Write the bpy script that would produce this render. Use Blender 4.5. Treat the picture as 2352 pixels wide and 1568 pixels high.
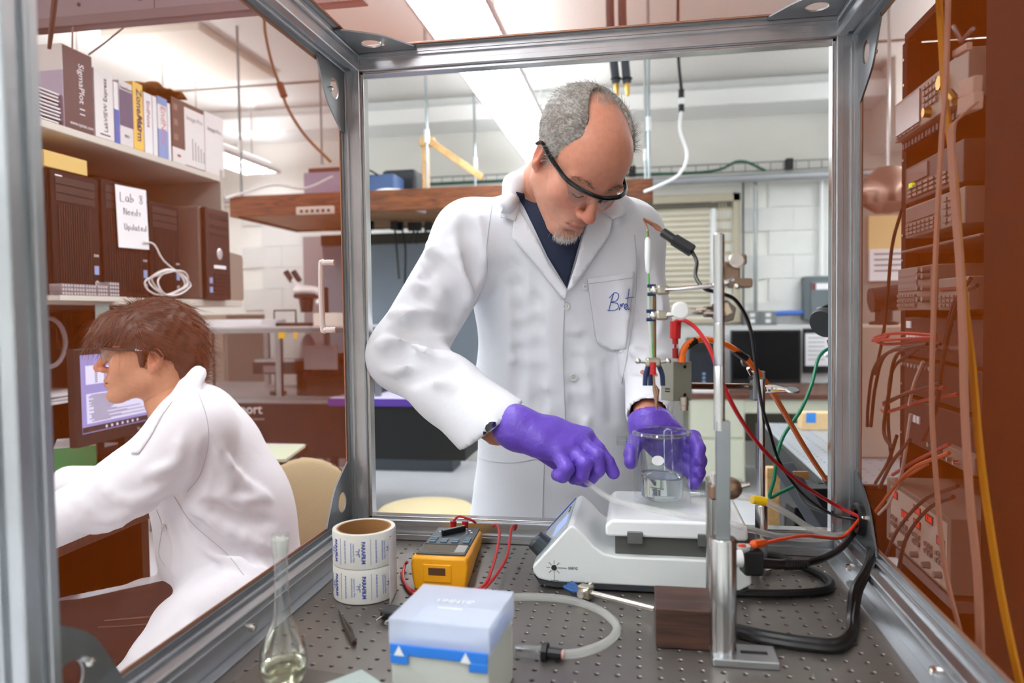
import bpy, math, random
import numpy as np
from mathutils import Vector, Matrix
from mathutils.bvhtree import BVHTree
from mathutils.geometry import delaunay_2d_cdt
for o in list(bpy.data.objects): bpy.data.objects.remove(o)
SC = bpy.context.scene
COL = SC.collection
random.seed(7)
# ---------------------------------------------------------------- camera
# metres; breadboard top is z = 0, x runs right, y runs away from the camera
CAMP = Vector((0.5095, -1.0103, 0.44025)); FPX = 1691.1
RIGHT = Vector((0.98567, 0.16812, -0.01362)); UP = Vector((0.00692, 0.04036, 0.99916)); FWD = Vector((-0.16853, 0.98494, -0.03862))
cd = bpy.data.cameras.new('camera'); cam = bpy.data.objects.new('camera', cd); COL.objects.link(cam)
cd.sensor_width = 36; cd.lens = FPX / 2352 * 36; cd.clip_start = 0.05; cd.clip_end = 60
cam.matrix_world = Matrix(((RIGHT.x, UP.x, -FWD.x, CAMP.x), (RIGHT.y, UP.y, -FWD.y, CAMP.y), (RIGHT.z, UP.z, -FWD.z, CAMP.z), (0, 0, 0, 1)))
cd.dof.use_dof = True; cd.dof.focus_distance = 1.38; cd.dof.aperture_fstop = 3.4
SC.camera = cam
# ---------------------------------------------------------------- world, exposure
wd = bpy.data.worlds.new('world'); SC.world = wd; wd.use_nodes = True
wd.node_tree.nodes['Background'].inputs[0].default_value = (0.9, 0.95, 1, 1)
wd.node_tree.nodes['Background'].inputs[1].default_value = 0.25
vs = SC.view_settings
SC.display_settings.display_device = 'sRGB'
vs.view_transform = 'Standard'; vs.look = 'None'; vs.gamma = 1; vs.use_curve_mapping = False
vs.exposure = 0.24
LAMP = 15.0       # radiance of the fluorescent lenses
FZ, CZ = -0.90, 2.30   # room floor and ceiling
# ---------------------------------------------------------------- helpers
def ray(x, y): return RIGHT * ((x - 1176) / FPX) - UP * ((y - 784) / FPX) + FWD
def PY(x, y, Y): d = ray(x, y); return CAMP + d * ((Y - CAMP.y) / d.y)
def PZ(x, y, Z): d = ray(x, y); return CAMP + d * ((Z - CAMP.z) / d.z)
def PX(x, y, X): d = ray(x, y); return CAMP + d * ((X - CAMP.x) / d.x)
def PD(x, y, D): return CAMP + ray(x, y) * D
def V(*a): return Vector(a)
def lin(c): return tuple(((v / 255) / 12.92 if v <= 10 else (((v / 255) + 0.055) / 1.055) ** 2.4) for v in c)
MATS = {}
def mat(name, rgb, rough=0.5, metal=0.0, var=0.0, vs_=20.0, bump=0.0, bs=60.0, emit=None, es=1.0, spec=0.5, coat=0.0, sheen=0.0, attr=False, stretch=None, sss=0.0):
    if name in MATS: return MATS[name]
    m = bpy.data.materials.new(name); m.use_nodes = True; nt = m.node_tree; b = nt.nodes['Principled BSDF']
    c = lin(rgb); b.inputs['Base Color'].default_value = (*c, 1); b.inputs['Roughness'].default_value = rough; b.inputs['Metallic'].default_value = metal
    b.inputs['Specular IOR Level'].default_value = spec; b.inputs['Coat Weight'].default_value = coat; b.inputs['Sheen Weight'].default_value = sheen
    if sss: b.inputs['Subsurface Weight'].default_value = sss; b.inputs['Subsurface Radius'].default_value = (0.012, 0.005, 0.003); b.inputs['Subsurface Scale'].default_value = 1.0
    tc = nt.nodes.new('ShaderNodeTexCoord'); src = tc.outputs['Object']
    if stretch:
        mp = nt.nodes.new('ShaderNodeMapping'); mp.inputs['Scale'].default_value = stretch; nt.links.new(src, mp.inputs['Vector']); src = mp.outputs['Vector']
    if attr:
        at = nt.nodes.new('ShaderNodeAttribute'); at.attribute_name = 'Col'; nt.links.new(at.outputs['Color'], b.inputs['Base Color'])
    if var:
        n = nt.nodes.new('ShaderNodeTexNoise'); n.inputs['Scale'].default_value = vs_; n.inputs['Detail'].default_value = 6; nt.links.new(src, n.inputs['Vector'])
        r = nt.nodes.new('ShaderNodeMapRange'); r.inputs['From Min'].default_value = 0.3; r.inputs['From Max'].default_value = 0.7
        r.inputs['To Min'].default_value = 1 - var; r.inputs['To Max'].default_value = 1 + var; nt.links.new(n.outputs['Fac'], r.inputs['Value'])
        mx = nt.nodes.new('ShaderNodeVectorMath'); mx.operation = 'SCALE'
        if attr: nt.links.new(at.outputs['Color'], mx.inputs[0])
        else: mx.inputs[0].default_value = c
        nt.links.new(r.outputs['Result'], mx.inputs['Scale']); nt.links.new(mx.outputs['Vector'], b.inputs['Base Color'])
    if bump:
        n2 = nt.nodes.new('ShaderNodeTexNoise'); n2.inputs['Scale'].default_value = bs; n2.inputs['Detail'].default_value = 4; nt.links.new(src, n2.inputs['Vector'])
        bp = nt.nodes.new('ShaderNodeBump'); bp.inputs['Strength'].default_value = bump; bp.inputs['Distance'].default_value = 0.01
        nt.links.new(n2.outputs['Fac'], bp.inputs['Height']); nt.links.new(bp.outputs['Normal'], b.inputs['Normal'])
    if emit: b.inputs['Emission Color'].default_value = (*lin(emit), 1); b.inputs['Emission Strength'].default_value = es
    MATS[name] = m; return m
def glass(name, rgb=(250, 252, 252), ior=1.45, tint=0.97, rough=0.02, gain=1.0):
    """thin clear wall: transparent with fresnel gloss"""
    if name in MATS: return MATS[name]
    m = bpy.data.materials.new(name); m.use_nodes = True; nt = m.node_tree; nt.nodes.clear()
    o = nt.nodes.new('ShaderNodeOutputMaterial'); t = nt.nodes.new('ShaderNodeBsdfTransparent'); g = nt.nodes.new('ShaderNodeBsdfGlossy'); mx = nt.nodes.new('ShaderNodeMixShader'); lw = nt.nodes.new('ShaderNodeLayerWeight')
    c = lin(rgb); t.inputs[0].default_value = (c[0] * tint, c[1] * tint, c[2] * tint, 1); g.inputs['Roughness'].default_value = rough; lw.inputs['Blend'].default_value = 0.5; pw = nt.nodes.new('ShaderNodeMath'); pw.operation = 'POWER'; pw.inputs[1].default_value = 3.0; nt.links.new(lw.outputs['Facing'], pw.inputs[0]); ad = nt.nodes.new('ShaderNodeMath'); ad.operation = 'MULTIPLY_ADD'; ad.inputs[1].default_value = 0.35; ad.inputs[2].default_value = 0.035; nt.links.new(pw.outputs[0], ad.inputs[0])
    mm = nt.nodes.new('ShaderNodeMath'); mm.operation = 'MULTIPLY'; mm.inputs[1].default_value = gain; mm.use_clamp = True
    nt.links.new(ad.outputs[0], mm.inputs[0]); nt.links.new(mm.outputs[0], mx.inputs[0]); nt.links.new(t.outputs[0], mx.inputs[1]); nt.links.new(g.outputs[0], mx.inputs[2]); nt.links.new(mx.outputs[0], o.inputs[0])
    MATS[name] = m; return m
def refract(name, rgb=(245, 250, 250), ior=1.33):
    if name in MATS: return MATS[name]
    m = bpy.data.materials.new(name); m.use_nodes = True; b = m.node_tree.nodes['Principled BSDF']
    b.inputs['Base Color'].default_value = (*lin(rgb), 1); b.inputs['Transmission Weight'].default_value = 1; b.inputs['Roughness'].default_value = 0.0; b.inputs['IOR'].default_value = ior
    MATS[name] = m; return m
def veil(name, rgb, cover, rough=0.6, fine=0, tint=(255, 255, 255)):
    """woven screen or translucent film: part of the light passes straight through, the rest is scattered"""
    if name in MATS: return MATS[name]
    m = bpy.data.materials.new(name); m.use_nodes = True; nt = m.node_tree; nt.nodes.clear()
    o = nt.nodes.new('ShaderNodeOutputMaterial'); t = nt.nodes.new('ShaderNodeBsdfTransparent'); mx = nt.nodes.new('ShaderNodeMixShader')
    t.inputs[0].default_value = (*lin(tint), 1)
    d = nt.nodes.new('ShaderNodeBsdfDiffuse'); d.inputs[0].default_value = (*lin(rgb), 1)
    g = nt.nodes.new('ShaderNodeBsdfTranslucent'); g.inputs[0].default_value = (*lin(rgb), 1)
    a = nt.nodes.new('ShaderNodeMixShader'); a.inputs[0].default_value = 0.35; nt.links.new(d.outputs[0], a.inputs[1]); nt.links.new(g.outputs[0], a.inputs[2])
    mx.inputs[0].default_value = cover; nt.links.new(t.outputs[0], mx.inputs[1]); nt.links.new(a.outputs[0], mx.inputs[2]); nt.links.new(mx.outputs[0], o.inputs[0])
    if fine:      # woven wire hides more when seen edge-on: 1-(1-c)^(1/cos)
        lw = nt.nodes.new('ShaderNodeLayerWeight'); lw.inputs['Blend'].default_value = 0.5
        def mth(op, a, b):
            n = nt.nodes.new('ShaderNodeMath'); n.operation = op
            for k, v in ((0, a), (1, b)):
                if isinstance(v, (int, float)): n.inputs[k].default_value = v
                else: nt.links.new(v, n.inputs[k])
            return n.outputs[0]
        c_ = mth('MAXIMUM', mth('SUBTRACT', 1.0, lw.outputs['Facing']), 0.15)
        nt.links.new(mth('SUBTRACT', 1.0, mth('POWER', 1.0 - cover, mth('DIVIDE', 1.0, c_))), mx.inputs[0])
    MATS[name] = m; return m
def wood(name, a, b_, scale=(1, 12, 12), rough=0.45):
    if name in MATS: return MATS[name]
    m = mat(name, a, rough); nt = m.node_tree; b = nt.nodes['Principled BSDF']
    tc = nt.nodes.new('ShaderNodeTexCoord'); mp = nt.nodes.new('ShaderNodeMapping'); mp.inputs['Scale'].default_value = scale
    n = nt.nodes.new('ShaderNodeTexNoise'); n.inputs['Scale'].default_value = 3; n.inputs['Detail'].default_value = 8; n.inputs['Distortion'].default_value = 1.2
    r = nt.nodes.new('ShaderNodeValToRGB'); r.color_ramp.elements[0].position = 0.35; r.color_ramp.elements[1].position = 0.65
    r.color_ramp.elements[0].color = (*lin(a), 1); r.color_ramp.elements[1].color = (*lin(b_), 1)
    nt.links.new(tc.outputs['Object'], mp.inputs[0]); nt.links.new(mp.outputs[0], n.inputs['Vector']); nt.links.new(n.outputs['Fac'], r.inputs[0]); nt.links.new(r.outputs[0], b.inputs['Base Color'])
    return m
def fr(o, r, u):
    """frame: local x = r, local y = u, local z = out of the face"""
    r = Vector(r).normalized(); u = Vector(u); u = (u - r * u.dot(r)).normalized(); n = r.cross(u)
    return Matrix(((r.x, u.x, n.x, o[0]), (r.y, u.y, n.y, o[1]), (r.z, u.z, n.z, o[2]), (0, 0, 0, 1)))
def rz(a, loc=(0, 0, 0)): return Matrix.Translation(Vector(loc)) @ Matrix.Rotation(math.radians(a), 4, 'Z')
def catmull(pts, n=8):
    P = [Vector(p) for p in pts]
    if len(P) < 3: return P
    out = []; Q = [P[0] * 2 - P[1]] + P + [P[-1] * 2 - P[-2]]
    for i in range(1, len(Q) - 2):
        a, b, c, d = Q[i - 1:i + 3]
        for k in range(n):
            t = k / n
            out.append(0.5 * ((2 * b) + (c - a) * t + (2 * a - 5 * b + 4 * c - d) * t * t + (3 * b - 3 * c + d - a) * t ** 3))
    return out + [P[-1]]
class MB:
    def __init__(s, M=None): s.v = []; s.f = []; s.M = M
    def add(s, vs, fs):
        k = len(s.v); s.v += [(s.M @ Vector(p)) if s.M else Vector(p) for p in vs]; s.f += [tuple(i + k for i in f) for f in fs]; return s
    def bx(s, x0, x1, y0, y1, z0, z1):
        return s.add([(x0, y0, z0), (x1, y0, z0), (x1, y1, z0), (x0, y1, z0), (x0, y0, z1), (x1, y0, z1), (x1, y1, z1), (x0, y1, z1)],
                     [(3, 2, 1, 0), (4, 5, 6, 7), (0, 1, 5, 4), (1, 2, 6, 5), (2, 3, 7, 6), (3, 0, 4, 7)])
    def box(s, c, d): return s.bx(c[0] - d[0] / 2, c[0] + d[0] / 2, c[1] - d[1] / 2, c[1] + d[1] / 2, c[2] - d[2] / 2, c[2] + d[2] / 2)
    def obox(s, M, d):
        o = s.M; s.M = M if o is None else o @ M; s.box((0, 0, 0), d); s.M = o; return s
    def tube(s, pts, r, n=8, cap=True, closed=False):
        P = [Vector(p) for p in pts]; m = len(P)
        R = r if isinstance(r, (list, tuple)) else [r] * m
        vs = []; fs = []; N = None
        for i, p in enumerate(P):
            a = P[(i - 1) % m] if (closed or i) else P[0]; b = P[(i + 1) % m] if (closed or i < m - 1) else P[-1]
            T = (b - a).normalized()
            if N is None: N = T.orthogonal().normalized()
            else:
                N = N - T * N.dot(T)
                N = N.normalized() if N.length > 1e-6 else T.orthogonal().normalized()
            B = T.cross(N)
            for k in range(n):
                w = 2 * math.pi * k / n; vs.append(p + (N * math.cos(w) + B * math.sin(w)) * R[i])
        for i in range(m if closed else m - 1):
            j = (i + 1) % m
            for k in range(n): l = (k + 1) % n; fs.append((i * n + k, i * n + l, j * n + l, j * n + k))
        if cap and not closed: fs.append(tuple(range(n - 1, -1, -1))); fs.append(tuple((m - 1) * n + k for k in range(n)))
        return s.add(vs, fs)
    def cyl(s, a, b, r, r2=None, n=16): return s.tube([a, b], [r, r if r2 is None else r2], n)
    def lathe(s, prof, n=24, M=None, a0=0.0, a1=2 * math.pi):
        full = abs(a1 - a0 - 2 * math.pi) < 1e-6; vs = []; fs = []; m = len(prof); c = n if full else n + 1
        for k in range(c):
            w = a0 + (a1 - a0) * k / n
            for r, z in prof: p = Vector((r * math.cos(w), r * math.sin(w), z)); vs.append(M @ p if M else p)
        for k in range(n):
            l = (k + 1) % c
            for i in range(m - 1): fs.append((k * m + i, l * m + i, l * m + i + 1, k * m + i + 1))
        return s.add(vs, fs)
    def prism(s, poly, h, M=None):
        n = len(poly); T = M or Matrix()
        vs = [T @ Vector((x, y, 0)) for x, y in poly] + [T @ Vector((x, y, h)) for x, y in poly]
        return s.add(vs, [tuple(range(n - 1, -1, -1)), tuple(range(n, 2 * n))] + [(i, (i + 1) % n, n + (i + 1) % n, n + i) for i in range(n)])
    def ell(s, c, r, nu=16, nv=10, M=None):
        r = r if isinstance(r, (tuple, list)) else (r, r, r); vs = []; fs = []; T = M or Matrix()
        for j in range(nv + 1):
            a = math.pi * j / nv
            for k in range(nu):
                w = 2 * math.pi * k / nu; vs.append(Vector(c) + (T.to_3x3() @ Vector((r[0] * math.sin(a) * math.cos(w), r[1] * math.sin(a) * math.sin(w), -r[2] * math.cos(a)))))
        for j in range(nv):
            for k in range(nu): l = (k + 1) % nu; fs.append((j * nu + k, j * nu + l, (j + 1) * nu + l, (j + 1) * nu + k))
        return s.add(vs, fs)
    def plate_hole(s, poly, hc, hr, h, M=None, n=48):
        """plate of outline poly with a round hole; outline must be star-shaped about the hole"""
        T = M or Matrix(); out = []; m = len(poly)
        for k in range(n):
            w = 2 * math.pi * k / n; d = (math.cos(w), math.sin(w)); best = 0
            for i in range(m):
                (x0, y0), (x1, y1) = poly[i], poly[(i + 1) % m]; ex, ey = x1 - x0, y1 - y0; den = d[0] * ey - d[1] * ex
                if abs(den) < 1e-12: continue
                t = ((x0 - hc[0]) * ey - (y0 - hc[1]) * ex) / den; u = ((x0 - hc[0]) * d[1] - (y0 - hc[1]) * d[0]) / den
                if t > 0 and -1e-6 <= u <= 1 + 1e-6: best = max(best, t)
            out.append((hc[0] + d[0] * best, hc[1] + d[1] * best))
        inn = [(hc[0] + hr * math.cos(2 * math.pi * k / n), hc[1] + hr * math.sin(2 * math.pi * k / n)) for k in range(n)]
        vs = []
        for z in (0, h): vs += [T @ Vector((x, y, z)) for x, y in out] + [T @ Vector((x, y, z)) for x, y in inn]
        fs = []
        for k in range(n):
            l = (k + 1) % n; fs += [(k, n + k, n + l, l), (2 * n + k, 2 * n + l, 3 * n + l, 3 * n + k), (k, l, 2 * n + l, 2 * n + k), (n + l, n + k, 3 * n + k, 3 * n + l)]
        return s.add(vs, fs)
    def build(s, name, m, parent=None, smooth=35, bevel=0.0, seg=2):
        me = bpy.data.meshes.new(name); me.from_pydata([tuple(p) for p in s.v], [], s.f); me.update()
        if m: me.materials.append(m)
        if smooth: me.polygons.foreach_set('use_smooth', [True] * len(me.polygons)); me.set_sharp_from_angle(angle=math.radians(smooth))
        o = bpy.data.objects.new(name, me); COL.objects.link(o)
        if parent: setpar(o, parent)
        if bevel:
            b = o.modifiers.new('bevel', 'BEVEL'); b.width = bevel; b.segments = seg; b.limit_method = 'ANGLE'; b.angle_limit = math.radians(40); b.harden_normals = True
        return o
WORLD = {}
def wm(o): return WORLD.get(o.name, Matrix())
def setpar(o, p):
    """parent keeping coordinates given in world space"""
    o.parent = p; o.matrix_parent_inverse = wm(p).inverted(); WORLD[o.name] = Matrix()
def tag(o, label, cat, group=None, kind=None):
    o['label'] = label; o['category'] = cat
    if group: o['group'] = group
    if kind: o['kind'] = kind
    return o
def thing(name, label, cat, loc=(0, 0, 0), group=None):
    o = bpy.data.objects.new(name, None); COL.objects.link(o); o.location = loc; o.empty_display_size = 0.02
    WORLD[o.name] = Matrix.Translation(Vector(loc)); return tag(o, label, cat, group)
def struct(o): o['kind'] = 'structure'; return o
def dup(root, M, label=None):
    """copy of a thing with its parts, moved by the world matrix M"""
    r = root.copy(); COL.objects.link(r); r.matrix_world = M @ wm(root)
    if label: r['label'] = label
    for ch in [c for c in root.children]:
        c = ch.copy(); COL.objects.link(c); c.parent = r
        for g in ch.children: d = g.copy(); COL.objects.link(d); d.parent = c
    return r
def text(s, size, m, parent, M, name='lettering', align='CENTER', ext=0.0002, shear=0.0, sx=1.0, bold=0.0):
    cu = bpy.data.curves.new('t', 'FONT'); cu.body = s; cu.size = size; cu.align_x = align; cu.align_y = 'CENTER'; cu.extrude = ext; cu.shear = shear; cu.offset = bold; cu.resolution_u = 3
    ob = bpy.data.objects.new('t', cu); COL.objects.link(ob)
    dg = bpy.context.evaluated_depsgraph_get(); me = bpy.data.meshes.new_from_object(ob.evaluated_get(dg)); bpy.data.objects.remove(ob)
    me.transform(M @ Matrix.Diagonal((sx, 1, 1, 1))); me.materials.clear(); me.materials.append(m); me.name = name
    o = bpy.data.objects.new(name, me); COL.objects.link(o)
    if parent: setpar(o, parent)
    return o
def bars(w, h, n, m, parent, M, name='small_print'):
    b = MB(M); rg = random.Random(int(w * 1e5) + n)
    for i in range(n):
        x = -w / 2; y = h / 2 - (i + 0.5) * h / n
        while x < w / 2 - h * 0.1: l = min(rg.uniform(0.06, 0.18) * w, w / 2 - x); b.box((x + l / 2, y, 0), (l * 0.85, h / n * 0.5, 0.0006)); x += l
    return b.build(name, m, parent, smooth=0)
def strokes(lines, r, m, parent, M, name='handwriting'):
    b = MB(M)
    for l in lines: b.tube(catmull([(x, y, 0.0002) for x, y in l], 5), r, 4)
    return b.build(name, m, parent)
# ---------------------------------------------------------------- signed-distance sculpting
class Field:
    def __init__(s, lo, hi, h):
        s.lo = np.array(lo, float); s.h = h; s.n = np.maximum(((np.array(hi) - s.lo) / h).astype(int) + 1, 3)
        s.ax = [(s.lo[i] + np.arange(s.n[i]) * h).astype(np.float32) for i in range(3)]
        s.F = np.full(s.n, 10.0, np.float32)
    def _sl(s, lo, hi):
        a = np.clip(np.floor((np.array(lo) - s.lo) / s.h).astype(int), 0, s.n); b = np.clip(np.ceil((np.array(hi) - s.lo) / s.h).astype(int) + 1, 0, s.n)
        return tuple(slice(a[i], b[i]) for i in range(3))
    def _p(s, sl): return s.ax[0][sl[0]][:, None, None], s.ax[1][sl[1]][None, :, None], s.ax[2][sl[2]][None, None, :]
    def _mix(s, sl, d, k, sub):
        f = s.F[sl]
        if f.size == 0: return
        if sub:
            d = -d
            h = np.maximum(k - np.abs(f - d), 0) / k if k else 0; s.F[sl] = np.maximum(f, d) + (h * h * k * 0.25 if k else 0)
        else:
            h = np.maximum(k - np.abs(f - d), 0) / k if k else 0; s.F[sl] = np.minimum(f, d) - (h * h * k * 0.25 if k else 0)
    def cap(s, a, b, ra, rb=None, k=0.02, sub=False, flat=None):
        rb = ra if rb is None else rb; a = np.array(a, float); b = np.array(b, float); r = max(ra, rb) + k + 3 * s.h
        sl = s._sl(np.minimum(a, b) - r, np.maximum(a, b) + r); x, y, z = s._p(sl); d = b - a; L = max((d * d).sum(), 1e-12)
        t = np.clip(((x - a[0]) * d[0] + (y - a[1]) * d[1] + (z - a[2]) * d[2]) / L, 0, 1)
        q = np.sqrt((x - a[0] - t * d[0]) ** 2 + (y - a[1] - t * d[1]) ** 2 + (z - a[2] - t * d[2]) ** 2) - (ra + t * (rb - ra))
        s._mix(sl, q.astype(np.float32), k, sub); return s
    def chain(s, pts, rs, k=0.02, sub=False):
        rs = rs if isinstance(rs, (list, tuple)) else [rs] * len(pts)
        for i in range(len(pts) - 1): s.cap(pts[i], pts[i + 1], rs[i], rs[i + 1], k, sub)
        return s
    def ell(s, c, r, k=0.02, sub=False, R=None):
        c = np.array(c, float); r = np.array(r if isinstance(r, (tuple, list)) else (r, r, r), float); m = (max(r) if R is not None else r) + k + 3 * s.h
        sl = s._sl(c - m, c + m); x, y, z = s._p(sl); x = x - c[0]; y = y - c[1]; z = z - c[2]
        if R is not None:
            A = np.array(R.to_3x3().transposed() if hasattr(R, 'to_3x3') else R); x, y, z = (A[i][0] * x + A[i][1] * y + A[i][2] * z for i in range(3))
        k0 = np.sqrt((x / r[0]) ** 2 + (y / r[1]) ** 2 + (z / r[2]) ** 2); k1 = np.sqrt((x / r[0] ** 2) ** 2 + (y / r[1] ** 2) ** 2 + (z / r[2] ** 2) ** 2) + 1e-9
        s._mix(sl, (k0 * (k0 - 1) / k1).astype(np.float32), k, sub); return s
    def cut(s, p, n, k=0.0):
        """remove everything in front of the plane through p with normal n"""
        x, y, z = s._p((slice(None),) * 3); n = Vector(n).normalized(); d = (x - p[0]) * n[0] + (y - p[1]) * n[1] + (z - p[2]) * n[2]
        if k: h = np.maximum(k - np.abs(s.F - d), 0) / k; s.F = (np.maximum(s.F, d) + h * h * k * 0.25).astype(np.float32)
        else: s.F = np.maximum(s.F, d).astype(np.float32)
        return s
    def noise(s, amp, freq, seed=0):
        rng = np.random.RandomState(seed); x, y, z = s._p((slice(None),) * 3); g = 0
        for i in range(5):
            w = rng.normal(size=3) * freq; g = g + np.sin(x * w[0] + y * w[1] + z * w[2] + rng.rand() * 6.28)
        s.F += (amp * g / 2.5).astype(np.float32); return s
    def mesh(s):
        F = s.F; S = F < 0; n = s.n; off = [(i, j, k) for i in (0, 1) for j in (0, 1) for k in (0, 1)]
        cnt = sum(S[o[0]:n[0] - 1 + o[0], o[1]:n[1] - 1 + o[1], o[2]:n[2] - 1 + o[2]].astype(np.int8) for o in off)
        act = (cnt > 0) & (cnt < 8); I = np.argwhere(act); idx = np.full(act.shape, -1, np.int32); idx[act] = np.arange(len(I))
        val = np.stack([F[I[:, 0] + o[0], I[:, 1] + o[1], I[:, 2] + o[2]] for o in off], 1); offa = np.array(off, float)
        P = np.zeros((len(I), 3)); c = np.zeros(len(I))
        for a in range(8):
            for b in range(a + 1, 8):
                if np.abs(offa[a] - offa[b]).sum() != 1: continue
                m = (val[:, a] < 0) != (val[:, b] < 0); va, vb = val[m, a], val[m, b]; t = (va / (va - vb))[:, None]
                P[m] += offa[a] + t * (offa[b] - offa[a]); c[m] += 1
        P = (P / c[:, None] + I) * s.h + s.lo; Q = []
        for ax in range(3):
            u, w = [(1, 2), (2, 0), (0, 1)][ax]; sl0 = [slice(1, None)] * 3; sl1 = [slice(1, None)] * 3
            sl0[ax] = slice(0, -1); sl1[ax] = slice(1, None); A = S[tuple(sl0)]; B = S[tuple(sl1)]; E = np.argwhere(A != B)
            if not len(E): continue
            base = E.copy(); base[:, u] += 1; base[:, w] += 1; du = np.zeros(3, int); du[u] = 1; dw = np.zeros(3, int); dw[w] = 1
            ok = (base[:, u] < n[u] - 1) & (base[:, w] < n[w] - 1); E = E[ok]; base = base[ok]
            q = [idx[tuple((base - d).T)] for d in (du + dw, dw, 0 * du, du)]; q = np.stack(q, 1); inside = A[tuple(E.T)]
            q[~inside] = q[~inside][:, ::-1]; Q.append(q)
        return P, np.concatenate(Q)
def from_np(name, P, Q, m, parent=None, col=None):
    me = bpy.data.meshes.new(name); me.vertices.add(len(P)); me.vertices.foreach_set('co', np.asarray(P, np.float32).ravel())
    Q = np.asarray(Q, np.int32); me.loops.add(Q.size); me.loops.foreach_set('vertex_index', Q.ravel()); me.polygons.add(len(Q))
    me.polygons.foreach_set('loop_start', np.arange(0, Q.size, Q.shape[1], dtype=np.int32)); me.polygons.foreach_set('use_smooth', np.ones(len(Q), bool)); me.update(calc_edges=True); me.validate()
    if col is not None:
        a = me.color_attributes.new('Col', 'FLOAT_COLOR', 'POINT'); a.data.foreach_set('color', np.c_[col, np.ones(len(P))].astype(np.float32).ravel())
    if m: me.materials.append(m)
    o = bpy.data.objects.new(name, me); COL.objects.link(o)
    if parent: setpar(o, parent)
    return o
def bvh_of(*ms):
    vs = []; fs = []
    for P, Q in ms: k = len(vs); vs += [Vector(p) for p in P]; fs += [tuple(int(i) + k for i in q) for q in Q]
    return BVHTree.FromPolygons(vs, fs)
def drape(poly, bvh, name, m, parent, off=0.002, th=0.0015, step=9, origin=None, smooth=True):
    """cut a cloth piece to a pattern and lay it on the surface it is sewn to"""
    o = origin or CAMP; pts = []; n = len(poly)
    for i in range(n):
        a = Vector(poly[i]); b = Vector(poly[(i + 1) % n]); k = max(1, int((b - a).length / step)); pts += [a + (b - a) * (j / k) for j in range(k)]
    nb = len(pts); xs = [p.x for p in pts]; ys = [p.y for p in pts]
    x = min(xs) + step * 0.5
    while x < max(xs):
        y = min(ys) + step * 0.5
        while y < max(ys):
            q = Vector((x, y)); inside = False; j = n - 1
            for i in range(n):
                (xi, yi), (xj, yj) = poly[i], poly[j]
                if (yi > y) != (yj > y) and x < (xj - xi) * (y - yi) / (yj - yi) + xi: inside = not inside
                j = i
            if inside and min((q - p).length for p in pts[:nb]) > step * 0.45: pts.append(q)
            y += step
        x += step
    vs, _, fs, *_r = delaunay_2d_cdt(pts, [], [list(range(nb))], 1, 0.01)
    out = []; last = None
    for p in vs:
        d = ray(p.x, p.y).normalized(); h = bvh.ray_cast(o, d)
        t = h[3] if h[0] is not None else None; out.append((d, t))
    good = [t for d, t in out if t is not None]; md = sum(good) / max(1, len(good))
    vv = [o + d * ((t if t is not None and abs(t - md) < 0.2 else md) - off) for d, t in out]
    b = MB(); b.add(vv, [tuple(f) for f in fs]); ob = b.build(name, m, parent, smooth=60 if smooth else 0)
    so = ob.modifiers.new('thickness', 'SOLIDIFY'); so.thickness = th; so.offset = 1
    return ob
# ================================================================ materials
ALU = mat('aluminium', (188, 191, 194), 0.34, 0.95, var=0.10, vs_=9, bump=0.02, bs=300)
ALUD = mat('aluminium_dull', (150, 154, 156), 0.4, 1.0, var=0.08, vs_=14)
STEEL = mat('steel', (200, 200, 200), 0.22, 1.0)
CHROME = mat('chrome', (225, 222, 215), 0.12, 1.0)
BLK = mat('black_plastic', (13, 13, 15), 0.45)
BLKR = mat('black_rubber', (11, 11, 12), 0.38)
DGREY = mat('dark_grey', (50, 54, 58), 0.5)
WHT = mat('white_plastic', (236, 238, 238), 0.35)
WALLM = mat('wall_paint', (236, 235, 228), 0.75, var=0.03, vs_=2)
BLOCKM = mat('block_paint', (220, 221, 217), 0.6, var=0.03, vs_=6, bump=0.12, bs=70)
CEILM = mat('ceiling_plaster', (222, 220, 215), 0.9, var=0.05, vs_=60, bump=0.1, bs=200)
FLOORM = mat('floor_epoxy', (214, 215, 220), 0.35, var=0.05, vs_=3)
INK = mat('ink', (38, 38, 44), 0.7)
PAPER = mat('paper', (236, 236, 240), 0.8)
CARD = mat('cardboard', (172, 126, 76), 0.8, var=0.06, vs_=30)
BEIGE = mat('beige_paint', (190, 182, 158), 0.6)
OAK = wood('oak', (84, 42, 17), (132, 74, 34), (2, 14, 14))
PINE = wood('pine', (196, 150, 92), (222, 182, 124), (10, 2, 10))
WALNUT = wood('walnut', (50, 32, 26), (84, 54, 42), (2.5, 30, 30))
RED = mat('red_plastic', (190, 22, 26), 0.35); ORANGE = mat('orange_plastic', (238, 110, 20), 0.4)
YEL = mat('yellow_plastic', (250, 205, 20), 0.4); GREEN = mat('green_plastic', (14, 120, 84), 0.4); BLUE = mat('blue_plastic', (36, 84, 180), 0.4)
COPPER = mat('copper_tape', (176, 134, 112), 0.5, 0.7)
BRASS = mat('brass', (196, 158, 84), 0.3, 1.0)
MESHM = veil('copper_screen', (144, 61, 13), 0.22, fine=3, tint=(255, 252, 250))
CLEAR = glass('clear_glass'); TUBEM = veil('clear_tubing', (236, 238, 234), 0.30); ACRY = glass('acrylic', (245, 245, 245), 1.35, 0.94, 0.05, 0.7)
WATER = refract('water'); PURPLE = mat('purple', (96, 70, 170), 0.5)
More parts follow.
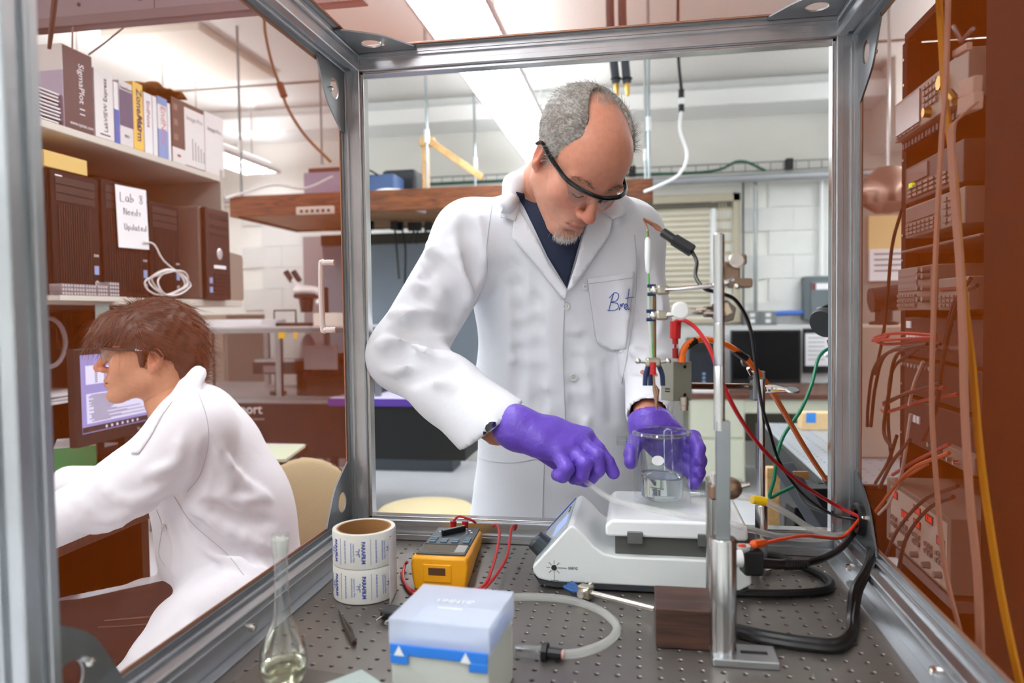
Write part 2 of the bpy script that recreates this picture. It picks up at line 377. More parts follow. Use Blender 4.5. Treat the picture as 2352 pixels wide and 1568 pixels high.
# ================================================================ room
YB = 5.5
floor = struct(MB().bx(-4.2, 3.8, -4.2, YB, FZ - 0.1, FZ).build('floor', FLOORM))
ceil = struct(MB().bx(-4.2, 3.8, -4.2, YB, CZ, CZ + 0.1).build('ceiling', CEILM))
wb = struct(MB().bx(-4.2, 3.8, YB + 0.02, YB + 0.2, FZ, CZ).bx(-4.2, 3.8, YB - 0.0, YB + 0.03, 1.5, CZ).build('wall_back', WALLM))
struct(MB().bx(-4.3, -4.2, -4.2, YB, FZ, CZ).build('wall_left', WALLM)); struct(MB().bx(3.8, 3.9, -4.2, YB, FZ, CZ).build('wall_right', WALLM)); struct(MB().bx(-4.2, 3.8, -4.3, -4.2, FZ, CZ).build('wall_front', WALLM))
# painted concrete blocks of the back wall
bme = None; WIN = (0.25, 1.37, 0.33, 1.43)
for r in range(12):
    z0 = FZ + r * 0.2; xs = -4.2 + (0.2 if r % 2 else 0.0)
    while xs < 2.7:
        x0 = xs; xs += 0.4
        if x0 < -3.4: continue
        if x0 + 0.4 > WIN[0] and x0 < WIN[1] and z0 + 0.2 > WIN[2] and z0 < WIN[3]: continue
        if z0 < -0.3 and -2.4 < x0: continue
        if bme is None:
            o = MB().bx(0.0012, 0.3988, -0.02, 0.0, 0.0012, 0.1988).build('block', BLOCKM, bevel=0.003, seg=1); bme = o.data; mod = 1
        else:
            o = bpy.data.objects.new('block', bme); COL.objects.link(o)
        o.location = (x0, YB + 0.02, z0); o.parent = wb
# ceiling beam, soffit strip and big white pipe along the back wall
struct(MB().bx(-4.2, 3.8, YB - 0.42, YB, 2.06, 2.2).bx(-4.2, 3.8, YB - 0.30, YB, 2.2, CZ).build('trim_1', mat('beam_paint', (238, 239, 237), 0.6), bevel=0.02))
struct(MB().bx(-4.2, 3.8, 4.55, 4.57, CZ - 0.012, CZ).bx(-4.2, 3.8, 2.2, 2.22, CZ - 0.012, CZ).build('trim_2', mat('ceiling_joint', (120, 112, 102), 0.9)))
struct(MB().bx(2.55, 3.8, 4.2, 4.5, 0.9, CZ).bx(2.4, 2.75, 4.9, YB, 1.7, CZ).build('trim_3', WALLM))
def pendant(xc, y0, y1, zb, label):
    t = thing('pendant_light', label, 'ceiling light', (xc, (y0 + y1) / 2, zb), 'hanging fluorescent fixtures in rows')
    w = 0.168; h = MB()
    h.prism([(-w, 0.0), (-w, 0.03), (-0.09, 0.10), (0.09, 0.10), (w, 0.03), (w, 0.0), (w - 0.012, 0.0), (w - 0.012, 0.028), (-w + 0.012, 0.028), (-w + 0.012, 0.0)], y1 - y0, Matrix(((1, 0, 0, xc), (0, 0, 1, y0), (0, 1, 0, zb), (0, 0, 0, 1))))
    h.build('housing', mat('fixture_enamel', (232, 234, 236), 0.4), t)
    MB().bx(xc - w + 0.016, xc + w - 0.016, y0 + 0.012, y1 - 0.012, zb + 0.012, zb + 0.022).build('lens', mat('lamp_lens', (255, 255, 255), 0.5, emit=(244, 249, 255), es=LAMP), t)
    MB().bx(xc - 0.085, xc + 0.085, y0 + 0.02, y1 - 0.02, zb + 0.1005, zb + 0.103).build('added_uplight', mat('added_uplight_glow', (255, 255, 255), 0.5, emit=(244, 249, 255), es=LAMP * 1.0), t)  # glowing strip added on top of the housing to brighten the ceiling
    lv = MB()
    for k in range(1, 8): y = y0 + (y1 - y0) * k / 8; lv.bx(xc - w + 0.014, xc + w - 0.014, y - 0.001, y + 0.001, zb + 0.002, zb + 0.012)
    lv.bx(xc - 0.001, xc + 0.001, y0, y1, zb + 0.002, zb + 0.012); lv.build('louver', WHT, t)
    for y in (y0 + 0.2, y1 - 0.2): MB().cyl((xc, y, zb + 0.1), (xc, y, CZ), 0.006, n=8).build('hanger_rod', STEEL, t); MB().cyl((xc, y, CZ - 0.02), (xc, y, CZ), 0.04, 0.055, n=16).build('ceiling_canopy', WHT, t)
    return t
LZ = 1.72; 
y = 5.24
for k in range(7): pendant(-0.255, y - 1.22, y, LZ, 'fluorescent fixture in the row over the cage, number %s from the back wall' % ['one', 'two', 'three', 'four', 'five', 'six', 'seven'][k]); y -= 1.22
y = 5.24
for k in range(7): pendant(-2.82, y - 1.22, y, LZ, 'fluorescent fixture in the row left of the hanging shelf, number %s from the back wall' % ['one', 'two', 'three', 'four', 'five', 'six', 'seven'][k]); y -= 1.22
PL = PZ(2003, 366, LZ); y = min(PL.y, 5.2)
for k in range(6): pendant(PL.x + 0.12, y - 1.22, y, LZ, 'fluorescent fixture in the row over the equipment rack, number %s from the back wall' % ['one', 'two', 'three', 'four', 'five', 'six'][k]); y -= 1.22
# window with closed blinds
def window():
    x0, x1, z0, z1 = WIN; w = struct(MB().bx(x0, x1, YB - 0.02, YB + 0.03, z1 - 0.07, z1).bx(x0, x0 + 0.05, YB - 0.02, YB + 0.03, z0, z1).bx(x1 - 0.06, x1, YB - 0.02, YB + 0.03, z0, z1).bx(x0, x1, YB - 0.03, YB + 0.03, z0, z0 + 0.04).build('window_1', BEIGE, bevel=0.004))
    MB().bx(x0, x1, YB + 0.05, YB + 0.06, z0, z1).build('pane', mat('dark_pane', (60, 62, 60), 0.1), w)
    MB().bx(1.13, 1.17, YB - 0.01, YB + 0.02, z0, z1 - 0.05).build('mullion', WHT, w)
    s0 = None
    for i in range(20):
        z = z1 - 0.13 - i * 0.047
        for (a, b) in ((x0 + 0.06, 1.12), (1.18, x1 - 0.07)):
            m = MB(Matrix.Translation((0, YB + 0.005, z)) @ Matrix.Rotation(math.radians(-38), 4, 'X')); m.bx(a, b, -0.026, 0.026, -0.001, 0.001)
            if a > 1 and i % 2: continue
            m.build('blind_slat', mat('slat', (232, 224, 200), 0.5), w)
    for x in (1.20, 1.225, 1.25): MB().cyl((x, YB - 0.02, z0 + 0.05), (x, YB - 0.02, z1 - 0.08), 0.004, n=6).build('blind_cord', BEIGE, w)
    MB().bx(x0 + 0.06, x1 - 0.07, YB - 0.02, YB + 0.02, z1 - 0.12, z1 - 0.075).build('head_rail', mat('rail_dark', (90, 86, 74), 0.6), w)
window()
# ================================================================ shielding cage
def along(a, b, up=(0, 0, 1)):
    a = Vector(a); z = (Vector(b) - a).normalized(); u = Vector(up)
    if abs(z.dot(u)) > 0.95: u = Vector((0, 1, 0))
    x = u.cross(z).normalized(); y = z.cross(x)
    return Matrix(((x.x, y.x, z.x, a.x), (x.y, y.y, z.y, a.y), (x.z, y.z, z.z, a.z), (0, 0, 0, 1))), (Vector(b) - a).length
def profile(w, s=0.0045, d=0.007, c=0.0015):
    h = w / 2; side = [(-h + c, -h), (-h * 0.46, -h), (-h * 0.42, -h + 0.0015), (-s, -h + 0.0015), (-s, -h + d), (s, -h + d), (s, -h + 0.0015), (h * 0.42, -h + 0.0015), (h * 0.46, -h), (h - c, -h)]
    out = []
    for k in range(4):
        cs, sn = [(1, 0), (0, 1), (-1, 0), (0, -1)][k]; out += [(x * cs - y * sn, x * sn + y * cs) for x, y in side]
    return out
cage = thing('shielding_cage', 'silver aluminium frame cage with copper mesh walls around the breadboard', 'cage', (0.42, -0.03, 0.0))
W = 0.04; XL, XR, YBK, YF, ZT = -0.0355, 0.8715, 0.374, -0.443, 0.9285
def rail(a, b, name, m=ALU): M, L = along(a, b); return MB().prism(profile(W), L, M).build(name, m, cage, smooth=20)
for x in (XL, XR):
    rail((x, YBK, 0), (x, YBK, 0.9487), 'post'); rail((x, YF, 0), (x, YF, 0.9487), 'post')
    rail((x, YF + 0.02, 0.02), (x, YBK - 0.02, 0.02), 'bottom_rail'); rail((x, YF + 0.02, ZT), (x, YBK - 0.02, ZT), 'top_rail')
for y in (YBK, YF): rail((XL + 0.02, y, ZT), (XR - 0.02, y, ZT), 'top_rail'); rail((XL + 0.02, y, 0.02), (XR - 0.02, y, 0.02), 'bottom_rail')
# lip strip round the back opening
lip = MB(); lx0, lx1, lz0, lz1, ly = XL + 0.02, XR - 0.02, 0.04, 0.9085, YBK
for (a, b, c, d) in ((lx0, lx0 + 0.006, lz0, lz1), (lx1 - 0.006, lx1, lz0, lz1), (lx0, lx1, lz0, lz0 + 0.005), (lx0, lx1, lz1 - 0.006, lz1)): lip.bx(a, b, ly - 0.012, ly + 0.012, c, d)
lip.build('opening_lip', STEEL, cage, bevel=0.001)
# mesh panels with slim frames and copper tape edging
def panel(name, M, w, h):
    MB(M).add([(0, 0, 0), (w, 0, 0), (w, h, 0), (0, h, 0)], [(0, 1, 2, 3)]).build(name, MESHM, cage, smooth=0)
    f = MB(M); t = MB(M); e = 0.008
    for (a, b, c, d) in ((0, w, 0, e), (0, w, h - e, h), (0, e, e, h - e), (w - e, w, e, h - e)): f.bx(a, b, c, d, -0.003, 0.004)
    for (a, b, c, d) in ((e, w - e, e, e + 0.005), (e, w - e, h - e - 0.005, h - e), (e, e + 0.005, e, h - e), (w - e - 0.005, w - e, e, h - e)): t.bx(a, b, c, d, -0.001, 0.001)
    f.build('panel_frame', ALUD, cage, bevel=0.0008); t.build('copper_edge_tape', COPPER, cage)
Ln = YBK - YF - 0.04; Hn = 0.9085 - 0.04
panel('mesh_panel', fr((XL - 0.017, YF + 0.02, 0.04), (0, 1, 0), (0, 0, 1)), Ln, Hn)
panel('mesh_panel', fr((XR + 0.017, YF + 0.02, 0.04), (0, 1, 0), (0, 0, 1)), Ln, Hn)
panel('mesh_panel', fr((XL + 0.02, YF + 0.02, 0.9487), (1, 0, 0), (0, 1, 0)), XR - XL - 0.04, Ln)
# gusset plates
GP = [(0, 0), (0.118, 0), (0.118, 0.006)] + [(0.118 + (0.006 - 0.118) * t + 0.012 * math.sin(t * math.pi) + 0.012 * math.sin(2 * math.pi * t) * -0.5, 0.006 + (0.118 - 0.006) * t + 0.012 * math.sin(t * math.pi) + 0.012 * math.sin(2 * math.pi * t) * 0.5) for t in [i / 14 for i in range(1, 14)]] + [(0.006, 0.118), (0, 0.118)]
def gusset(o, r, u, hole=True):
    M = fr(o, r, u); b = MB(M)
    b.plate_hole(GP, (0.042, 0.042), 0.019, 0.003, None).build('gusset_plate', ALUD, cage, smooth=25)
    s = MB(M); s.cyl((0.066, 0.05, 0.003), (0.066, 0.05, 0.009), 0.005, 0.0045, n=6).ell((0.066, 0.05, 0.009), (0.004, 0.004, 0.002), 8, 4); s.build('bolt', CHROME, cage)
zt, zb_, yb_, yf_ = 0.9065, 0.041, 0.352, YF + 0.021; xl, xr = XL - 0.014, XR + 0.014
gusset((xl, yb_, zt), (0, -1, 0), (0, 0, -1)); gusset((xl, yb_, zb_), (0, -1, 0), (0, 0, 1)); gusset((xl, yf_, zb_), (0, 1, 0), (0, 0, 1)); gusset((xl, yf_, zt), (0, 1, 0), (0, 0, -1))
gusset((xr, yb_, zt), (0, -1, 0), (0, 0, -1)); gusset((xr, yb_, zb_), (0, -1, 0), (0, 0, 1)); gusset((xr, yf_, zb_), (0, 1, 0), (0, 0, 1))
gusset((XL + 0.021, yb_, 0.944), (1, 0, 0), (0, -1, 0)); gusset((XR - 0.021, yb_, 0.944), (-1, 0, 0), (0, -1, 0))
# angle strips that hold the cage down to the breadboard
for sx, x in ((1, XL + 0.02), (-1, XR - 0.02)):
    a = MB(); a.bx(min(x, x + sx * 0.02), max(x, x + sx * 0.02), YF + 0.03, 0.352, 0.0, 0.003); a.bx(min(x, x + sx * 0.003), max(x, x + sx * 0.003), YF + 0.03, 0.352, 0.003, 0.03)
    a.build('hold_down_angle', ALU, cage, bevel=0.0006)
    for yy in (-0.10, 0.25, -0.3): MB().cyl((x + sx * 0.003, yy, 0.018), (x + sx * 0.009, yy, 0.018), 0.0062, 0.0055, n=10).cyl((x + sx * 0.009, yy, 0.018), (x + sx * 0.0105, yy, 0.018), 0.003, n=6).build('screw', CHROME, cage)
# pull handle on the left mesh panel and rubber grommet in the right gusset
h0 = PX(768, 603, xl - 0.006); h1 = PX(772, 757, xl - 0.006)
MB().tube(catmull([h0, h0 + V(-0.02, 0, 0.0), h0 + V(-0.027, 0, -0.008), h1 + V(-0.027, 0, 0.008), h1 + V(-0.02, 0, 0), h1], 6), 0.0055, 10).build('pull_handle', mat('handle_white', (226, 220, 214), 0.3), cage)
gc = V(xr, yb_ - 0.042, zb_ + 0.042)
MB(Matrix.Translation(gc) @ Matrix.Rotation(math.radians(90), 4, 'Y')).lathe([(0.016, -0.012), (0.024, -0.014), (0.028, -0.010), (0.028, 0.008), (0.024, 0.012), (0.016, 0.010), (0.015, 0.0), (0.016, -0.012)], 28).build('cable_grommet', BLKR, cage)
# ================================================================ breadboard on its table
bt = thing('optical_breadboard', 'dark steel breadboard with a grid of tapped holes inside the cage', 'breadboard', (0.42, 0, FZ))
g = MB(); P_ = 0.0254; hr = 0.0031
i0, i1, j0, j1 = 0, 32, -21, 13
for i in range(i0, i1 + 1):
    for j in range(j0, j1 + 1):
        cx, cy, h = i * P_, j * P_, P_ / 2
        sq = [(h, 0), (h, h), (0, h), (-h, h), (-h, 0), (-h, -h), (0, -h), (h, -h)]
        vs = [(cx + a, cy + b, 0) for a, b in sq] + [(cx + 1.35 * hr * math.cos(k * math.pi / 4), cy + 1.35 * hr * math.sin(k * math.pi / 4), 0) for k in range(8)]
        vs += [(cx + hr * math.cos(k * math.pi / 4), cy + hr * math.sin(k * math.pi / 4), -0.0009) for k in range(8)] + [(cx + hr * math.cos(k * math.pi / 4), cy + hr * math.sin(k * math.pi / 4), -0.012) for k in range(8)]
        fs = []
        for k in range(8): l = (k + 1) % 8; fs += [(k, l, 8 + l, 8 + k), (8 + k, 8 + l, 16 + l, 16 + k), (16 + k, 16 + l, 24 + l, 24 + k)]
        fs.append(tuple(range(24, 32))); g.add(vs, fs)
xa, xb, ya, yc = -P_ / 2, (i1 + 0.5) * P_, (j0 - 0.5) * P_, (j1 + 0.5) * P_
for (a, b, c, d) in ((-0.07, xa, ya, 0.41), (xb, 0.91, ya, 0.41), (xa, xb, yc, 0.41)): g.add([(a, c, 0), (b, c, 0), (b, d, 0), (a, d, 0)], [(0, 1, 2, 3)])
BOARDM = mat('board_steel', (128, 122, 117), 0.34, 0.75, var=0.16, vs_=5, bump=0.03, bs=900)
g.build('top_plate', BOARDM, bt, smooth=30)
MB().bx(-0.07, 0.91, ya, 0.41, -0.06, -0.0125).build('core', BLK, bt)
MB().bx(-0.05, 0.89, ya + 0.03, 0.39, -0.2, -0.06).build('table_apron', DGREY, bt, bevel=0.004)
for x in (0.0, 0.84):
    for yy in (ya + 0.08, 0.34): MB().bx(x - 0.03, x + 0.03, yy - 0.03, yy + 0.03, FZ, -0.2).build('leg', DGREY, bt, bevel=0.004)
# ================================================================ things on the breadboard
def cable(name, pts, r, m, label, cat='cable', n=8, sub=8, parent=None, group=None):
    o = MB().tube(catmull(pts, sub), r, n).build(name, m, parent)
    return o if parent else tag(o, label, cat, group)
def D3(*p): return [PD(*q) for q in p]
# ---- hotplate stirrer
hp = thing('hotplate_stirrer', 'white hotplate stirrer with sloped control panel under the glass beaker', 'hotplate', (0.5, 0.235, 0))
y0, y1 = 0.137, 0.335
XZ = Matrix(((1, 0, 0, 0), (0, 0, 1, y0), (0, 1, 0, 0), (0, 0, 0, 1)))
HW = mat('hotplate_white', (226, 230, 228), 0.35)
prof = [(0.372, 0.012), (0.350, 0.016), (0.342, 0.026), (0.341, 0.036), (0.399, 0.101), (0.403, 0.104), (0.409, 0.103), (0.425, 0.089), (0.439, 0.073), (0.455, 0.062), (0.475, 0.058), (0.668, 0.058), (0.676, 0.05), (0.678, 0.022), (0.66, 0.012)]
MB().prism(prof, y1 - y0, XZ).build('body', HW, hp, smooth=40, bevel=0.004)
MB().prism([(0.372, 0.012), (0.349, 0.0155), (0.343, 0.022), (0.352, 0.008), (0.375, 0.004), (0.65, 0.004), (0.674, 0.014), (0.66, 0.014)], y1 - y0 - 0.004, XZ @ Matrix.Translation((0, 0, 0.002))).build('base_pan', DGREY, hp, smooth=0)
for x in (0.38, 0.64):
    for yy in (y0 + 0.03, y1 - 0.03): MB().cyl((x, yy, 0), (x, yy, 0.006), 0.012, n=12).build('rubber_foot', BLKR, hp)
CP = fr((0.3705, (y0 + y1) / 2, 0.0695), (0, -1, 0), (0.058, 0, 0.065))     # sloped control face
MB(CP).box((0, 0, 0.0006), (0.18, 0.08, 0.0012)).build('control_panel', mat('panel_silver', (188, 198, 204), 0.3, 0.3), hp, bevel=0.0005)
sc = MB(CP).box((0.02, 0.016, 0.0018), (0.055, 0.034, 0.0012)).build('display', mat('lcd_blue', (150, 170, 225), 0.2, emit=(150, 175, 240), es=0.5), hp, bevel=0.0004)
MB(CP).box((-0.087, 0, 0.0015), (0.006, 0.08, 0.002)).build('blue_edge_strip', BLUE, hp)
k = MB(CP @ Matrix.Translation((0.05, -0.024, 0.0))); k.lathe([(0.0001, 0.022), (0.015, 0.022), (0.0175, 0.019), (0.0185, 0.002), (0.021, 0.0)], 28).build('knob', mat('knob_grey', (70, 78, 84), 0.3, 0.4), hp)
for i in range(3): MB(CP).box((-0.01 - i * 0.02, 0.03, 0.0016), (0.008, 0.004, 0.001)).build('indicator', DGREY, hp)
# heat scale printed on the near side
pf = MB(); c0 = V(0.376, y0 - 0.0004, 0.036)
for a in range(8): w = a * math.pi / 4; d = V(math.cos(w), 0, math.sin(w)); pf.cyl(c0 + d * 0.006, c0 + d * (0.02 if a in (0, 6) else 0.012), 0.0004, n=4)
pf.cyl(c0 + V(0, 0.0, 0), c0 + V(0, -0.0004, 0), 0.0045, n=16).build('heat_scale_print', INK, hp)
text('500°C', 0.006, INK, hp, fr(c0 + V(0.03, -0.0003, 0), (1, 0, 0), (0, 0, 1))); text('60°C', 0.006, INK, hp, fr(c0 + V(0.001, -0.0003, -0.022), (1, 0, 0), (0, 0, 1)))
for x in (0.425, 0.430): MB().bx(x, x + 0.0025, y0 - 0.0004, y0, 0.014, 0.024).build('rib_mark', WHT, hp)
MB().prism([(0.457, 0.088), (0.457, 0.106), (0.467, 0.115), (0.665, 0.116), (0.673, 0.108), (0.673, 0.088)], y1 - y0 - 0.006, XZ @ Matrix.Translation((0, 0, 0.003))).build('ceramic_plate', mat('ceramic_white', (244, 246, 247), 0.16, coat=0.4), hp, smooth=30, bevel=0.005, seg=3)
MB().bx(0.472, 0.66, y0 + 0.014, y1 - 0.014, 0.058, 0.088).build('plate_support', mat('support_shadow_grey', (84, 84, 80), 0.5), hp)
for x in (0.503, 0.61): MB().bx(x - 0.012, x + 0.012, y0 - 0.001, y0 + 0.008, 0.079, 0.098).build('plate_clip', mat('clip_grey', (128, 130, 130), 0.35, 0.7), hp, bevel=0.0015)
# ---- jacketed beaker on the plate
BC = V(0.548, 0.24, 0.117)
bk = thing('jacketed_beaker', 'clear double walled glass beaker standing on the hotplate', 'beaker', BC)
BM = Matrix.Translation(BC)
MB(BM).lathe([(0.0, 0.001), (0.043, 0.001), (0.047, 0.005), (0.047, 0.112), (0.0485, 0.117), (0.0485, 0.120), (0.046, 0.122), (0.038, 0.121), (0.0355, 0.117), (0.035, 0.014), (0.030, 0.009), (0.0, 0.009)], 48).build('double_wall', CLEAR, bk, smooth=50)
MB(BM).lathe([(0.0480, 0.1165), (0.0495, 0.119), (0.0480, 0.1225), (0.0440, 0.124), (0.040, 0.1225), (0.041, 0.119), (0.0445, 0.118), (0.048, 0.1165)], 48).build('rim', glass('rim_glass', (250, 252, 252), 1.5, 0.9, 0.05, 2.5), bk)
MB(BM).lathe([(0.0, 0.0105), (0.0295, 0.0105), (0.0343, 0.015), (0.0343, 0.047), (0.0, 0.047)], 40).build('liquid', WATER, bk, smooth=50)
MB(BM @ Matrix.Translation((0, 0, 0.047)) @ Matrix.Rotation(math.radians(6), 4, 'Y')).lathe([(0.0300, 0.0), (0.0345, 0.0005), (0.0345, 0.0022), (0.0300, 0.0016), (0.0300, 0)], 40).build('meniscus', glass('meniscus_glass', (252, 253, 254), 1.6, 0.85, 0.1, 4), bk)
MB(BM).cyl((-0.012, -0.012, 0.014), (0.016, -0.008, 0.014), 0.0045, n=12).build('stir_bar', WHT, bk)
MB(BM).prism([(0.010 * math.cos(a * 0.4), 0.008 * math.sin(a * 0.4)) for a in range(16)], 0.0005, fr((-0.008, -0.0473, 0.082), (1, 0, 0), (0, 0, 1))).build('white_oval_label', PAPER, bk)
MB(BM).tube([(-0.046, -0.005, 0.107), (-0.058, -0.007, 0.107)], 0.005, 12, False).lathe([(0.005, 0), (0.008, 0.003), (0.0085, 0.016), (0.007, 0.018), (0.0045, 0.018), (0.004, 0)], 16, Matrix.Translation((-0.057, -0.007, 0.107)) @ Matrix.Rotation(math.radians(-90), 4, 'Y')).build('upper_port', MATS['rim_glass'], bk)
MB(BM).tube([(0.046, -0.01, 0.022), (0.075, -0.016, 0.022)], [0.006, 0.0055], 12, False).build('lower_port', MATS['rim_glass'], bk)
for i in range(5): MB(BM @ Matrix.Translation((0.062 + i * 0.003, -0.013 - i * 0.0006, 0.022)) @ Matrix.Rotation(math.radians(90), 4, 'Y')).lathe([(0.006, -0.001), (0.0072, 0), (0.006, 0.001)], 12).build('hose_barb', MATS['rim_glass'], bk)
# ---- clear hoses
GR = V(XR + 0.014, 0.31, 0.083)
cable('clear_hose', D3((1343, 1104, 1.205), (1400, 1143, 1.17), (1480, 1166, 1.13), (1560, 1182, 1.10), (1640, 1194, 1.09), (1700, 1208, 1.12), (1790, 1232, 1.20), (1880, 1238, 1.27), (1950, 1222, 1.30)) + [GR], 0.0047, TUBEM, 'clear hose running from the purple gloved hand across to the grommet', 'hose')
cable('clear_hose', [BC + V(0.072, -0.016, 0.022)] + D3((1680, 1139, 1.13), (1750, 1150, 1.14), (1810, 1180, 1.17), (1860, 1212, 1.2), (1910, 1228, 1.27), (1955, 1222, 1.31)) + [GR + V(0, 0.004, 0.004)], 0.0052, TUBEM, 'clear hose with yellow tape running from the beaker port to the grommet', 'hose')
tag(MB().cyl(PD(1727, 1146, 1.133), PD(1757, 1151, 1.137), 0.0068, n=14).build('yellow_tape_band', YEL), 'yellow tape band wrapped on the clear hose', 'tape')
# ---- multimeter
mm = thing('multimeter', 'yellow and grey handheld multimeter lying face up near the tape rolls', 'multimeter', (0.19, 0.21, 0))
nl, nr, fl, frt = V(0.147, 0.108, 0), V(0.244, 0.108, 0), V(0.1285, 0.325, 0), V(0.2225, 0.327, 0)
def mq(u, v, z):    # u across 0..1, v along 0..1 from near end
    a = nl.lerp(nr, u); b = fl.lerp(frt, u); p = a.lerp(b, v); return V(p.x, p.y, z)
def mt(v): return 0.054 - 0.019 * v       # top height along the meter
YM = mat('meter_yellow', (247, 172, 14), 0.42, var=0.03, vs_=20)
b = MB(); NU, NV = 14, 18; vs = []; fs = []
def ring(v, inset=0.0):
    t = mt(v); out = []
    prof_ = [(0.06, 0.0), (0.02, 0.35), (0.0, 0.75), (0.02, 0.95), (0.06, 1.0), (0.5, 1.0), (0.94, 1.0), (0.98, 0.95), (1.0, 0.75), (0.98, 0.35), (0.94, 0.0)]
    for u, zf in prof_: out.append((u, zf * t))
    return out
sv = [0.0, 0.03, 0.1, 0.3, 0.5, 0.7, 0.88, 0.96, 1.0]; sc_ = [0.93, 0.985, 1, 1, 0.97, 0.95, 0.96, 0.95, 0.88]
for v, s_ in zip(sv, sc_):
    for u, z in ring(v): p = mq(0.5 + (u - 0.5) * s_, v, z * (1.0 if 0 < v < 1 else 0.96)); vs.append(p)
m_ = 11
for i in range(len(sv) - 1):
    for k in range(m_ - 1): fs.append((i * m_ + k, (i + 1) * m_ + k, (i + 1) * m_ + k + 1, i * m_ + k + 1))
    fs.append((i * m_ + m_ - 1, (i + 1) * m_ + m_ - 1, (i + 1) * m_, i * m_))
fs += [tuple(range(m_)), tuple((len(sv) - 1) * m_ + k for k in range(m_ - 1, -1, -1))]
MB().add(vs, fs).build('holster', YM, mm, smooth=50, bevel=0.003)
def mplate(u0, u1, v0, v1, h, m, name, parent=mm, lift=0.0): return MB().add([mq(u0, v0, mt(v0) + lift), mq(u1, v0, mt(v0) + lift), mq(u1, v1, mt(v1) + lift), mq(u0, v1, mt(v1) + lift)] + [mq(u0, v0, mt(v0) + lift + h), mq(u1, v0, mt(v0) + lift + h), mq(u1, v1, mt(v1) + lift + h), mq(u0, v1, mt(v1) + lift + h)], [(0, 3, 2, 1), (4, 5, 6, 7), (0, 1, 5, 4), (1, 2, 6, 5), (2, 3, 7, 6), (3, 0, 4, 7)]).build(name, m, parent, bevel=0.0008)
fp = mplate(0.08, 0.92, 0.06, 0.985, 0.003, mat('meter_grey', (62, 70, 76), 0.45), 'face_plate')
mplate(0.13, 0.90, 0.09, 0.33, 0.001, mat('meter_screen', (126, 112, 88), 0.12, coat=0.6), 'screen', fp, 0.003); mplate(0.11, 0.92, 0.33, 0.36, 0.002, BLK, 'screen_bezel', fp, 0.003); mplate(0.72, 0.90, 0.1, 0.32, 0.0008, mat('painted_screen_glare', (170, 168, 160), 0.4), 'screen_glare_patch', fp, 0.004)  # the pale patch is glare painted onto the right end of the screen
for r_ in range(3):
    for c_ in range(4):
        if r_ > 1 and c_ in (1, 2): continue
        mplate(0.15 + c_ * 0.205, 0.15 + c_ * 0.205 + 0.12, 0.40 + r_ * 0.065, 0.435 + r_ * 0.065, 0.003, mat('meter_button', (98, 122, 138), 0.5), 'button', fp, 0.003)
kc = mq(0.5, 0.72, mt(0.72) + 0.003); tilt = Matrix.Translation(kc) @ Matrix.Rotation(math.radians(5), 4, 'X')
MB(tilt).lathe([(0.0, 0.002), (0.024, 0.002), (0.026, 0.0)], 32).build('dial_ring', mat('dial_grey', (74, 82, 88), 0.5), fp); MB(tilt @ Matrix.Rotation(math.radians(38), 4, 'Z')).bx(-0.024, 0.022, -0.004, 0.004, 0.002, 0.013).build('dial_knob', BLK, fp, bevel=0.002)
for i in range(8): a = math.radians(20 + i * 20); MB(tilt).box((0.031 * math.cos(a), 0.031 * math.sin(a), 0.0004), (0.004, 0.0022, 0.0006)).build('dial_mark', WHT, fp)
NF = fr(mq(0.47, 0.0, 0.030), (nr - nl), (0, 0, 1)); MB(NF).bx(-0.023, 0.023, -0.016, 0.013, -0.001, 0.0025).build('stand_boss', YM, mm, bevel=0.003); MB(NF).bx(-0.014, 0.014, -0.004, 0.008, 0.002, 0.0035).build('slot', mat('slot_dark', (96, 60, 26), 0.5), mm, bevel=0.003)
for u in (0.38, 0.62):
    p = mq(u, 0.985, mt(1) + 0.001); MB().tube([p, p + V(0, 0.001, 0.014)], [0.0055, 0.0062], 12).build('jack_plug', RED, mm)
p1, p2 = mq(0.38, 0.985, 0.050), mq(0.62, 0.985, 0.052)
cable('test_lead', [p1, p1 + V(0.006, 0.005, 0.006), p2 + V(-0.01, 0.006, 0.006), p2 + V(0.012, 0.0, 0.002), p2 + V(0.02, 0.004, -0.005)], 0.0022, RED, '', parent=mm)
RL = mat('lead_red', (176, 34, 36), 0.45)
cable('red_test_lead', D3((1132, 1208, 1.33), (1142, 1206, 1.31), (1147, 1225, 1.28), (1140, 1270, 1.22), (1128, 1310, 1.17), (1118, 1335, 1.14), (1098, 1352, 1.13)) + [PZ(1050, 1360, 0.004), PZ(990, 1362, 0.004), PZ(945, 1355, 0.004), PZ(926, 1325, 0.004), PZ(930, 1298, 0.008), PZ(936, 1290, 0.014)], 0.0025, RL, 'thin red test lead, the left of the pair looping beside the multimeter')
cable('red_test_lead', D3((1182, 1216, 1.33), (1186, 1206, 1.32), (1175, 1212, 1.30), (1171, 1240, 1.26), (1165, 1275, 1.21), (1150, 1305, 1.17), (1125, 1338, 1.14), (1105, 1354, 1.13)) + [PZ(1050, 1366, 0.004), PZ(990, 1367, 0.004), PZ(948, 1362, 0.004), PZ(930, 1340, 0.004), PZ(922, 1315, 0.004)], 0.0025, RL, 'thin red test lead, the right of the pair looping beside the multimeter')
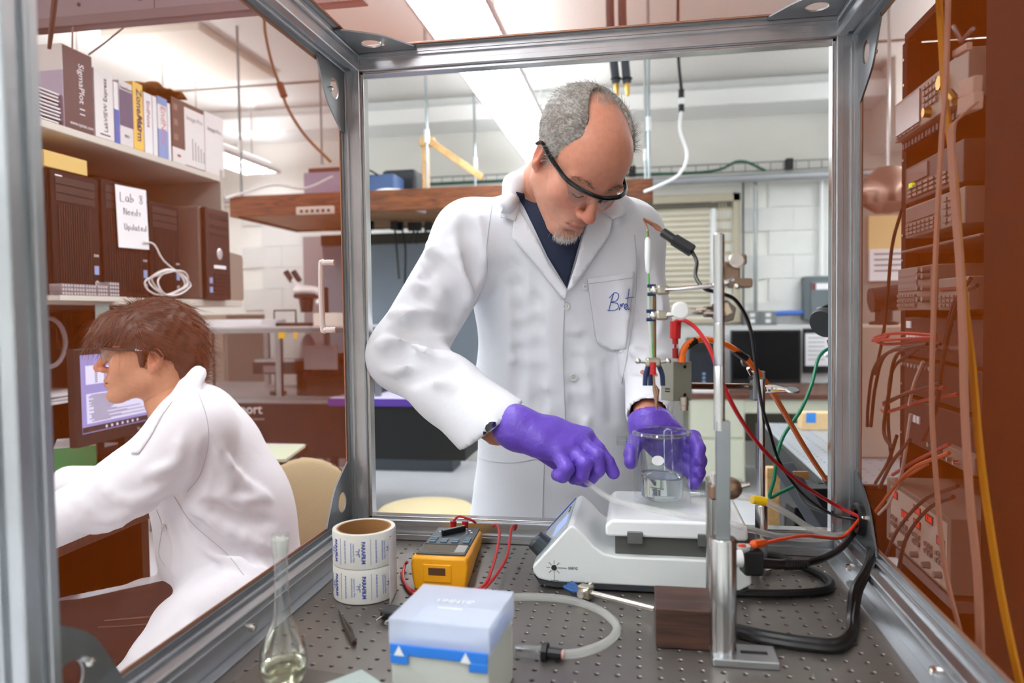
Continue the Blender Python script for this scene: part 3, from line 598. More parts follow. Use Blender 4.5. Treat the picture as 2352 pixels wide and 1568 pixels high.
# ---- film rolls
PF = mat('roll_paper', (232, 230, 222), 0.6); PC = (0.0815, 0.083)
PB = mat('print_blue', (78, 88, 168), 0.6); PBL = mat('print_pale_blue', (150, 158, 204), 0.6)
for k, z0 in enumerate((0.001, 0.0545)):
    t = thing('film_roll', 'roll of backing paper film with blue print, %s of the stacked pair' % ['lower', 'upper'][k], 'roll', (PC[0], PC[1], z0), 'stacked film rolls')
    M = Matrix.Translation((PC[0], PC[1], z0)); MB(M).lathe([(0.0425, 0.0), (0.0485, 0.0), (0.0492, 0.002), (0.0492, 0.050), (0.0485, 0.0525), (0.0425, 0.0525), (0.0425, 0.0)], 48).build('film', PF, t, smooth=40)
    MB(M).lathe([(0.0395, 0.0), (0.0425, 0.0), (0.0425, 0.0522), (0.0395, 0.0522), (0.0395, 0.0)], 48).build('core', CARD, t, smooth=40)
    # printed wording wrapped round the roll
    def wraptext(s, size, ang, z, m, rot=True, bold=0.0):
        w = math.radians(ang); n = V(math.cos(w), math.sin(w), 0); r = V(-math.sin(w), math.cos(w), 0)
        return text(s, size, m, t, fr(V(PC[0], PC[1], z0 + z) + n * 0.0495, (0, 0, -1), r), bold=bold)
    for base in (-150, -93, -36):
        wraptext('PARAFILM', 0.0078, base + 22, 0.026, PB, bold=0.0003); wraptext('"M"', 0.009, base + 12, 0.026, PB); wraptext('Laboratory Film', 0.0045, base + 5, 0.026, PBL); w = math.radians(base); n_ = V(math.cos(w), math.sin(w), 0); bars(0.03, 0.003, 1, PBL, t, fr(V(PC[0], PC[1], z0 + 0.026) + n_ * 0.0493, (0, 0, -1), (-n_.y, n_.x, 0)))
        w = math.radians(base - 12); n_ = V(math.cos(w), math.sin(w), 0); bars(0.036, 0.004, 1, PBL, t, fr(V(PC[0], PC[1], z0 + 0.026) + n_ * 0.0493, (0, 0, -1), (-n_.y, n_.x, 0))); w = math.radians(base - 22); n_ = V(math.cos(w), math.sin(w), 0); MB(fr(V(PC[0], PC[1], z0 + 0.026) + n_ * 0.0493, (-n_.y, n_.x, 0), (0, 0, 1))).box((0, 0, 0), (0.0005, 0.04, 0.0008)).build('print_line', PBL, t)
# loose tail of film
tl = MB(); pts = []
for i in range(13):
    a = math.radians(-20 + i * 3); pts.append(V(PC[0] + 0.0497 * math.cos(a), PC[1] + 0.0497 * math.sin(a), 0))
tail = [V(PC[0] + 0.0496 * math.cos(math.radians(a)), PC[1] + 0.0496 * math.sin(math.radians(a)), 0) for a in (40, 20, 0)] + [V(PC[0] + 0.053, PC[1] - 0.02, 0), V(PC[0] + 0.056, PC[1] - 0.045, 0), V(PC[0] + 0.061, PC[1] - 0.058, 0)]
tail = catmull(tail, 5); n = len(tail); vs = [p + V(0, 0, 0.003) for p in tail] + [p + V(0, 0, 0.104 - 0.02 * max(0, (i - n * 0.6) / (n * 0.4))) for i, p in enumerate(tail)]
tag(MB().add(vs, [(i, i + 1, n + i + 1, n + i) for i in range(n - 1)]).build('film_tail', veil('film_tail', (232, 232, 236), 0.72)), 'loose translucent strip of film hanging off the stacked rolls', 'film')
# ---- pipette tip box
tbx = thing('pipette_tip_box', 'frosted plastic pipette tip box with blue insert, lid closed, in front', 'tip box', (0.298, -0.197, 0))
TM = rz(-5, (0.298, -0.197, 0))
FRO = veil('frosted_plastic', (240, 242, 234), 0.80, tint=(250, 250, 246)); LIDM = veil('frosted_lid', (234, 238, 246), 0.42, tint=(250, 252, 255))
def shell(M, x, y, z0, z1, th, m, name, par, top):
    b = MB(M)
    b.bx(-x, x, -y, -y + th, z0, z1).bx(-x, x, y - th, y, z0, z1).bx(-x, -x + th, -y + th, y - th, z0, z1).bx(x - th, x, -y + th, y - th, z0, z1)
    if top: b.bx(-x, x, -y, y, z1, z1 + th)
    return b.build(name, m, par, bevel=0.001)
shell(TM, 0.056, 0.051, 0.0, 0.074, 0.002, FRO, 'lower_box', tbx, False)
lid = shell(TM, 0.058, 0.053, 0.074, 0.104, 0.0018, LIDM, 'lid', tbx, True)
MB(TM).bx(-0.054, 0.054, -0.049, 0.049, 0.066, 0.080).build('blue_insert', mat('insert_blue', (46, 126, 222), 0.4), tbx, bevel=0.002)
MB(TM).bx(-0.05, 0.05, -0.045, 0.045, 0.0802, 0.084).build('tip_deck', mat('deck_white', (214, 222, 236), 0.5), tbx)
MB(TM).bx(-0.0565, 0.0565, -0.0545, -0.052, 0.066, 0.078).bx(-0.056, -0.035, -0.0548, -0.052, 0.056, 0.066).bx(0.035, 0.056, -0.0548, -0.052, 0.056, 0.066).build('blue_latch_strip', MATS['insert_blue'], tbx, bevel=0.001)
for x in (-0.045, 0.032): MB(TM).prism([(-0.006, 0), (0.006, 0), (0, 0.011)], 0.0008, fr((x, -0.0552, 0.066), (1, 0, 0), (0, 0, 1))).build('latch_arrow', WHT, tbx)
text('FINNTIP', 0.012, WHT, lid, TM @ Matrix.Translation((0.0, 0.006, 0.1062)) @ Matrix.Rotation(math.radians(2), 4, 'Z')); bars(0.03, 0.004, 1, WHT, lid, TM @ Matrix.Translation((0.0, -0.014, 0.1060)))
tipm = veil('tip_plastic', (236, 238, 232), 0.8); tp = None
for i in range(8):
    for j in range(6):
        x, yy = -0.045 + i * 0.0129, -0.041 + j * 0.0164
        if tp is None: o = MB().lathe([(0.001, -0.05), (0.003, -0.02), (0.0042, 0.0), (0.0042, 0.014), (0.003, 0.014)], 8).build('pipette_tip', tipm); tp = o.data
        else: o = bpy.data.objects.new('pipette_tip', tp); COL.objects.link(o)
        setpar(o, tbx); o.matrix_local = Matrix.Translation(TM @ V(x, yy, 0.074))
# ---- volumetric flask on a dark plate
pl = MB(rz(-8, (0.105, -0.255, 0))); pl.bx(-0.075, 0.07, -0.08, 0.075, 0.001, 0.009)
tag(pl.build('dark_plate', mat('plate_dark', (92, 84, 76), 0.45, 0.3), bevel=0.001), 'thin dark brown plate lying under the volumetric flask', 'plate')
fk = thing('volumetric_flask', 'clear glass volumetric flask with long neck and a little liquid', 'flask', (0.098, -0.222, 0.0095))
FM = Matrix.Translation((0.098, -0.222, 0.0095))
GL2 = glass('flask_glass', (252, 254, 252), 1.5, 0.99, 0.02, 4.0)
MB(FM).lathe([(0.0, 0.002), (0.016, 0.0), (0.022, 0.003), (0.0275, 0.016), (0.0280, 0.028), (0.0255, 0.044), (0.0190, 0.060), (0.0125, 0.074), (0.0095, 0.086), (0.0080, 0.11), (0.0078, 0.150), (0.0088, 0.156), (0.0100, 0.170), (0.0105, 0.176), (0.0095, 0.178)], 40).build('bulb_and_neck', GL2, fk, smooth=60)
MB(FM).lathe([(0.0, 0.003), (0.015, 0.002), (0.0212, 0.0045), (0.0258, 0.015), (0.0266, 0.024), (0.0, 0.024)], 36).build('liquid', refract('pale_liquid', (250, 250, 226)), fk, smooth=50)
MB(FM).lathe([(0.0072, 0.152), (0.0088, 0.158), (0.0098, 0.172), (0.0, 0.172)], 24).build('stopper', veil('stopper_frost', (224, 226, 218), 0.6), fk)
# ---- grey shielded box with connectors, near the tip box
gb = thing('connector_box', 'small grey-green cast metal box with silver BNC sockets beside the tip box', 'connector box', (0.19, -0.30, 0))
GM = rz(-38, (0.196, -0.315, 0)); GBM = mat('cast_box_grey', (150, 162, 156), 0.45)
MB(GM).bx(-0.03, 0.03, -0.07, 0.055, 0.002, 0.045).build('box_body', mat('cast_box_dark', (84, 92, 86), 0.5), gb, bevel=0.003); MB(GM).bx(-0.031, 0.031, -0.071, 0.056, 0.045, 0.050).build('lid', GBM, gb, bevel=0.001)
MB(GM).cyl((0, 0.035, 0.050), (0, 0.035, 0.0508), 0.003, n=12).build('lid_screw', DGREY, gb)
for x in (-0.008, 0.012): MB(GM).cyl((x + 0.012, 0.055, 0.034), (x + 0.012, 0.066, 0.036), 0.0055, n=14).cyl((x + 0.012, 0.064, 0.036), (x + 0.012, 0.074, 0.037), 0.0042, n=14).build('bnc_socket', CHROME, gb)
# ---- tweezers, banana plug adapter
tw = MB(); a, b_ = PZ(778, 1404, 0.003), PZ(814, 1477, 0.004); mid = a.lerp(b_, 0.6)
tw.tube([a, mid + V(0.003, 0.002, 0), b_], [0.0008, 0.003, 0.0035], 6).tube([a + V(0.0005, 0, 0.001), mid + V(-0.002, -0.001, 0.003), b_ + V(0, 0, 0.001)], [0.0008, 0.0026, 0.0032], 6)
tag(tw.build('tweezers', mat('tweezer_dark', (92, 78, 66), 0.3, 0.8)), 'slim dark metal tweezers lying in front of the film rolls', 'tweezers')
bp = thing('plug_adapter', 'black double banana plug adapter with two silver pins behind the tip box', 'plug', PZ(890, 1425, 0))
a = PZ(912, 1400, 0.008); d_ = (PZ(868, 1432, 0.008) - a).normalized(); s_ = d_.cross(V(0, 0, 1))
MB(fr(a + d_ * 0.012, d_, s_)).box((0, 0, 0), (0.03, 0.026, 0.014)).build('plug_body', BLK, bp, bevel=0.003)
for q in (-0.0075, 0.0075): MB().cyl(a + d_ * 0.026 + s_ * q, a + d_ * 0.045 + s_ * q, 0.0022, 0.0016, n=10).build('pin', CHROME, bp)
# ---- loop of clear tubing with black fitting
loop = [PZ(1150, 1372, 0.006), PZ(1230, 1370, 0.006), PZ(1310, 1378, 0.006), PZ(1375, 1400, 0.006), PZ(1412, 1430, 0.006), PZ(1414, 1455, 0.006), PZ(1385, 1480, 0.006), PZ(1335, 1498, 0.006), PZ(1292, 1503, 0.007)]
tl = thing('tubing_loop', 'loop of clear tubing with a black hose fitting lying right of the tip box', 'tubing', PZ(1380, 1440, 0))
MB().tube(catmull(loop, 8), 0.0058, 10).build('tube', TUBEM, tl)
f0 = PZ(1296, 1503, 0.008); f1 = PZ(1246, 1497, 0.008); f2 = PZ(1185, 1492, 0.008)
MB().cyl(f0, f0.lerp(f1, 0.15), 0.006, n=12).build('pink_seal', mat('pink', (206, 150, 140), 0.5), tl)
MB().tube([f0.lerp(f1, 0.1), f0.lerp(f1, 0.75), f0.lerp(f1, 0.76), f1], [0.0072, 0.0075, 0.0125, 0.0125], 10).build('black_fitting', BLK, tl)
MB().tube([f1, f2], [0.0085, 0.0075], 12).build('glass_stem', MATS['rim_glass'], tl)
# ---- three-prong clamp lying by the wood block
cl = thing('prong_clamp', 'small three-prong clamp with blue tips and steel rod on the breadboard', 'clamp', PZ(1370, 1365, 0))
a = PZ(1345, 1358, 0.012); b_ = PZ(1503, 1398, 0.012); d_ = (b_ - a).normalized(); s_ = d_.cross(V(0, 0, 1))
MB().cyl(a + d_ * 0.01, b_, 0.0042, n=12).build('rod', CHROME, cl); MB(fr(a, d_, s_)).box((0, 0, 0), (0.022, 0.016, 0.02)).build('jaw_block', mat('clamp_nickel', (186, 180, 164), 0.3, 0.9), cl, bevel=0.003)
MB().cyl(a + s_ * -0.008, a + s_ * -0.018 + V(0, 0, 0.004), 0.005, 0.006, n=10).cyl(a + s_ * 0.008, a + s_ * 0.016, 0.006, n=10).build('thumb_screw', CHROME, cl)
for q in (-0.008, 0.0, 0.008): MB().tube(catmull([a - d_ * 0.008 + s_ * q * 0.5, a - d_ * 0.02 + s_ * q, a - d_ * 0.033 + s_ * q * 1.2 + V(0, 0, 0.004)], 5), 0.0032, 8).build('blue_prong', mat('prong_blue', (40, 86, 150), 0.5), cl)
# ---- dark wood block
tag(MB().bx(0.530, 0.612, -0.048, 0.035, 0.0005, 0.0535).build('wood_block', WALNUT, bevel=0.002), 'dark walnut wood block sitting beside the front post base', 'wood block')
# ---- front post stand
st = thing('post_stand', 'tall silver post stand on a slotted base near the wood block', 'stand', (0.63, -0.065, 0)); px_, py_ = 0.6135, -0.062
MB().bx(0.598, 0.678, -0.088, -0.04, 0.0, 0.010).build('slotted_base', ALU, st, bevel=0.002); MB().bx(0.634, 0.667, -0.068, -0.060, 0.0096, 0.0106).build('base_slot', BLK, st, bevel=0.001)
MB().lathe([(0.0, 0.01), (0.0165, 0.01), (0.0165, 0.152), (0.0155, 0.154), (0.0, 0.154)], 28, Matrix.Translation((px_, py_, 0))).build('post_holder', STEEL, st)
MB().bx(px_ - 0.0085, px_ + 0.0085, py_ - 0.006, py_ + 0.006, 0.15, 0.302).build('flat_bar', ALUD, st, bevel=0.001)
MB().lathe([(0.0, 0.29), (0.0068, 0.29), (0.0068, 0.37), (0.0062, 0.371), (0.0068, 0.372), (0.0068, 0.423), (0.0062, 0.425), (0.0068, 0.426), (0.0068, 0.534), (0.005, 0.536), (0.0, 0.536)], 20, Matrix.Translation((px_ - 0.004, py_, 0))).build('upper_rod', STEEL, st)
# second slim post just behind the front one
s2 = thing('slim_post', 'slim steel post standing directly behind the tall post stand', 'stand', (0.606, 0.0, 0))
q0 = PY(1646, 1380, 0.075); MB().lathe([(0.0, 0), (0.016, 0), (0.016, 0.006), (0.009, 0.008), (0.009, 0.2), (0.0, 0.2)], 20, Matrix.Translation((q0.x - 0.006, 0.075, 0.0005))).build('rod', STEEL, s2)
# ---- rear post
rp = thing('rear_post', 'thin steel post in a short holder near the back rail', 'stand', (0.711, 0.262, 0))
MB().lathe([(0.0, 0.0), (0.016, 0.0), (0.016, 0.008), (0.0102, 0.01), (0.0102, 0.112), (0.009, 0.114), (0.0, 0.114)], 24, Matrix.Translation((0.711, 0.262, 0.0005))).build('post_holder', STEEL, rp); MB().cyl((0.711, 0.262, 0.1), (0.711, 0.262, 0.325), 0.0064, n=16).build('rod', STEEL, rp)
MB().cyl((0.704, 0.25, 0.018), (0.696, 0.24, 0.018), 0.004, n=8).build('lock_screw', CHROME, rp)
# ---- clamps on the posts
NICK = MATS['clamp_nickel']
def wing(c, nrm, r, m=None, parent=None, name='wing_nut'):
    nrm = Vector(nrm).normalized(); M = fr(c, nrm.orthogonal(), nrm.cross(nrm.orthogonal())); return MB(M).lathe([(0.0, -0.0025), (r * 0.8, -0.002), (r, 0), (r * 0.8, 0.002), (0.0, 0.0025)], 18).build(name, m or ALUD, parent)
def boss(label, c, parts):
    t = thing('boss_head_clamp', label, 'clamp', c)
    return t
c = PD(1672, 640, 0.945); t = boss('upper bronze boss head clamp high on the post stand', c, None)
BRZ = mat('bronze_clamp', (150, 124, 104), 0.38, 0.8)
MB(fr(c, RIGHT, UP)).box((0, 0.006, 0.0), (0.026, 0.03, 0.022)).box((0.012, 0.024, 0), (0.02, 0.014, 0.02)).box((0.014, -0.006, 0.004), (0.03, 0.012, 0.016)).build('clamp_body', BRZ, t, bevel=0.003)
wing(PD(1692, 598, 0.93), -FWD + UP * 0.4, 0.0105, mat('nut_pale', (206, 198, 190), 0.35, 0.6), t); MB().tube(D3((1638, 655, 0.92), (1665, 648, 0.915), (1685, 640, 0.915)), 0.003, 8).ell(PD(1692, 657, 0.925), 0.004, 10, 6).build('screw_arm', CHROME, t)
c = PD(1660, 716, 0.95); t = boss('lower hexagonal boss head clamp on the post stand', c, None)
MB(fr(c, RIGHT, UP)).prism([(0.016 * math.cos(a * math.pi / 3 + 0.3), 0.016 * math.sin(a * math.pi / 3 + 0.3)) for a in range(6)], 0.02, Matrix.Translation((0, 0, -0.01))).box((-0.018, 0.0, 0), (0.012, 0.014, 0.014)).build('clamp_body', mat('clamp_steel', (120, 112, 104), 0.3, 0.9), t, bevel=0.002)
wing(PD(1563, 713, 0.93), -FWD, 0.0115, mat('nut_white', (226, 226, 224), 0.35, 0.3), t); MB().cyl(PD(1580, 714, 0.935), PD(1645, 716, 0.945), 0.0042, n=10).build('screw_shaft', CHROME, t)
MB(fr(PD(1668, 710, 0.925), RIGHT + UP * 0.5, UP)).box((0, 0, 0), (0.009, 0.014, 0.009)).build('square_nut', mat('nut_gold', (220, 200, 172), 0.3, 0.7), t, bevel=0.001)
# horizontal clamp rods that carry the probe
def prong_rod(label, pts, tipx, tips):
    t = thing('clamp_rod', label, 'clamp', PD(*pts[0])); MB().tube(D3(*pts), 0.0032, 10).build('rod', CHROME, t)
    a = PD(*pts[0]); MB(fr(a, RIGHT, UP)).box((0.0, 0, 0), (0.018, 0.014, 0.014)).build('jaw_body', NICK, t, bevel=0.004); MB().ell(a - RIGHT * 0.012, 0.0065, 12, 8).build('ball_joint', CHROME, t)
    for dy in (-0.006, 0.006): p = a - RIGHT * 0.018 + UP * dy; MB().tube([p + RIGHT * 0.008, p - RIGHT * 0.004], 0.0026, 8).build('blue_prong', mat('prong_navy', (24, 40, 84), 0.5), t)
    return t
prong_rod('upper horizontal clamp rod holding the white probe', [(1522, 666, 1.06), (1560, 664, 1.03), (1640, 655, 0.955)], 0, 0)
prong_rod('lower horizontal clamp rod holding the white probe', [(1520, 724, 1.06), (1545, 722, 1.05), (1575, 718, 1.02)], 0, 0)
# probe hanging between the clamps
pb = thing('glass_probe', 'slender white and green probe held upright by the two clamp rods', 'probe', PD(1495, 800, 1.08))
MB().tube(catmull(D3((1478, 505, 1.09), (1486, 522, 1.09), (1489, 545, 1.085)), 4), 0.0016, 6).build('copper_wire', COPPER, pb)
MB().tube(D3((1487, 545, 1.085), (1488, 552, 1.085), (1488, 585, 1.085), (1489, 622, 1.085), (1490, 628, 1.085)), [0.002, 0.0045, 0.0048, 0.0042, 0.002], 12).build('white_wrap', WHT, pb)
MB().tube(D3((1486, 530, 1.085), (1490, 640, 1.085), (1497, 770, 1.08), (1500, 840, 1.075)), 0.0013, 6).build('green_wire', mat('wire_green', (90, 170, 80), 0.4), pb)
MB().tube(D3((1491, 655, 1.085), (1493, 720, 1.082), (1497, 810, 1.08), (1499, 835, 1.078)), [0.0036, 0.0036, 0.003, 0.0025], 10).build('glass_sleeve', veil('probe_glass', (226, 232, 226), 0.55), pb)
MB().cyl(PD(1503, 680, 1.09), PD(1503, 828, 1.09), 0.0028, n=10).build('brass_rod', mat('rod_bronze', (150, 116, 84), 0.35, 0.8), pb)
c3 = PD(1500, 832, 1.08); cj = thing('prong_holder', 'three-finger clamp with navy prongs hanging below the probe', 'clamp', c3)
MB(fr(c3, RIGHT, UP)).box((0, 0, 0), (0.022, 0.014, 0.014)).build('jaw_body', NICK, cj, bevel=0.004)
for sx in (-1, 1): MB().cyl(c3 + RIGHT * 0.008 * sx, c3 + RIGHT * 0.02 * sx + UP * 0.001, 0.0022, n=8).ell(c3 + RIGHT * 0.022 * sx + UP * 0.002, 0.0045, 10, 6).build('thumb_screw', CHROME, cj)
for dx in (-0.009, -0.003, 0.011): MB().tube(catmull([c3 + RIGHT * dx * 0.8 - UP * 0.006, c3 + RIGHT * dx * 1.2 - UP * 0.018, c3 + RIGHT * dx * 1.3 - UP * 0.034], 5), 0.0036, 8).build('navy_prong', MATS['prong_navy'], cj)
ac = thing('alligator_clip', 'copper alligator clip with red sleeve hanging above the beaker', 'clip', PD(1505, 900, 1.08))
MB().tube(D3((1500, 832, 1.07), (1500, 860, 1.07)), 0.0044, 12).build('red_sleeve', RED, ac)
MB().tube(D3((1501, 860, 1.07), (1503, 885, 1.07)), 0.0018, 8).build('shank', mat('clip_metal', (164, 130, 108), 0.35, 0.9), ac)
for q in (-0.0018, 0.0018): MB().tube(D3((1503 + q * 900, 884, 1.07), (1507 + q * 1500, 895, 1.07), (1508, 940, 1.07)), [0.0016, 0.0034, 0.001], 6).build('jaw', MATS['clip_metal'], ac)
# braided ground strap and plug above
gs = thing('ground_lead', 'frayed copper braid joined to a black plug and lead by the window', 'cable', PD(1530, 540, 1.05))
br = MB()
for k in range(7): a = random.uniform(-4, 4); b2 = random.uniform(-5, 5); br.tube(catmull(D3((1480 + a * 0.4, 505 + a, 1.09), (1500 + b2 * .5, 516 + b2, 1.07), (1512 + a, 522 - a, 1.06), (1524, 533 + a * 0.5, 1.05)), 5), 0.0016, 5)
br.build('copper_braid', mat('braid', (126, 78, 52), 0.5, 0.6), gs)
MB().tube(D3((1523, 533, 1.05), (1550, 552, 1.04)), 0.0068, 10).build('plug_front', BLK, gs); MB().tube(D3((1548, 550, 1.04), (1590, 576, 1.03)), 0.0088, 8).build('plug_body', BLK, gs)
cable('black_lead', D3((1588, 575, 1.03), (1600, 600, 1.02), (1598, 635, 1.0), (1618, 662, 0.98), (1650, 672, 0.98), (1690, 690, 1.0), (1722, 750, 1.05), (1735, 830, 1.12), (1750, 930, 1.2), (1768, 990, 1.22), (1790, 1060, 1.25), (1840, 1130, 1.28), (1910, 1180, 1.3)) + [GR + V(0, 0, -0.004)], 0.0027, BLKR, '', parent=gs)
# ---- grey electrode amplifier box
eb = thing('amplifier_box', 'small grey amplifier box hanging on a rod above the beaker', 'electronics box', PD(1563, 870, 1.12))
M = fr(PD(1560, 875, 1.13), (RIGHT * 0.9 + FWD * 0.45), UP); GREYB = mat('amp_grey', (134, 134, 122), 0.5)
MB(M).box((0.004, 0, -0.012), (0.036, 0.060, 0.030)).build('case', GREYB, eb, bevel=0.001)
for dy in (-0.021, 0.022): MB(M).cyl((0.008, dy, 0.0028), (0.008, dy, 0.0042), 0.0026, n=12).build('screw', BLK, eb)
cb = PD(1572, 918, 1.115); MB().tube([cb + UP * 0.004, cb - UP * 0.008, cb - UP * 0.009, cb - UP * 0.016], [0.0065, 0.0065, 0.0055, 0.0055], 14).build('bnc_connector', mat('bnc_metal', (170, 162, 148), 0.3, 0.9), eb)
L = fr(PD(1545, 880, 1.104), -FWD * 0.9 + RIGHT * 0.05, UP)
bars(0.012, 0.008, 2, INK, eb, fr(M @ V(-0.0143, -0.014, -0.010), M.to_3x3() @ V(0, 0, 1), UP))
MB().tube(D3((1551, 823, 1.12), (1551, 800, 1.12), (1551, 799, 1.12), (1551, 790, 1.12)), [0.0046, 0.0046, 0.0018, 0.0018], 12).build('red_jack', mat('dark_red', (150, 18, 24), 0.35), eb)
MB().tube(D3((1551, 790, 1.12), (1551, 778, 1.12), (1551, 777, 1.12), (1552, 738, 1.12)), [0.0046, 0.0046, 0.0078, 0.0085], 8).build('red_plug', RED, eb)
cable('red_lead', D3((1550, 742, 1.12), (1556, 736, 1.115), (1575, 737, 1.10), (1600, 755, 1.09), (1630, 800, 1.06), (1660, 880, 1.05), (1700, 960, 1.08), (1760, 1040, 1.15), (1840, 1110, 1.22), (1920, 1160, 1.28)) + [GR], 0.0032, RED, 'red lead running from the plug over the amplifier box to the grommet')
cable('orange_cable', D3((1566, 828, 1.12), (1568, 810, 1.12), (1580, 790, 1.12), (1610, 779, 1.14), (1660, 788, 1.16), (1710, 820, 1.2), (1760, 880, 1.25), (1800, 945, 1.32), (1850, 1030, 1.42), (1900, 1105, 1.5), (1935, 1150, 1.58)), 0.0050, ORANGE, 'thick orange cable arching from the amplifier box towards the right post')
ot = thing('cable_sleeve', 'black sleeve bands taped on the orange cable', 'sleeve', PD(1700, 815, 1.19))
MB().tube(D3((1578, 794, 1.12), (1597, 783, 1.13)), 0.0062, 10).build('tape_band', BLK, ot); MB().tube(D3((1686, 803, 1.182), (1712, 822, 1.202)), 0.0064, 10).build('tape_band', BLK, ot); MB().tube(D3((1896, 1098, 1.495), (1906, 1113, 1.51)), 0.007, 10).build('tape_band', BLK, ot)
MB().tube(D3((1566, 832, 1.12), (1567, 818, 1.12)), 0.006, 10).build('strain_relief', ORANGE, eb)
# support rod of the amplifier to the rear post
cr = thing('support_rod', 'thick steel rod from the amplifier box to the rear post clamp', 'rod', PD(1650, 888, 1.18)); MB().cyl(PD(1585, 886, 1.15), PD(1735, 888, 1.245), 0.0056, n=14).build('rod', mat('rod_warm', (176, 160, 142), 0.25, 1.0), cr)
c = PD(1740, 885, 1.24); t = boss('grey boss head clamp at the top of the rear post', c, None)
MB(fr(c, RIGHT, UP)).box((0, 0, 0), (0.022, 0.05, 0.02)).build('clamp_body', ALUD, t, bevel=0.003); MB().cyl(PD(1724, 868, 1.22), PD(1724, 868, 1.21), 0.004, n=10).build('set_screw', BLK, t)
wing(PD(1713, 828, 1.215), -FWD + RIGHT * 0.4, 0.011, None, t); MB().cyl(PD(1718, 845, 1.22), PD(1726, 860, 1.23), 0.003, n=8).build('screw_arm', CHROME, t)
wing(PD(1820, 896, 1.21), UP + FWD * -0.4, 0.012, None, t); MB().tube(D3((1752, 892, 1.235), (1778, 892, 1.225), (1806, 895, 1.215)), [0.007, 0.0065, 0.003], 10).build('screw_arm', CHROME, t)
# clamp at the beaker port
c = PD(1652, 1128, 1.02); t = boss('nickel clamp on the slim post level with the beaker port', c, None)
MB(fr(c, RIGHT, UP)).box((0, 0, 0), (0.03, 0.022, 0.022)).ell((0.014, 0.004, 0), (0.018, 0.016, 0.014), 14, 8).build('clamp_body', BRZ, t, bevel=0.004); MB().tube(D3((1672, 1128, 1.02), (1695, 1118, 1.02), (1722, 1112, 1.015)), [0.004, 0.005, 0.003], 8).build('lever', CHROME, t); MB().tube(D3((1642, 1115, 1.01), (1638, 1086, 1.005)), [0.003, 0.005], 8).build('lever', CHROME, t)
# ---- black power adapter, cords
ad = thing('power_plug', 'chunky black power plug with ribbed cord behind the tall post', 'plug', PD(1720, 1290, 1.05))
MB(fr(PD(1726, 1288, 1.06), RIGHT, UP)).box((0, 0, 0), (0.028, 0.036, 0.03)).build('plug_body', BLK, ad, bevel=0.004)
MB().tube(D3((1738, 1292, 1.06), (1790, 1296, 1.07), (1855, 1292, 1.08)), [0.0075, 0.0075, 0.0055], 10).build('ribbed_relief', BLKR, ad)
for i in range(9): p = PD(1800 + i * 6, 1295.5, 1.072 + i * 0.001); MB().tube([p, p + RIGHT * 0.0022], 0.0084, 10).build('rib', BLKR, ad)
MB(fr(PD(1703, 1282, 1.02), -FWD, UP)).lathe([(0.0, 0.0), (0.012, 0.0), (0.011, 0.012), (0.006, 0.014)], 16).build('white_cap', WHT, ad)
MB().tube(D3((1706, 1252, 1.03), (1706, 1258, 1.03), (1702, 1268, 1.03)), [0.011, 0.010, 0.004], 16, False).build('small_funnel', mat('funnel_white', (216, 216, 212), 0.4), ad)
cable('black_power_cord', D3((1850, 1293, 1.08), (1895, 1280, 1.12), (1935, 1255, 1.2), (1960, 1225, 1.27)) + [GR + V(-0.002, -0.004, -0.004)], 0.0054, BLKR, 'black power cord sweeping from the ribbed plug up to the grommet')
cable('black_power_cord', [GR + V(-0.004, -0.008, -0.006)] + D3((1992, 1230, 1.28), (2000, 1270, 1.2), (1985, 1315, 1.12), (1962, 1355, 1.07)) + [PZ(1955, 1420, 0.008), PZ(1950, 1455, 0.007), PZ(1920, 1476, 0.007), PZ(1850, 1472, 0.007), PZ(1760, 1458, 0.007), PZ(1690, 1442, 0.007), PZ(1640, 1430, 0.007)], 0.0066, BLKR, 'black power cord hanging from the grommet and curving across the breadboard, inner of two')
cable('black_power_cord', [GR + V(0.0, -0.006, -0.008)] + D3((1998, 1235, 1.28), (2006, 1275, 1.2), (1990, 1320, 1.115), (1970, 1365, 1.065)) + [PZ(1962, 1425, 0.008), PZ(1956, 1462, 0.006), PZ(1922, 1488, 0.006), PZ(1850, 1484, 0.006), PZ(1760, 1470, 0.006), PZ(1690, 1453, 0.006), PZ(1640, 1442, 0.006)], 0.0060, BLKR, 'black power cord hanging from the grommet and curving across the breadboard, outer of two')
cable('black_mains_cord', [PZ(1690, 1290, 0.012)] + [PZ(1770, 1275, 0.02), PZ(1840, 1300, 0.008), PZ(1895, 1325, 0.007), PZ(1908, 1345, 0.007), PZ(1880, 1358, 0.007), PZ(1780, 1363, 0.007), PZ(1690, 1360, 0.007), PZ(1620, 1352, 0.007), PZ(1580, 1360, 0.007), PZ(1572, 1378, 0.007), PZ(1600, 1390, 0.007)], 0.0066, BLKR, 'black cord looping flat on the breadboard behind the tall post')
cable('orange_lead', D3((1700, 1254, 1.03), (1722, 1252, 1.05), (1758, 1246, 1.08), (1800, 1237, 1.12), (1850, 1230, 1.17), (1920, 1236, 1.24), (1945, 1225, 1.27)) + [GR + V(-0.006, 0, 0)], 0.0028, mat('orange_red', (238, 74, 30), 0.4), 'orange lead with spade plug running from the white cap to the grommet')
tag(MB().tube(D3((1722, 1254, 1.05), (1730, 1250, 1.052), (1752, 1246, 1.07), (1760, 1244, 1.08)), [0.002, 0.0062, 0.0062, 0.003], 8).build('spade_plug', mat('orange_bright', (240, 92, 20), 0.4)), 'bright orange spade plug on the orange lead', 'plug')
cable('blue_lead', [GR + V(0, 0.003, 0)] + D3((1955, 1199, 1.36), (1915, 1206, 1.39), (1895, 1222, 1.4)), 0.0024, mat('blue_wire', (32, 50, 120), 0.4), 'short dark blue lead leaving the grommet behind the right post')
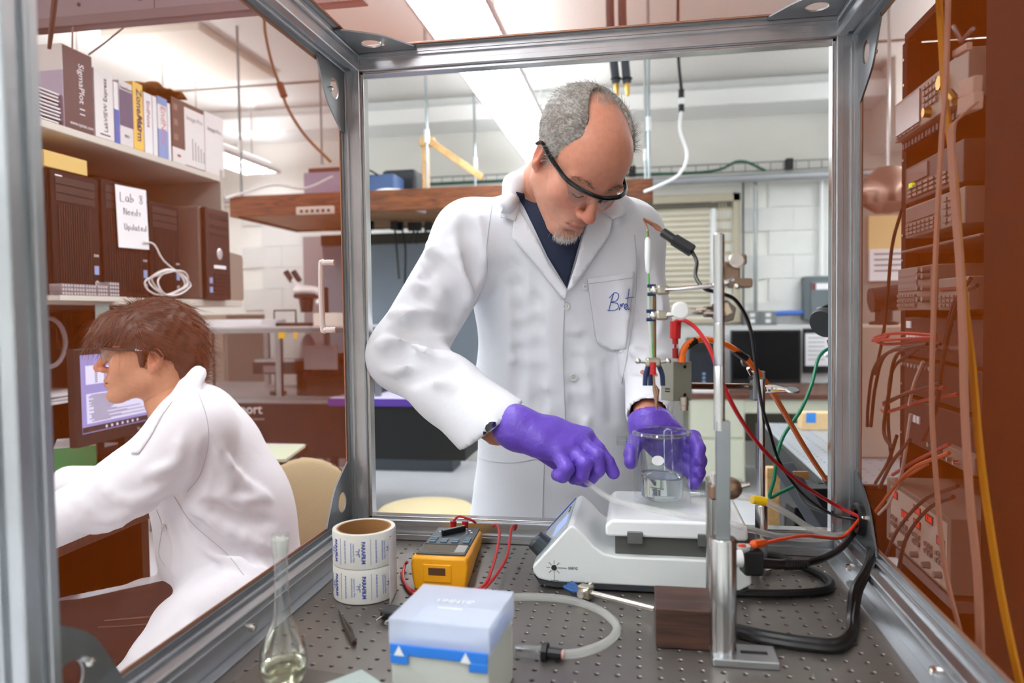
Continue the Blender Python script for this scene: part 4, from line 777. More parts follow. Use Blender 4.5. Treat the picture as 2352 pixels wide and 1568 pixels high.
# ================================================================ left side: desk hutch, computers, desk
XH = -1.33
def onx(x, y, X=XH): p = PX(x, y, X); return p.y, p.z
GLAM = mat('laminate_grey', (176, 174, 166), 0.5); HDARK = mat('hutch_back', (46, 38, 32), 0.7)
hu = thing('desk_hutch', 'two-tier grey laminate hutch holding software boxes and computer towers', 'shelf', (-1.55, 1.5, -0.13))
MB().bx(-1.75, XH, 0.75, 2.05, 1.045, 1.07).build('upper_shelf', mat('shelf_cream', (206, 202, 192), 0.5), hu, bevel=0.003); MB().bx(-1.75, XH, 0.75, 2.21, 0.487, 0.516).build('lower_shelf', MATS['shelf_cream'], hu, bevel=0.003)
MB().bx(-1.75, XH + 0.0, 2.05, 2.075, 0.516, 1.10).build('end_panel', GLAM, hu, bevel=0.002); MB().bx(-1.77, -1.75, 0.75, 2.1, -0.06, 1.12).build('back_panel', HDARK, hu); MB().bx(-1.75, -1.42, 0.72, 0.75, -0.06, 1.1).build('end_panel', GLAM, hu)
MB().bx(-1.75, -1.40, 1.63, 1.66, -0.06, 0.487).build('lower_support', HDARK, hu)
MB().bx(-1.70, -1.36, 0.76, 1.6, 0.470, 0.487).build('under_shelf_tray', BLK, hu, bevel=0.002)
DARKBOX = mat('box_maroon', (62, 30, 30), 0.45); LAV = mat('box_lavender', (150, 138, 158), 0.3)
def carton(label, x0, x1, ytop, depth, m, name='software_box', yb=None, X=XH, zb=1.0702, cat='box'):
    """box on the shelf: front face spans the given picture columns in the shelf plane"""
    ya = onx(x0, 300, X)[0]; yb_ = onx(x1, 300, X)[0]; zt = onx((x0 + x1) / 2, ytop, X)[1]
    t = thing(name, label, cat, (X - depth / 2, (ya + yb_) / 2, zb), 'boxes on the upper shelf'); MB().bx(X - depth, X - 0.002, ya + 0.001, yb_ - 0.001, zb, zt).build('carton', m, t, bevel=0.002)
    return t, ya, yb_, zb, zt
def vtext(t, s, size, m, y, z, X=XH, up=False, **k): return text(s, size, m, t, fr((X - 0.0012, y, z), (0, 0, 1 if up else -1), (0, -1 if up else 1, 0)), **k)
def patch(t, ya, yb_, za, zb2, m, X=XH, name='printed_panel'): return MB().bx(X - 0.003, X - 0.0012, ya, yb_, za, zb2).build(name, m, t)
t, ya, yb_, za, zt = carton('large maroon software box with grey top band, first on the upper shelf', 150, 218, 118, 0.2, DARKBOX)
vtext(t, 'SigmaPlot 11', 0.034, PAPER, yb_ - 0.055, zt - 0.13); text('www.systat.com', 0.016, PAPER, t, fr((XH - 0.001, (ya + yb_) / 2 + 0.01, za + 0.02), (0, 1, 0), (0, 0, 1)))
MB().bx(XH - 0.199, XH - 0.002, ya - 0.002, ya + 0.001, zt - 0.085, zt).build('grey_top_band', mat('band_grey', (196, 190, 186), 0.4), t); MB().bx(XH - 0.199, XH - 0.002, ya - 0.002, ya + 0.001, za, zt - 0.085).build('lavender_side', LAV, t)
text('11', 0.04, INK, t, fr((XH - 0.13, ya - 0.003, zt - 0.045), (1, 0, 0), (0, 0, 1)))
cs = None
for i in range(9):
    z = 1.0702 + i * 0.0115; yy = ya - 0.08 + random.uniform(-0.006, 0.006)
    t = thing('disc_case', 'clear disc jewel case in the flat stack before the maroon box, number %s from bottom' % ['one', 'two', 'three', 'four', 'five', 'six', 'seven', 'eight', 'nine'][i], 'disc case', (XH - 0.08, yy, z), 'stacked disc cases')
    MB().bx(XH - 0.15, XH - 0.008 + random.uniform(-.006, .006), yy - 0.07, yy + 0.07, z, z + 0.0105).build('case', mat('case_dark', (96, 92, 100), 0.2), t, bevel=0.001); MB().bx(XH - 0.012, XH - 0.0015, yy - 0.06, yy + 0.06, z + 0.002, z + 0.0055).build('paper_spine', PAPER, t)
t, ya, yb_, za, zt = carton('white software box with black vertical lettering beside the maroon box', 221, 264, 165, 0.19, mat('box_white', (222, 220, 220), 0.4)); vtext(t, 'LabVIEW Express', 0.026, INK, (ya + yb_) / 2 + 0.005, (za + zt) / 2, up=True); bars(0.05, 0.008, 1, INK, t, fr((XH - 0.0012, (ya + yb_) / 2, za + 0.015), (0, 1, 0), (0, 0, 1)))
t, ya, yb_, za, zt = carton('narrow white and blue manual between the white and yellow boxes', 265, 276, 190, 0.18, PAPER, 'manual', cat='book'); patch(t, ya, yb_, za, za + 0.12, BLUE)
t, ya, yb_, za, zt = carton('white and indigo software box just left of the yellow spine', 277, 308, 190, 0.18, mat('box_white2', (216, 212, 214), 0.4)); patch(t, ya + 0.002, yb_, za + 0.07, za + 0.20, mat('indigo', (54, 46, 92), 0.4)); text('ZoneAlarm', 0.015, INK, t, fr((XH - 0.001, (ya + yb_) / 2, zt - 0.025), (0, 1, 0), (0, 0, 1))); text('PRO', 0.014, INK, t, fr((XH - 0.001, (ya + yb_) / 2, za + 0.035), (0, 1, 0), (0, 0, 1)))
t, ya, yb_, za, zt = carton('yellow software box with dark blue vertical lettering on the spine', 308, 332, 192, 0.18, mat('box_yellow', (236, 190, 74), 0.45)); vtext(t, 'ZoneAlarm', 0.042, mat('navy_print', (50, 54, 96), 0.5), (ya + yb_) / 2 + 0.004, zt - 0.12, bold=0.0006); vtext(t, 'PRO', 0.032, MATS['navy_print'], (ya + yb_) / 2 + 0.004, za + 0.1, bold=0.0005)
REDP = mat('red_print', (168, 60, 66), 0.5)
t, ya, yb_, za, zt = carton('slim cream manual with red vertical lettering right of the yellow box', 333, 352, 215, 0.17, PAPER, 'manual', cat='book'); vtext(t, 'EndNote', 0.028, REDP, (ya + yb_) / 2, zt - 0.08)
t, ya, yb_, za, zt = carton('plain white manual standing beside the slim cream manual', 353, 363, 222, 0.17, PAPER, 'manual', cat='book')
t, ya, yb_, za, zt = carton('white and pale blue software box with pink vertical lettering', 364, 386, 225, 0.17, MATS['box_white']); vtext(t, 'EndNote', 0.042, mat('pink_print', (196, 104, 122), 0.5), (ya + yb_) / 2 + 0.003, zt - 0.11); patch(t, ya, yb_, za, za + 0.11, mat('pale_blue', (120, 152, 206), 0.5)); patch(t, ya, yb_, zt - 0.03, zt, MATS['pale_blue'])
t, ya, yb_, za, zt = carton('thin white folder between the pale blue box and the brown carton', 387, 394, 238, 0.17, PAPER, 'folder', cat='folder')
t, ya, yb_, za, zt = carton('brown software carton with a white front beside the thin folder', 396, 470, 238, 0.2, mat('carton_brown', (86, 54, 42), 0.5)); ym = onx(425, 300)[0]; patch(t, ym, yb_ - 0.002, za + 0.003, zt - 0.02, MATS['box_white']); text('Image-Pro', 0.028, mat('grey_print', (130, 128, 132), 0.5), t, fr((XH - 0.001, (ym + yb_) / 2, zt - 0.06), (0, 1, 0), (0, 0, 1))); patch(t, ya, ym, za, za + 0.06, MATS['box_white'])
MB(fr((XH - 0.0012, (ya + ym) / 2, za + 0.03), (0, 1, 0), (0, 0, 1))).ell((0, 0, 0), (0.014, 0.006, 0.0008), 12, 6).build('oval_mark', REDP, t)
for i in range(3): MB().bx(XH - 0.003, XH - 0.0012, ya + 0.012, ya + 0.04, za + 0.09 + i * 0.06, za + 0.115 + i * 0.06).build('printed_square', mat('brown_pale', (130, 100, 84), 0.5), t)
for i in range(5): MB().bx(XH - 0.0018, XH - 0.001, ym + 0.05 + 0.02 * i, ym + 0.056 + 0.02 * i, za + 0.03, za + 0.12 - 0.01 * i).build('small_print', MATS['grey_print'], t)
t, ya, yb_, za, zt = carton('white software carton at the right end of the upper shelf', 471, 514, 264, 0.2, MATS['box_white']); text('Image-Pro', 0.026, MATS['grey_print'], t, fr((XH - 0.001, (ya + yb_) / 2, zt - 0.07), (0, 1, 0), (0, 0, 1)))
# crumpled kraft paper lying over the boxes
kp = MB(); vs = []; fs = []; nu, nv = 14, 6; y0_, z0_ = onx(315, 196); y1_, z1_ = onx(432, 236)
for i in range(nu + 1):
    for j in range(nv + 1): t_ = i / nu; vs.append((XH - 0.002 - 0.2 * j / nv, y0_ + (y1_ - y0_) * t_, z0_ + 0.006 + (z1_ - z0_ + 0.012) * t_ + random.uniform(-0.008, 0.012) + 0.02 * math.sin(t_ * 3.1)))
for i in range(nu):
    for j in range(nv): k = i * (nv + 1) + j; fs.append((k, k + 1, k + nv + 2, k + nv + 1))
o = kp.add(vs, fs).build('kraft_paper', CARD, smooth=0); tag(o, 'crumpled brown kraft paper draped on top of the shelf boxes', 'paper'); so = o.modifiers.new('thickness', 'SOLIDIFY'); so.thickness = 0.003
o = tag(MB().bx(-1.72, -1.60, 1.34, 1.62, 1.0702, 1.38).build('beige_box', BEIGE, bevel=0.003), 'plain beige box standing behind the white software box', 'box')
# computer towers
TB = mat('tower_black', (19, 17, 17), 0.6, spec=0.2)
def tower(label, x0, x1, ytop, ydown=0, silver=False):
    ya = onx(x0, 500)[0]; yb_ = onx(x1, 500)[0]; zt = onx((x0 + x1) / 2, ytop)[1]; zb = 0.5165
    t = thing('computer_tower', label, 'computer', (XH - 0.2, (ya + yb_) / 2, zb), 'computer towers on the lower shelf'); MB().bx(-1.73, XH - 0.012, ya, yb_, zb, zt).build('case', TB, t, bevel=0.004)
    f = MB().bx(XH - 0.012, XH, ya + 0.002, yb_ - 0.002, zb + 0.003, zt - 0.004).build('front_bezel', TB, t, bevel=0.003)
    gr = MB()
    for i in range(14): yy = ya + 0.03 + (yb_ - ya - 0.08) * i / 13; gr.bx(XH, XH + 0.0025, yy, yy + 0.0035, zb + 0.02, zt - 0.11)
    gr.build('vent_ribs', mat('rib_black', (30, 26, 25), 0.5), f)
    for i in range(3): MB().bx(XH, XH + 0.0015, ya + 0.02, yb_ - 0.02, zt - 0.045 - i * 0.028, zt - 0.022 - i * 0.028).build('drive_cover', mat('bay_black', (28, 25, 25), 0.35), f)
    yl = yb_ - 0.022; MB(fr((XH + 0.001, yl, zb + 0.045), (0, 1, 0), (0, 0, 1))).lathe([(0.0, 0.002), (0.009, 0.002), (0.0095, 0.0)], 20).build('badge', mat('badge_silver', (206, 204, 206), 0.3, 0.4), f); text('hp', 0.012, INK, f, fr((XH + 0.0035, yl, zb + 0.045), (0, 1, 0), (0, 0, 1)), shear=0.2)
    MB().bx(XH, XH + 0.002, yl - 0.010, yl + 0.010, zb + 0.075, zb + 0.105).build('blue_sticker', mat('sticker_blue', (140, 164, 208), 0.3), f); text('Z230', 0.011, PAPER, f, fr((XH + 0.001, yl, zb + 0.14), (0, 1, 0), (0, 0, 1)))
    return t, ya, yb_, zb, zt, f
t1 = tower('black computer tower under the yellow pad, nearest to the front post', 118, 228, 398); MB().bx(XH, XH + 0.001, t1[1] + 0.02, t1[1] + 0.05, t1[4] - 0.03, t1[4] - 0.018).build('asset_sticker', PAPER, t1[5])
t2 = tower('black computer tower with the handwritten paper taped on it', 234, 338, 420); t3 = tower('black computer tower right behind the coiled white cable', 341, 412, 466)
tag(MB().bx(XH - 0.16, XH - 0.0, t1[1] - 0.02, t1[1] + 0.165, t1[4] + 0.0005, t1[4] + 0.052).build('foam_block', mat('pad_yellow', (214, 182, 112), 0.8), bevel=0.002), 'yellow foam block lying on top of the first computer tower', 'foam block')
# handwritten sheet taped to the second tower
a = PX(264, 423, XH + 0.008); b_ = PX(335, 437, XH + 0.012); c_ = PX(279, 568, XH + 0.010); M = fr(a, (b_ - a), -(c_ - a) * -1 if False else (a - c_)); w_ = (b_ - a).length; h_ = (a - c_).length
pn = thing('paper_note', 'white paper with handwriting taped to the second computer tower', 'paper', c_); MB(M).bx(0, w_, -h_, 0, -0.0004, 0.0004).build('sheet', PAPER, pn)
def hw(word, ox, oy, s):
    G = {'L': [[(0, 1), (0, 0), (.6, 0)]], 'a': [[(.55, .5), (.2, .55), (.05, .2), (.3, 0), (.5, .3), (.55, .5), (.55, .05), (.7, 0)]], 'b': [[(.1, 1), (.1, 0)], [(.1, .35), (.4, .5), (.5, .2), (.1, 0)]], '8': [[(.5, .85), (.2, 1), (.1, .75), (.5, .3), (.3, 0), (.05, .2), (.45, .7), (.5, .9)]], 'N': [[(0, 0), (.05, 1), (.55, 0), (.6, 1)]], 'e': [[(.05, .3), (.5, .35), (.3, .6), (.05, .3), (.25, 0), (.55, .1)]], 'd': [[(.5, .5), (.1, .4), (.1, .05), (.5, .1)], [(.55, 1), (.5, 0)]], 's': [[(.5, .5), (.15, .5), (.45, .2), (.1, 0)]], 'U': [[(0, 1), (.05, .1), (.45, .05), (.5, 1)], [(.5, 1), (.52, 0)]], 'P': [[(.1, 0), (.1, 1), (.55, .85), (.5, .55), (.1, .5)]], 'p': [[(.1, -.3), (.1, .5), (.5, .4), (.4, .05), (.1, .1)]], 't': [[(.25, .9), (.25, .05), (.45, 0)], [(.05, .6), (.45, .62)]]}
    out = []
    for i, ch in enumerate(word):
        for l in G.get(ch, []): out.append([(ox + (i * 0.78 + x) * s, oy + y * s + 0.02 * s * (i % 2)) for x, y in l])
    return out
strokes(hw('Lab 8', w_ * 0.14, -h_ * 0.25, w_ * 0.195) + hw('Needs', w_ * 0.22, -h_ * 0.46, w_ * 0.15) + hw('Updated', w_ * 0.22, -h_ * 0.70, w_ * 0.135), 0.0010, mat('pencil', (66, 66, 76), 0.6), pn, M @ Matrix.Translation((0, 0, 0.001)))
# older tower with silver badge
ya, yb_ = onx(458, 500)[0], onx(515, 500)[0]; zb, zt = 0.5165, onx(485, 478)[1]
dt = thing('computer_tower', 'older charcoal computer tower with oval silver badge at the shelf end', 'computer', (XH - 0.2, (ya + yb_) / 2, zb), 'computer towers on the lower shelf'); XD = XH + 0.0
MB().bx(-1.73, XD, ya, yb_ - 0.005, zb, zt).build('case', mat('tower_grey_side', (122, 108, 100), 0.5), dt, bevel=0.012); fb = MB().bx(XD, XD + 0.03, ya + 0.002, yb_ - 0.007, zb, zt - 0.004).build('front_bezel', mat('tower_charcoal', (40, 34, 34), 0.4), dt, bevel=0.008)
for i, (dz, hz) in enumerate(((0.03, 0.02), (0.075, 0.016), (0.11, 0.012))): MB().bx(XD + 0.03, XD + 0.032, ya + 0.03, yb_ - 0.03, zt - dz - hz, zt - dz).build('drive_slot', BLK, fb, bevel=0.002)
MB(fr((XD + 0.031, (ya + yb_) / 2, zb + 0.2), (0, 1, 0), (0, 0, 1))).ell((0, 0, 0), (0.022, 0.026, 0.005), 18, 8).build('oval_badge', MATS['badge_silver'], fb); MB().bx(XD + 0.03, XD + 0.0315, ya + 0.05, yb_ - 0.05, zb + 0.135, zb + 0.15).build('white_label', PAPER, fb)
for i in range(6): MB().bx(XD + 0.03, XD + 0.033, ya + 0.05, yb_ - 0.02, zb + 0.02 + i * 0.017, zb + 0.027 + i * 0.017).build('front_louver', BLK, fb)
for z_ in (0.03, 0.07): MB().bx(XD + 0.03, XD + 0.0315, ya + 0.014, ya + 0.036, zb + z_, zb + z_ + 0.024).build('sticker', MATS['sticker_blue'], fb)
o = tag(MB().prism([(0, 0), (0.14, 0), (0.15, 0.01), (0.15, 0.20), (0.14, 0.215), (0, 0.225)], 0.004, fr((XH - 0.02, 2.10, 0.5165), (0, 1, 0), (0, 0, 1))).build('grey_panel', mat('panel_taupe', (150, 138, 126), 0.5), bevel=0.001), 'grey rounded metal panel leaning past the shelf end', 'panel')
# coil of white cable on the lower shelf
cc = []
c0 = PX(400, 668, XH + 0.07)
for i in range(70): a = i * 0.36; r = 0.085 + 0.025 * math.sin(i * 0.21); cc.append(V(XH + 0.055 + 0.012 * math.sin(i * 0.5), c0.y - 0.0 + r * 1.25 * math.cos(a), 0.522 + 0.055 + 0.052 * math.sin(a + 0.3 * math.sin(i * 0.1)) * (0.8 + 0.2 * math.sin(i * 0.7))))
cc += [V(XH + 0.05, c0.y + 0.10, 0.60), V(XH + 0.03, c0.y + 0.0, 0.66), V(XH + 0.02, c0.y - 0.04, 0.72), V(XH + 0.02, c0.y - 0.10, 0.725)]
cable('white_cable', cc, 0.0034, mat('cable_white', (226, 222, 220), 0.4), 'tangled coil of white cable on the lower shelf edge', sub=3)
# small clear well plates along the shelf edge
for i in range(5):
    ya = onx(112 + i * 28, 680)[0]; wp = thing('well_plate', 'clear plastic well plate at the lower shelf edge, number %s from the post' % ['one', 'two', 'three', 'four', 'five'][i], 'well plate', (XH + 0.0, ya, 0.5165), 'clear well plates'); hz = 0.026 if i < 4 else 0.05
    z = 0.5165
    while z < 0.5165 + hz - 0.001: MB().bx(XH - 0.001 + 0.003, XH + 0.045, ya, ya + 0.052, z, z + 0.0115).build('plate_body', veil('well_clear', (206, 200, 204), 0.35), wp, bevel=0.001); [MB().cyl((XH + 0.046, ya + 0.008 + 0.012 * q, z + 0.006), (XH + 0.047, ya + 0.008 + 0.012 * q, z + 0.006), 0.004, n=8).build('well', veil('well_rim', (230, 226, 230), 0.6), wp) for q in range(4)]; z += 0.0125
MB().bx(XH - 0.02, XH + 0.052, onx(105, 690)[0], onx(262, 690)[0], 0.500, 0.5160).build('shelf_lip', MATS['shelf_cream'], hu)
st_ = PX(245, 700, XH + 0.003); tag(MB(fr(PX(218, 698, XH + 0.004), (0, 1, 0), (0, 0, 1))).bx(0, 0.068, -0.055, 0.005, 0, 0.0006).build('sticky_note', mat('note_mint', (190, 216, 214), 0.7)), 'pale mint sticky note on the lower shelf edge above the seated person', 'sticky note')
# ---- desk
DZ = -0.06; XE = -0.774; yp = PX(326, 1250, -0.84).y; dk = thing('desk', 'white topped desk with brown wood edge and side under the hutch', 'desk', (-1.35, 1.3, FZ))
MB().bx(-1.77, XE, 0.1, 1.68, DZ - 0.028, DZ).build('top', mat('desk_white', (206, 204, 208), 0.4), dk, bevel=0.006); MB().bx(XE - 0.002, XE + 0.01, 0.1, 1.68, DZ - 0.03, DZ - 0.002).build('wood_edge', WALNUT, dk, bevel=0.003)
MB().bx(-1.7, -0.84, yp, yp + 0.03, FZ, DZ - 0.03).bx(-1.7, -0.84, 0.2, 0.22, FZ, DZ - 0.03).build('side_panel', wood('desk_brown', (44, 24, 16), (60, 34, 22), (3, 3, 1)), dk); MB().bx(-1.72, -1.70, 0.2, yp, FZ, DZ - 0.03).build('modesty_panel', MATS['desk_brown'], dk)
MB().bx(-0.86, -0.83, 1.60, 1.63, FZ, DZ - 0.03).build('leg', DGREY, dk)
# monitor facing the chair side
XM = -1.20; mo = thing('monitor', 'black monitor showing code and plots behind the seated person', 'monitor', (-1.25, 1.0, DZ))
tl_, bl_ = PX(183, 816, XM), PX(193, 997, XM); ya = tl_.y - 0.0; yb_ = ya + 0.52; zt, zb = tl_.z, bl_.z
MB().bx(XM - 0.03, XM, ya - 0.022, yb_ + 0.02, zb - 0.04, zt + 0.02).build('bezel', BLK, mo, bevel=0.004)
sn = MB().bx(XM, XM + 0.001, ya, yb_, zb, zt).build('screen', mat('screen_lilac', (120, 118, 168), 0.25, emit=(150, 148, 205), es=0.55), mo)
SW = mat('screen_window', (196, 196, 222), 0.3, emit=(200, 200, 232), es=0.5); ST = mat('screen_text', (80, 78, 104), 0.5); H = zt - zb
for (a, b, c, d) in ((0.02, 0.10, 0.62, 0.86), (0.11, 0.30, 0.58, 0.84), (0.02, 0.50, 0.12, 0.50)): MB().bx(XM + 0.001, XM + 0.0016, ya + a, ya + b, zb + H * c, zb + H * d).build('window_pane', SW, sn)
for i in range(22): yy = ya + 0.03; L = random.uniform(0.06, 0.3); z = zb + H * (0.14 + i * 0.016); MB().bx(XM + 0.0016, XM + 0.002, yy + random.choice((0, 0.01, 0.02)), yy + L, z, z + 0.0018).build('text_line', ST, sn)
for i in range(8): MB().bx(XM + 0.0016, XM + 0.002, ya + 0.06, ya + 0.07, zb + H * (0.64 + i * 0.025), zb + H * (0.652 + i * 0.025)).build('text_line', ST, sn)
MB().tube([(XM + 0.002, ya + 0.13, zb + H * 0.64), (XM + 0.002, ya + 0.18, zb + H * 0.70), (XM + 0.002, ya + 0.28, zb + H * 0.78)], 0.0008, 4).build('plot_line', ST, sn); MB().bx(XM + 0.001, XM + 0.002, ya, yb_, zb + 0.003, zb + 0.02).build('taskbar', INK, sn)
for i in range(7): MB().bx(XM + 0.002, XM + 0.0024, ya + 0.1 + i * 0.025, ya + 0.108 + i * 0.025, zb + 0.007, zb + 0.015).build('task_icon', SW, sn)
text('hp', 0.016, MATS['badge_silver'], mo, fr((XM + 0.0015, (ya + yb_) / 2, zb - 0.02), (0, 1, 0), (0, 0, 1)), shear=0.2)
MB().bx(XM - 0.06, XM - 0.03, (ya + yb_) / 2 - 0.03, (ya + yb_) / 2 + 0.03, DZ + 0.01, zb + 0.1).build('neck', BLK, mo, bevel=0.004); MB().bx(XM - 0.11, XM + 0.08, (ya + yb_) / 2 - 0.13, (ya + yb_) / 2 + 0.13, DZ, DZ + 0.012).build('foot', BLK, mo, bevel=0.004)
# desk clutter
kbp = PZ(285, 1038, DZ); kb = thing('keyboard', 'dark keyboard lying before the monitor, partly hidden by the sleeve', 'keyboard', (kbp.x, kbp.y, DZ)); MB(rz(0, (kbp.x, kbp.y, DZ))).bx(-0.07, 0.07, -0.2, 0.2, 0.0005, 0.016).build('base', BLK, kb, bevel=0.003)
for i in range(14):
    for j in range(4): MB().bx(kbp.x - 0.06 + j * 0.03, kbp.x - 0.035 + j * 0.03, kbp.y - 0.18 + i * 0.027, kbp.y - 0.157 + i * 0.027, DZ + 0.016, DZ + 0.022).build('key', DGREY, kb)
p = PZ(148, 1083, DZ); gbx = thing('tissue_box', 'green and white tissue box with a white tissue at the desk edge', 'tissue box', p); gM = rz(-52, (p.x - 0.005, p.y + 0.06, DZ)); KG = mat('box_green', (30, 140, 84), 0.5)
MB(gM).bx(-0.11, 0.09, -0.06, 0.06, 0.0005, 0.085).build('carton', KG, gbx, bevel=0.002); MB(gM).bx(-0.11, 0.09, -0.06, 0.06, 0.085, 0.0865).build('white_top', PAPER, gbx); text('KIMTECH', 0.030, PAPER, gbx, gM @ fr((-0.02, -0.0612, 0.05), (1, 0, 0), (0, 0, 1)), bold=0.0005); bars(0.10, 0.02, 2, PAPER, gbx, gM @ fr((-0.02, -0.0608, 0.022), (1, 0, 0), (0, 0, 1)))
ts = MB(gM); vs = []; fs = []
for i in range(9):
    for j in range(5): t_ = j / 4; vs.append((-0.07 + 0.012 * i * (0.5 + 0.5 * t_) - 0.01, 0.02 * math.sin(i * 1.3) * (0.3 + t_) + 0.004 * j, 0.086 + 0.11 * t_ - 0.012 * abs(i - 4) * t_))
for i in range(8):
    for j in range(4): k = i * 5 + j; fs.append((k, k + 1, k + 6, k + 5))
ts.add(vs, fs).build('tissue', PAPER, gbx)
p = PZ(180, 1106, DZ); nb = thing('notebook', 'open ruled notebook with handwriting on the desk near the sleeve', 'notebook', (p.x, p.y, DZ)); nM = rz(-20, (p.x + 0.0, p.y + 0.02, DZ)); MB(nM).bx(-0.16, 0.12, -0.03, 0.12, 0.0005, 0.010).build('pages', mat('page_cream', (228, 226, 214), 0.8), nb, bevel=0.001); strokes([[(x_ * 0.01 - 0.14, 0.02 * r_ + 0.004 * math.sin(x_ * 1.9 + r_)) for x_ in range(22)] for r_ in range(5)], 0.0006, INK, nb, nM @ Matrix.Translation((0, 0, 0.0105)))
p = PZ(640, 1045, DZ); nb2 = thing('notepad', 'pale green notepad with a pen hole by the desk corner', 'notebook', (p.x, p.y, DZ)); MB(rz(12, (p.x - 0.03, p.y, DZ))).bx(-0.09, 0.09, -0.14, 0.14, 0.0005, 0.012).build('pages', mat('page_green', (214, 224, 196), 0.8), nb2, bevel=0.001)
p = PZ(150, 955, DZ); pt = thing('paper_tray', 'black letter tray with loose white papers at the back of the desk', 'tray', (-1.6, 1.3, DZ)); yy = 1.0
MB().bx(-1.72, -1.50, 1.15, 1.48, DZ + 0.20, DZ + 0.205).bx(-1.72, -1.715, 1.15, 1.48, DZ, DZ + 0.21).bx(-1.72, -1.5, 1.475, 1.48, DZ, DZ + 0.21).bx(-1.51, -1.50, 1.15, 1.16, DZ, DZ + 0.2).build('tray', BLK, pt)
for i in range(3): MB(rz(random.uniform(-8, 8), (-1.60, 1.31, DZ + 0.206 + i * 0.012))).bx(-0.1, 0.12, -0.14, 0.15, 0, 0.008).build('papers', PAPER, pt)
# cables behind the desk and a ring of clear tube
for i, pts in enumerate(([(230, 720), (215, 800), (190, 860), (175, 960), (180, 1010)], [(240, 720), (225, 830), (200, 900), (165, 990)], [(150, 710), (150, 780), (185, 860), (150, 940), (140, 970)], [(125, 740), (140, 800), (200, 740), (225, 705)], [(255, 712), (250, 790), (235, 900)], [(262, 712), (262, 830), (250, 980)])):
    cable('black_cable', [PX(x, y, -1.70 + 0.012 * i) for x, y in pts], 0.0055, mat('cable_dark', (40, 34, 32), 0.5), 'dark cable hanging under the hutch, strand %s of six' % ['one', 'two', 'three', 'four', 'five', 'six'][i], group='cables under the hutch')
c = PX(112, 786, -1.5); tag(MB(fr(c, (0, 1, 0), (0, 0, 1))).tube([(0.075 * math.cos(a * 0.3), 0.085 * math.sin(a * 0.3), 0) for a in range(21)], 0.008, 8, closed=True).build('tube_ring', mat('ring_grey', (176, 172, 180), 0.3)), 'ring of grey tubing hanging under the hutch by the post', 'tubing')
# ---- beige swivel chairs
FAB = mat('beige_fabric', (206, 190, 150), 0.9, bump=0.4, bs=260)
def chair(label, seat, sr, back, bw, bh, face, name='swivel_chair'):
    t = thing(name, label, 'chair', (seat.x, seat.y, FZ), 'beige swivel chairs'); S = Matrix.Translation(seat)
    MB(S).lathe([(0.0, 0.0), (sr * 0.9, -0.004), (sr, -0.025), (sr * 0.98, -0.055), (sr * 0.85, -0.07), (0, -0.07)], 36).build('seat', FAB, t, smooth=60)
    f_ = Vector(face).normalized(); r_ = V(-f_.y, f_.x, 0)
    F = Field(np.array(back) - 0.35, np.array(back) + 0.35, 0.012); R = Matrix((r_, f_, V(0, 0, 1))).transposed(); F.ell(tuple(back), (bw, 0.035, bh), 0.01, R=R); p_, q_ = F.mesh(); from_np('backrest', p_, q_, FAB, t)
    F = Field(np.array(back) - 0.35, np.array(back) + 0.35, 0.012); F.ell(tuple(Vector(back) - f_ * 0.035), (bw * 0.97, 0.03, bh * 0.97), 0.01, R=R); p_, q_ = F.mesh(); from_np('back_shell', p_, q_, BLK, t)
    MB().tube(catmull([Vector(back) - f_ * 0.05 - V(0, 0, bh * 0.5), V(back[0], back[1], seat.z - 0.05) - f_ * 0.06, seat + V(0, 0, -0.09)], 5), 0.018, 8).cyl(seat + V(0, 0, -0.07), V(seat.x, seat.y, FZ + 0.1), 0.03, n=14).build('column', BLK, t)
    for k in range(5): a = k * 1.2566; e = V(seat.x + 0.29 * math.cos(a), seat.y + 0.29 * math.sin(a), FZ + 0.06); MB().tube([V(seat.x, seat.y, FZ + 0.11), e], [0.022, 0.015], 8).build('base_leg', BLK, t); MB().cyl(e + V(-0.012, 0, -0.03), e + V(0.012, 0, -0.03), 0.03, n=12).build('caster', BLK, t)
    return t
chair('beige fabric swivel chair with its back beside the seated person', V(-0.50, 1.45, -0.42), 0.22, PD(705, 1160, 2.35), 0.155, 0.155, (0.25, -1, 0))
chair('beige fabric swivel chair half hidden behind the left back post', V(-0.46, 2.24, -0.45), 0.235, PD(838, 1075, 3.02), 0.2, 0.21, (1, 0.25, 0))
# grey raceway along the top and hanging cables
rw = thing('overhead_raceway', 'grey metal raceway hung above the hutch at the top left', 'raceway', (-1.0, 1.2, 1.3)); zb = PY(340, 47, 1.15).z
MB().bx(-1.78, -0.30, 1.15, 1.19, zb, zb + 0.3).build('housing', mat('raceway_grey', (124, 116, 124), 0.5), rw, bevel=0.003); MB().bx(-1.78, -0.30, 1.135, 1.15, zb, zb + 0.03).build('lower_flange', mat('raceway_flange', (104, 94, 98), 0.5), rw)
for x in (-1.62, -1.27, -1.05, -0.8, -0.6): MB().cyl((x, 1.15, zb + 0.07), (x, 1.147, zb + 0.07), 0.006, n=8).build('rivet', BLK, rw)
for x in (-1.46, -1.0): MB().bx(x - 0.001, x + 0.001, 1.1485, 1.15, zb + 0.03, zb + 0.3).build('seam', DGREY, rw)
for x in (-1.6, -0.6): MB().cyl((x, 1.17, zb + 0.3), (x, 1.17, CZ), 0.008, n=8).build('hanger_rod', STEEL, rw)
DC = mat('cable_brown', (60, 40, 34), 0.5)
cable('dark_cable', [PX(122, -8, XH + 0.05), PX(116, 60, XH + 0.05), PX(112, 112, XH + 0.02)], 0.0045, DC, 'dark cable dropping behind the maroon box, left of two'); cable('dark_cable', [PX(130, -8, XH + 0.05), PX(122, 60, XH + 0.05), PX(114, 112, XH + 0.02)], 0.0045, DC, 'dark cable dropping behind the maroon box, right of two')
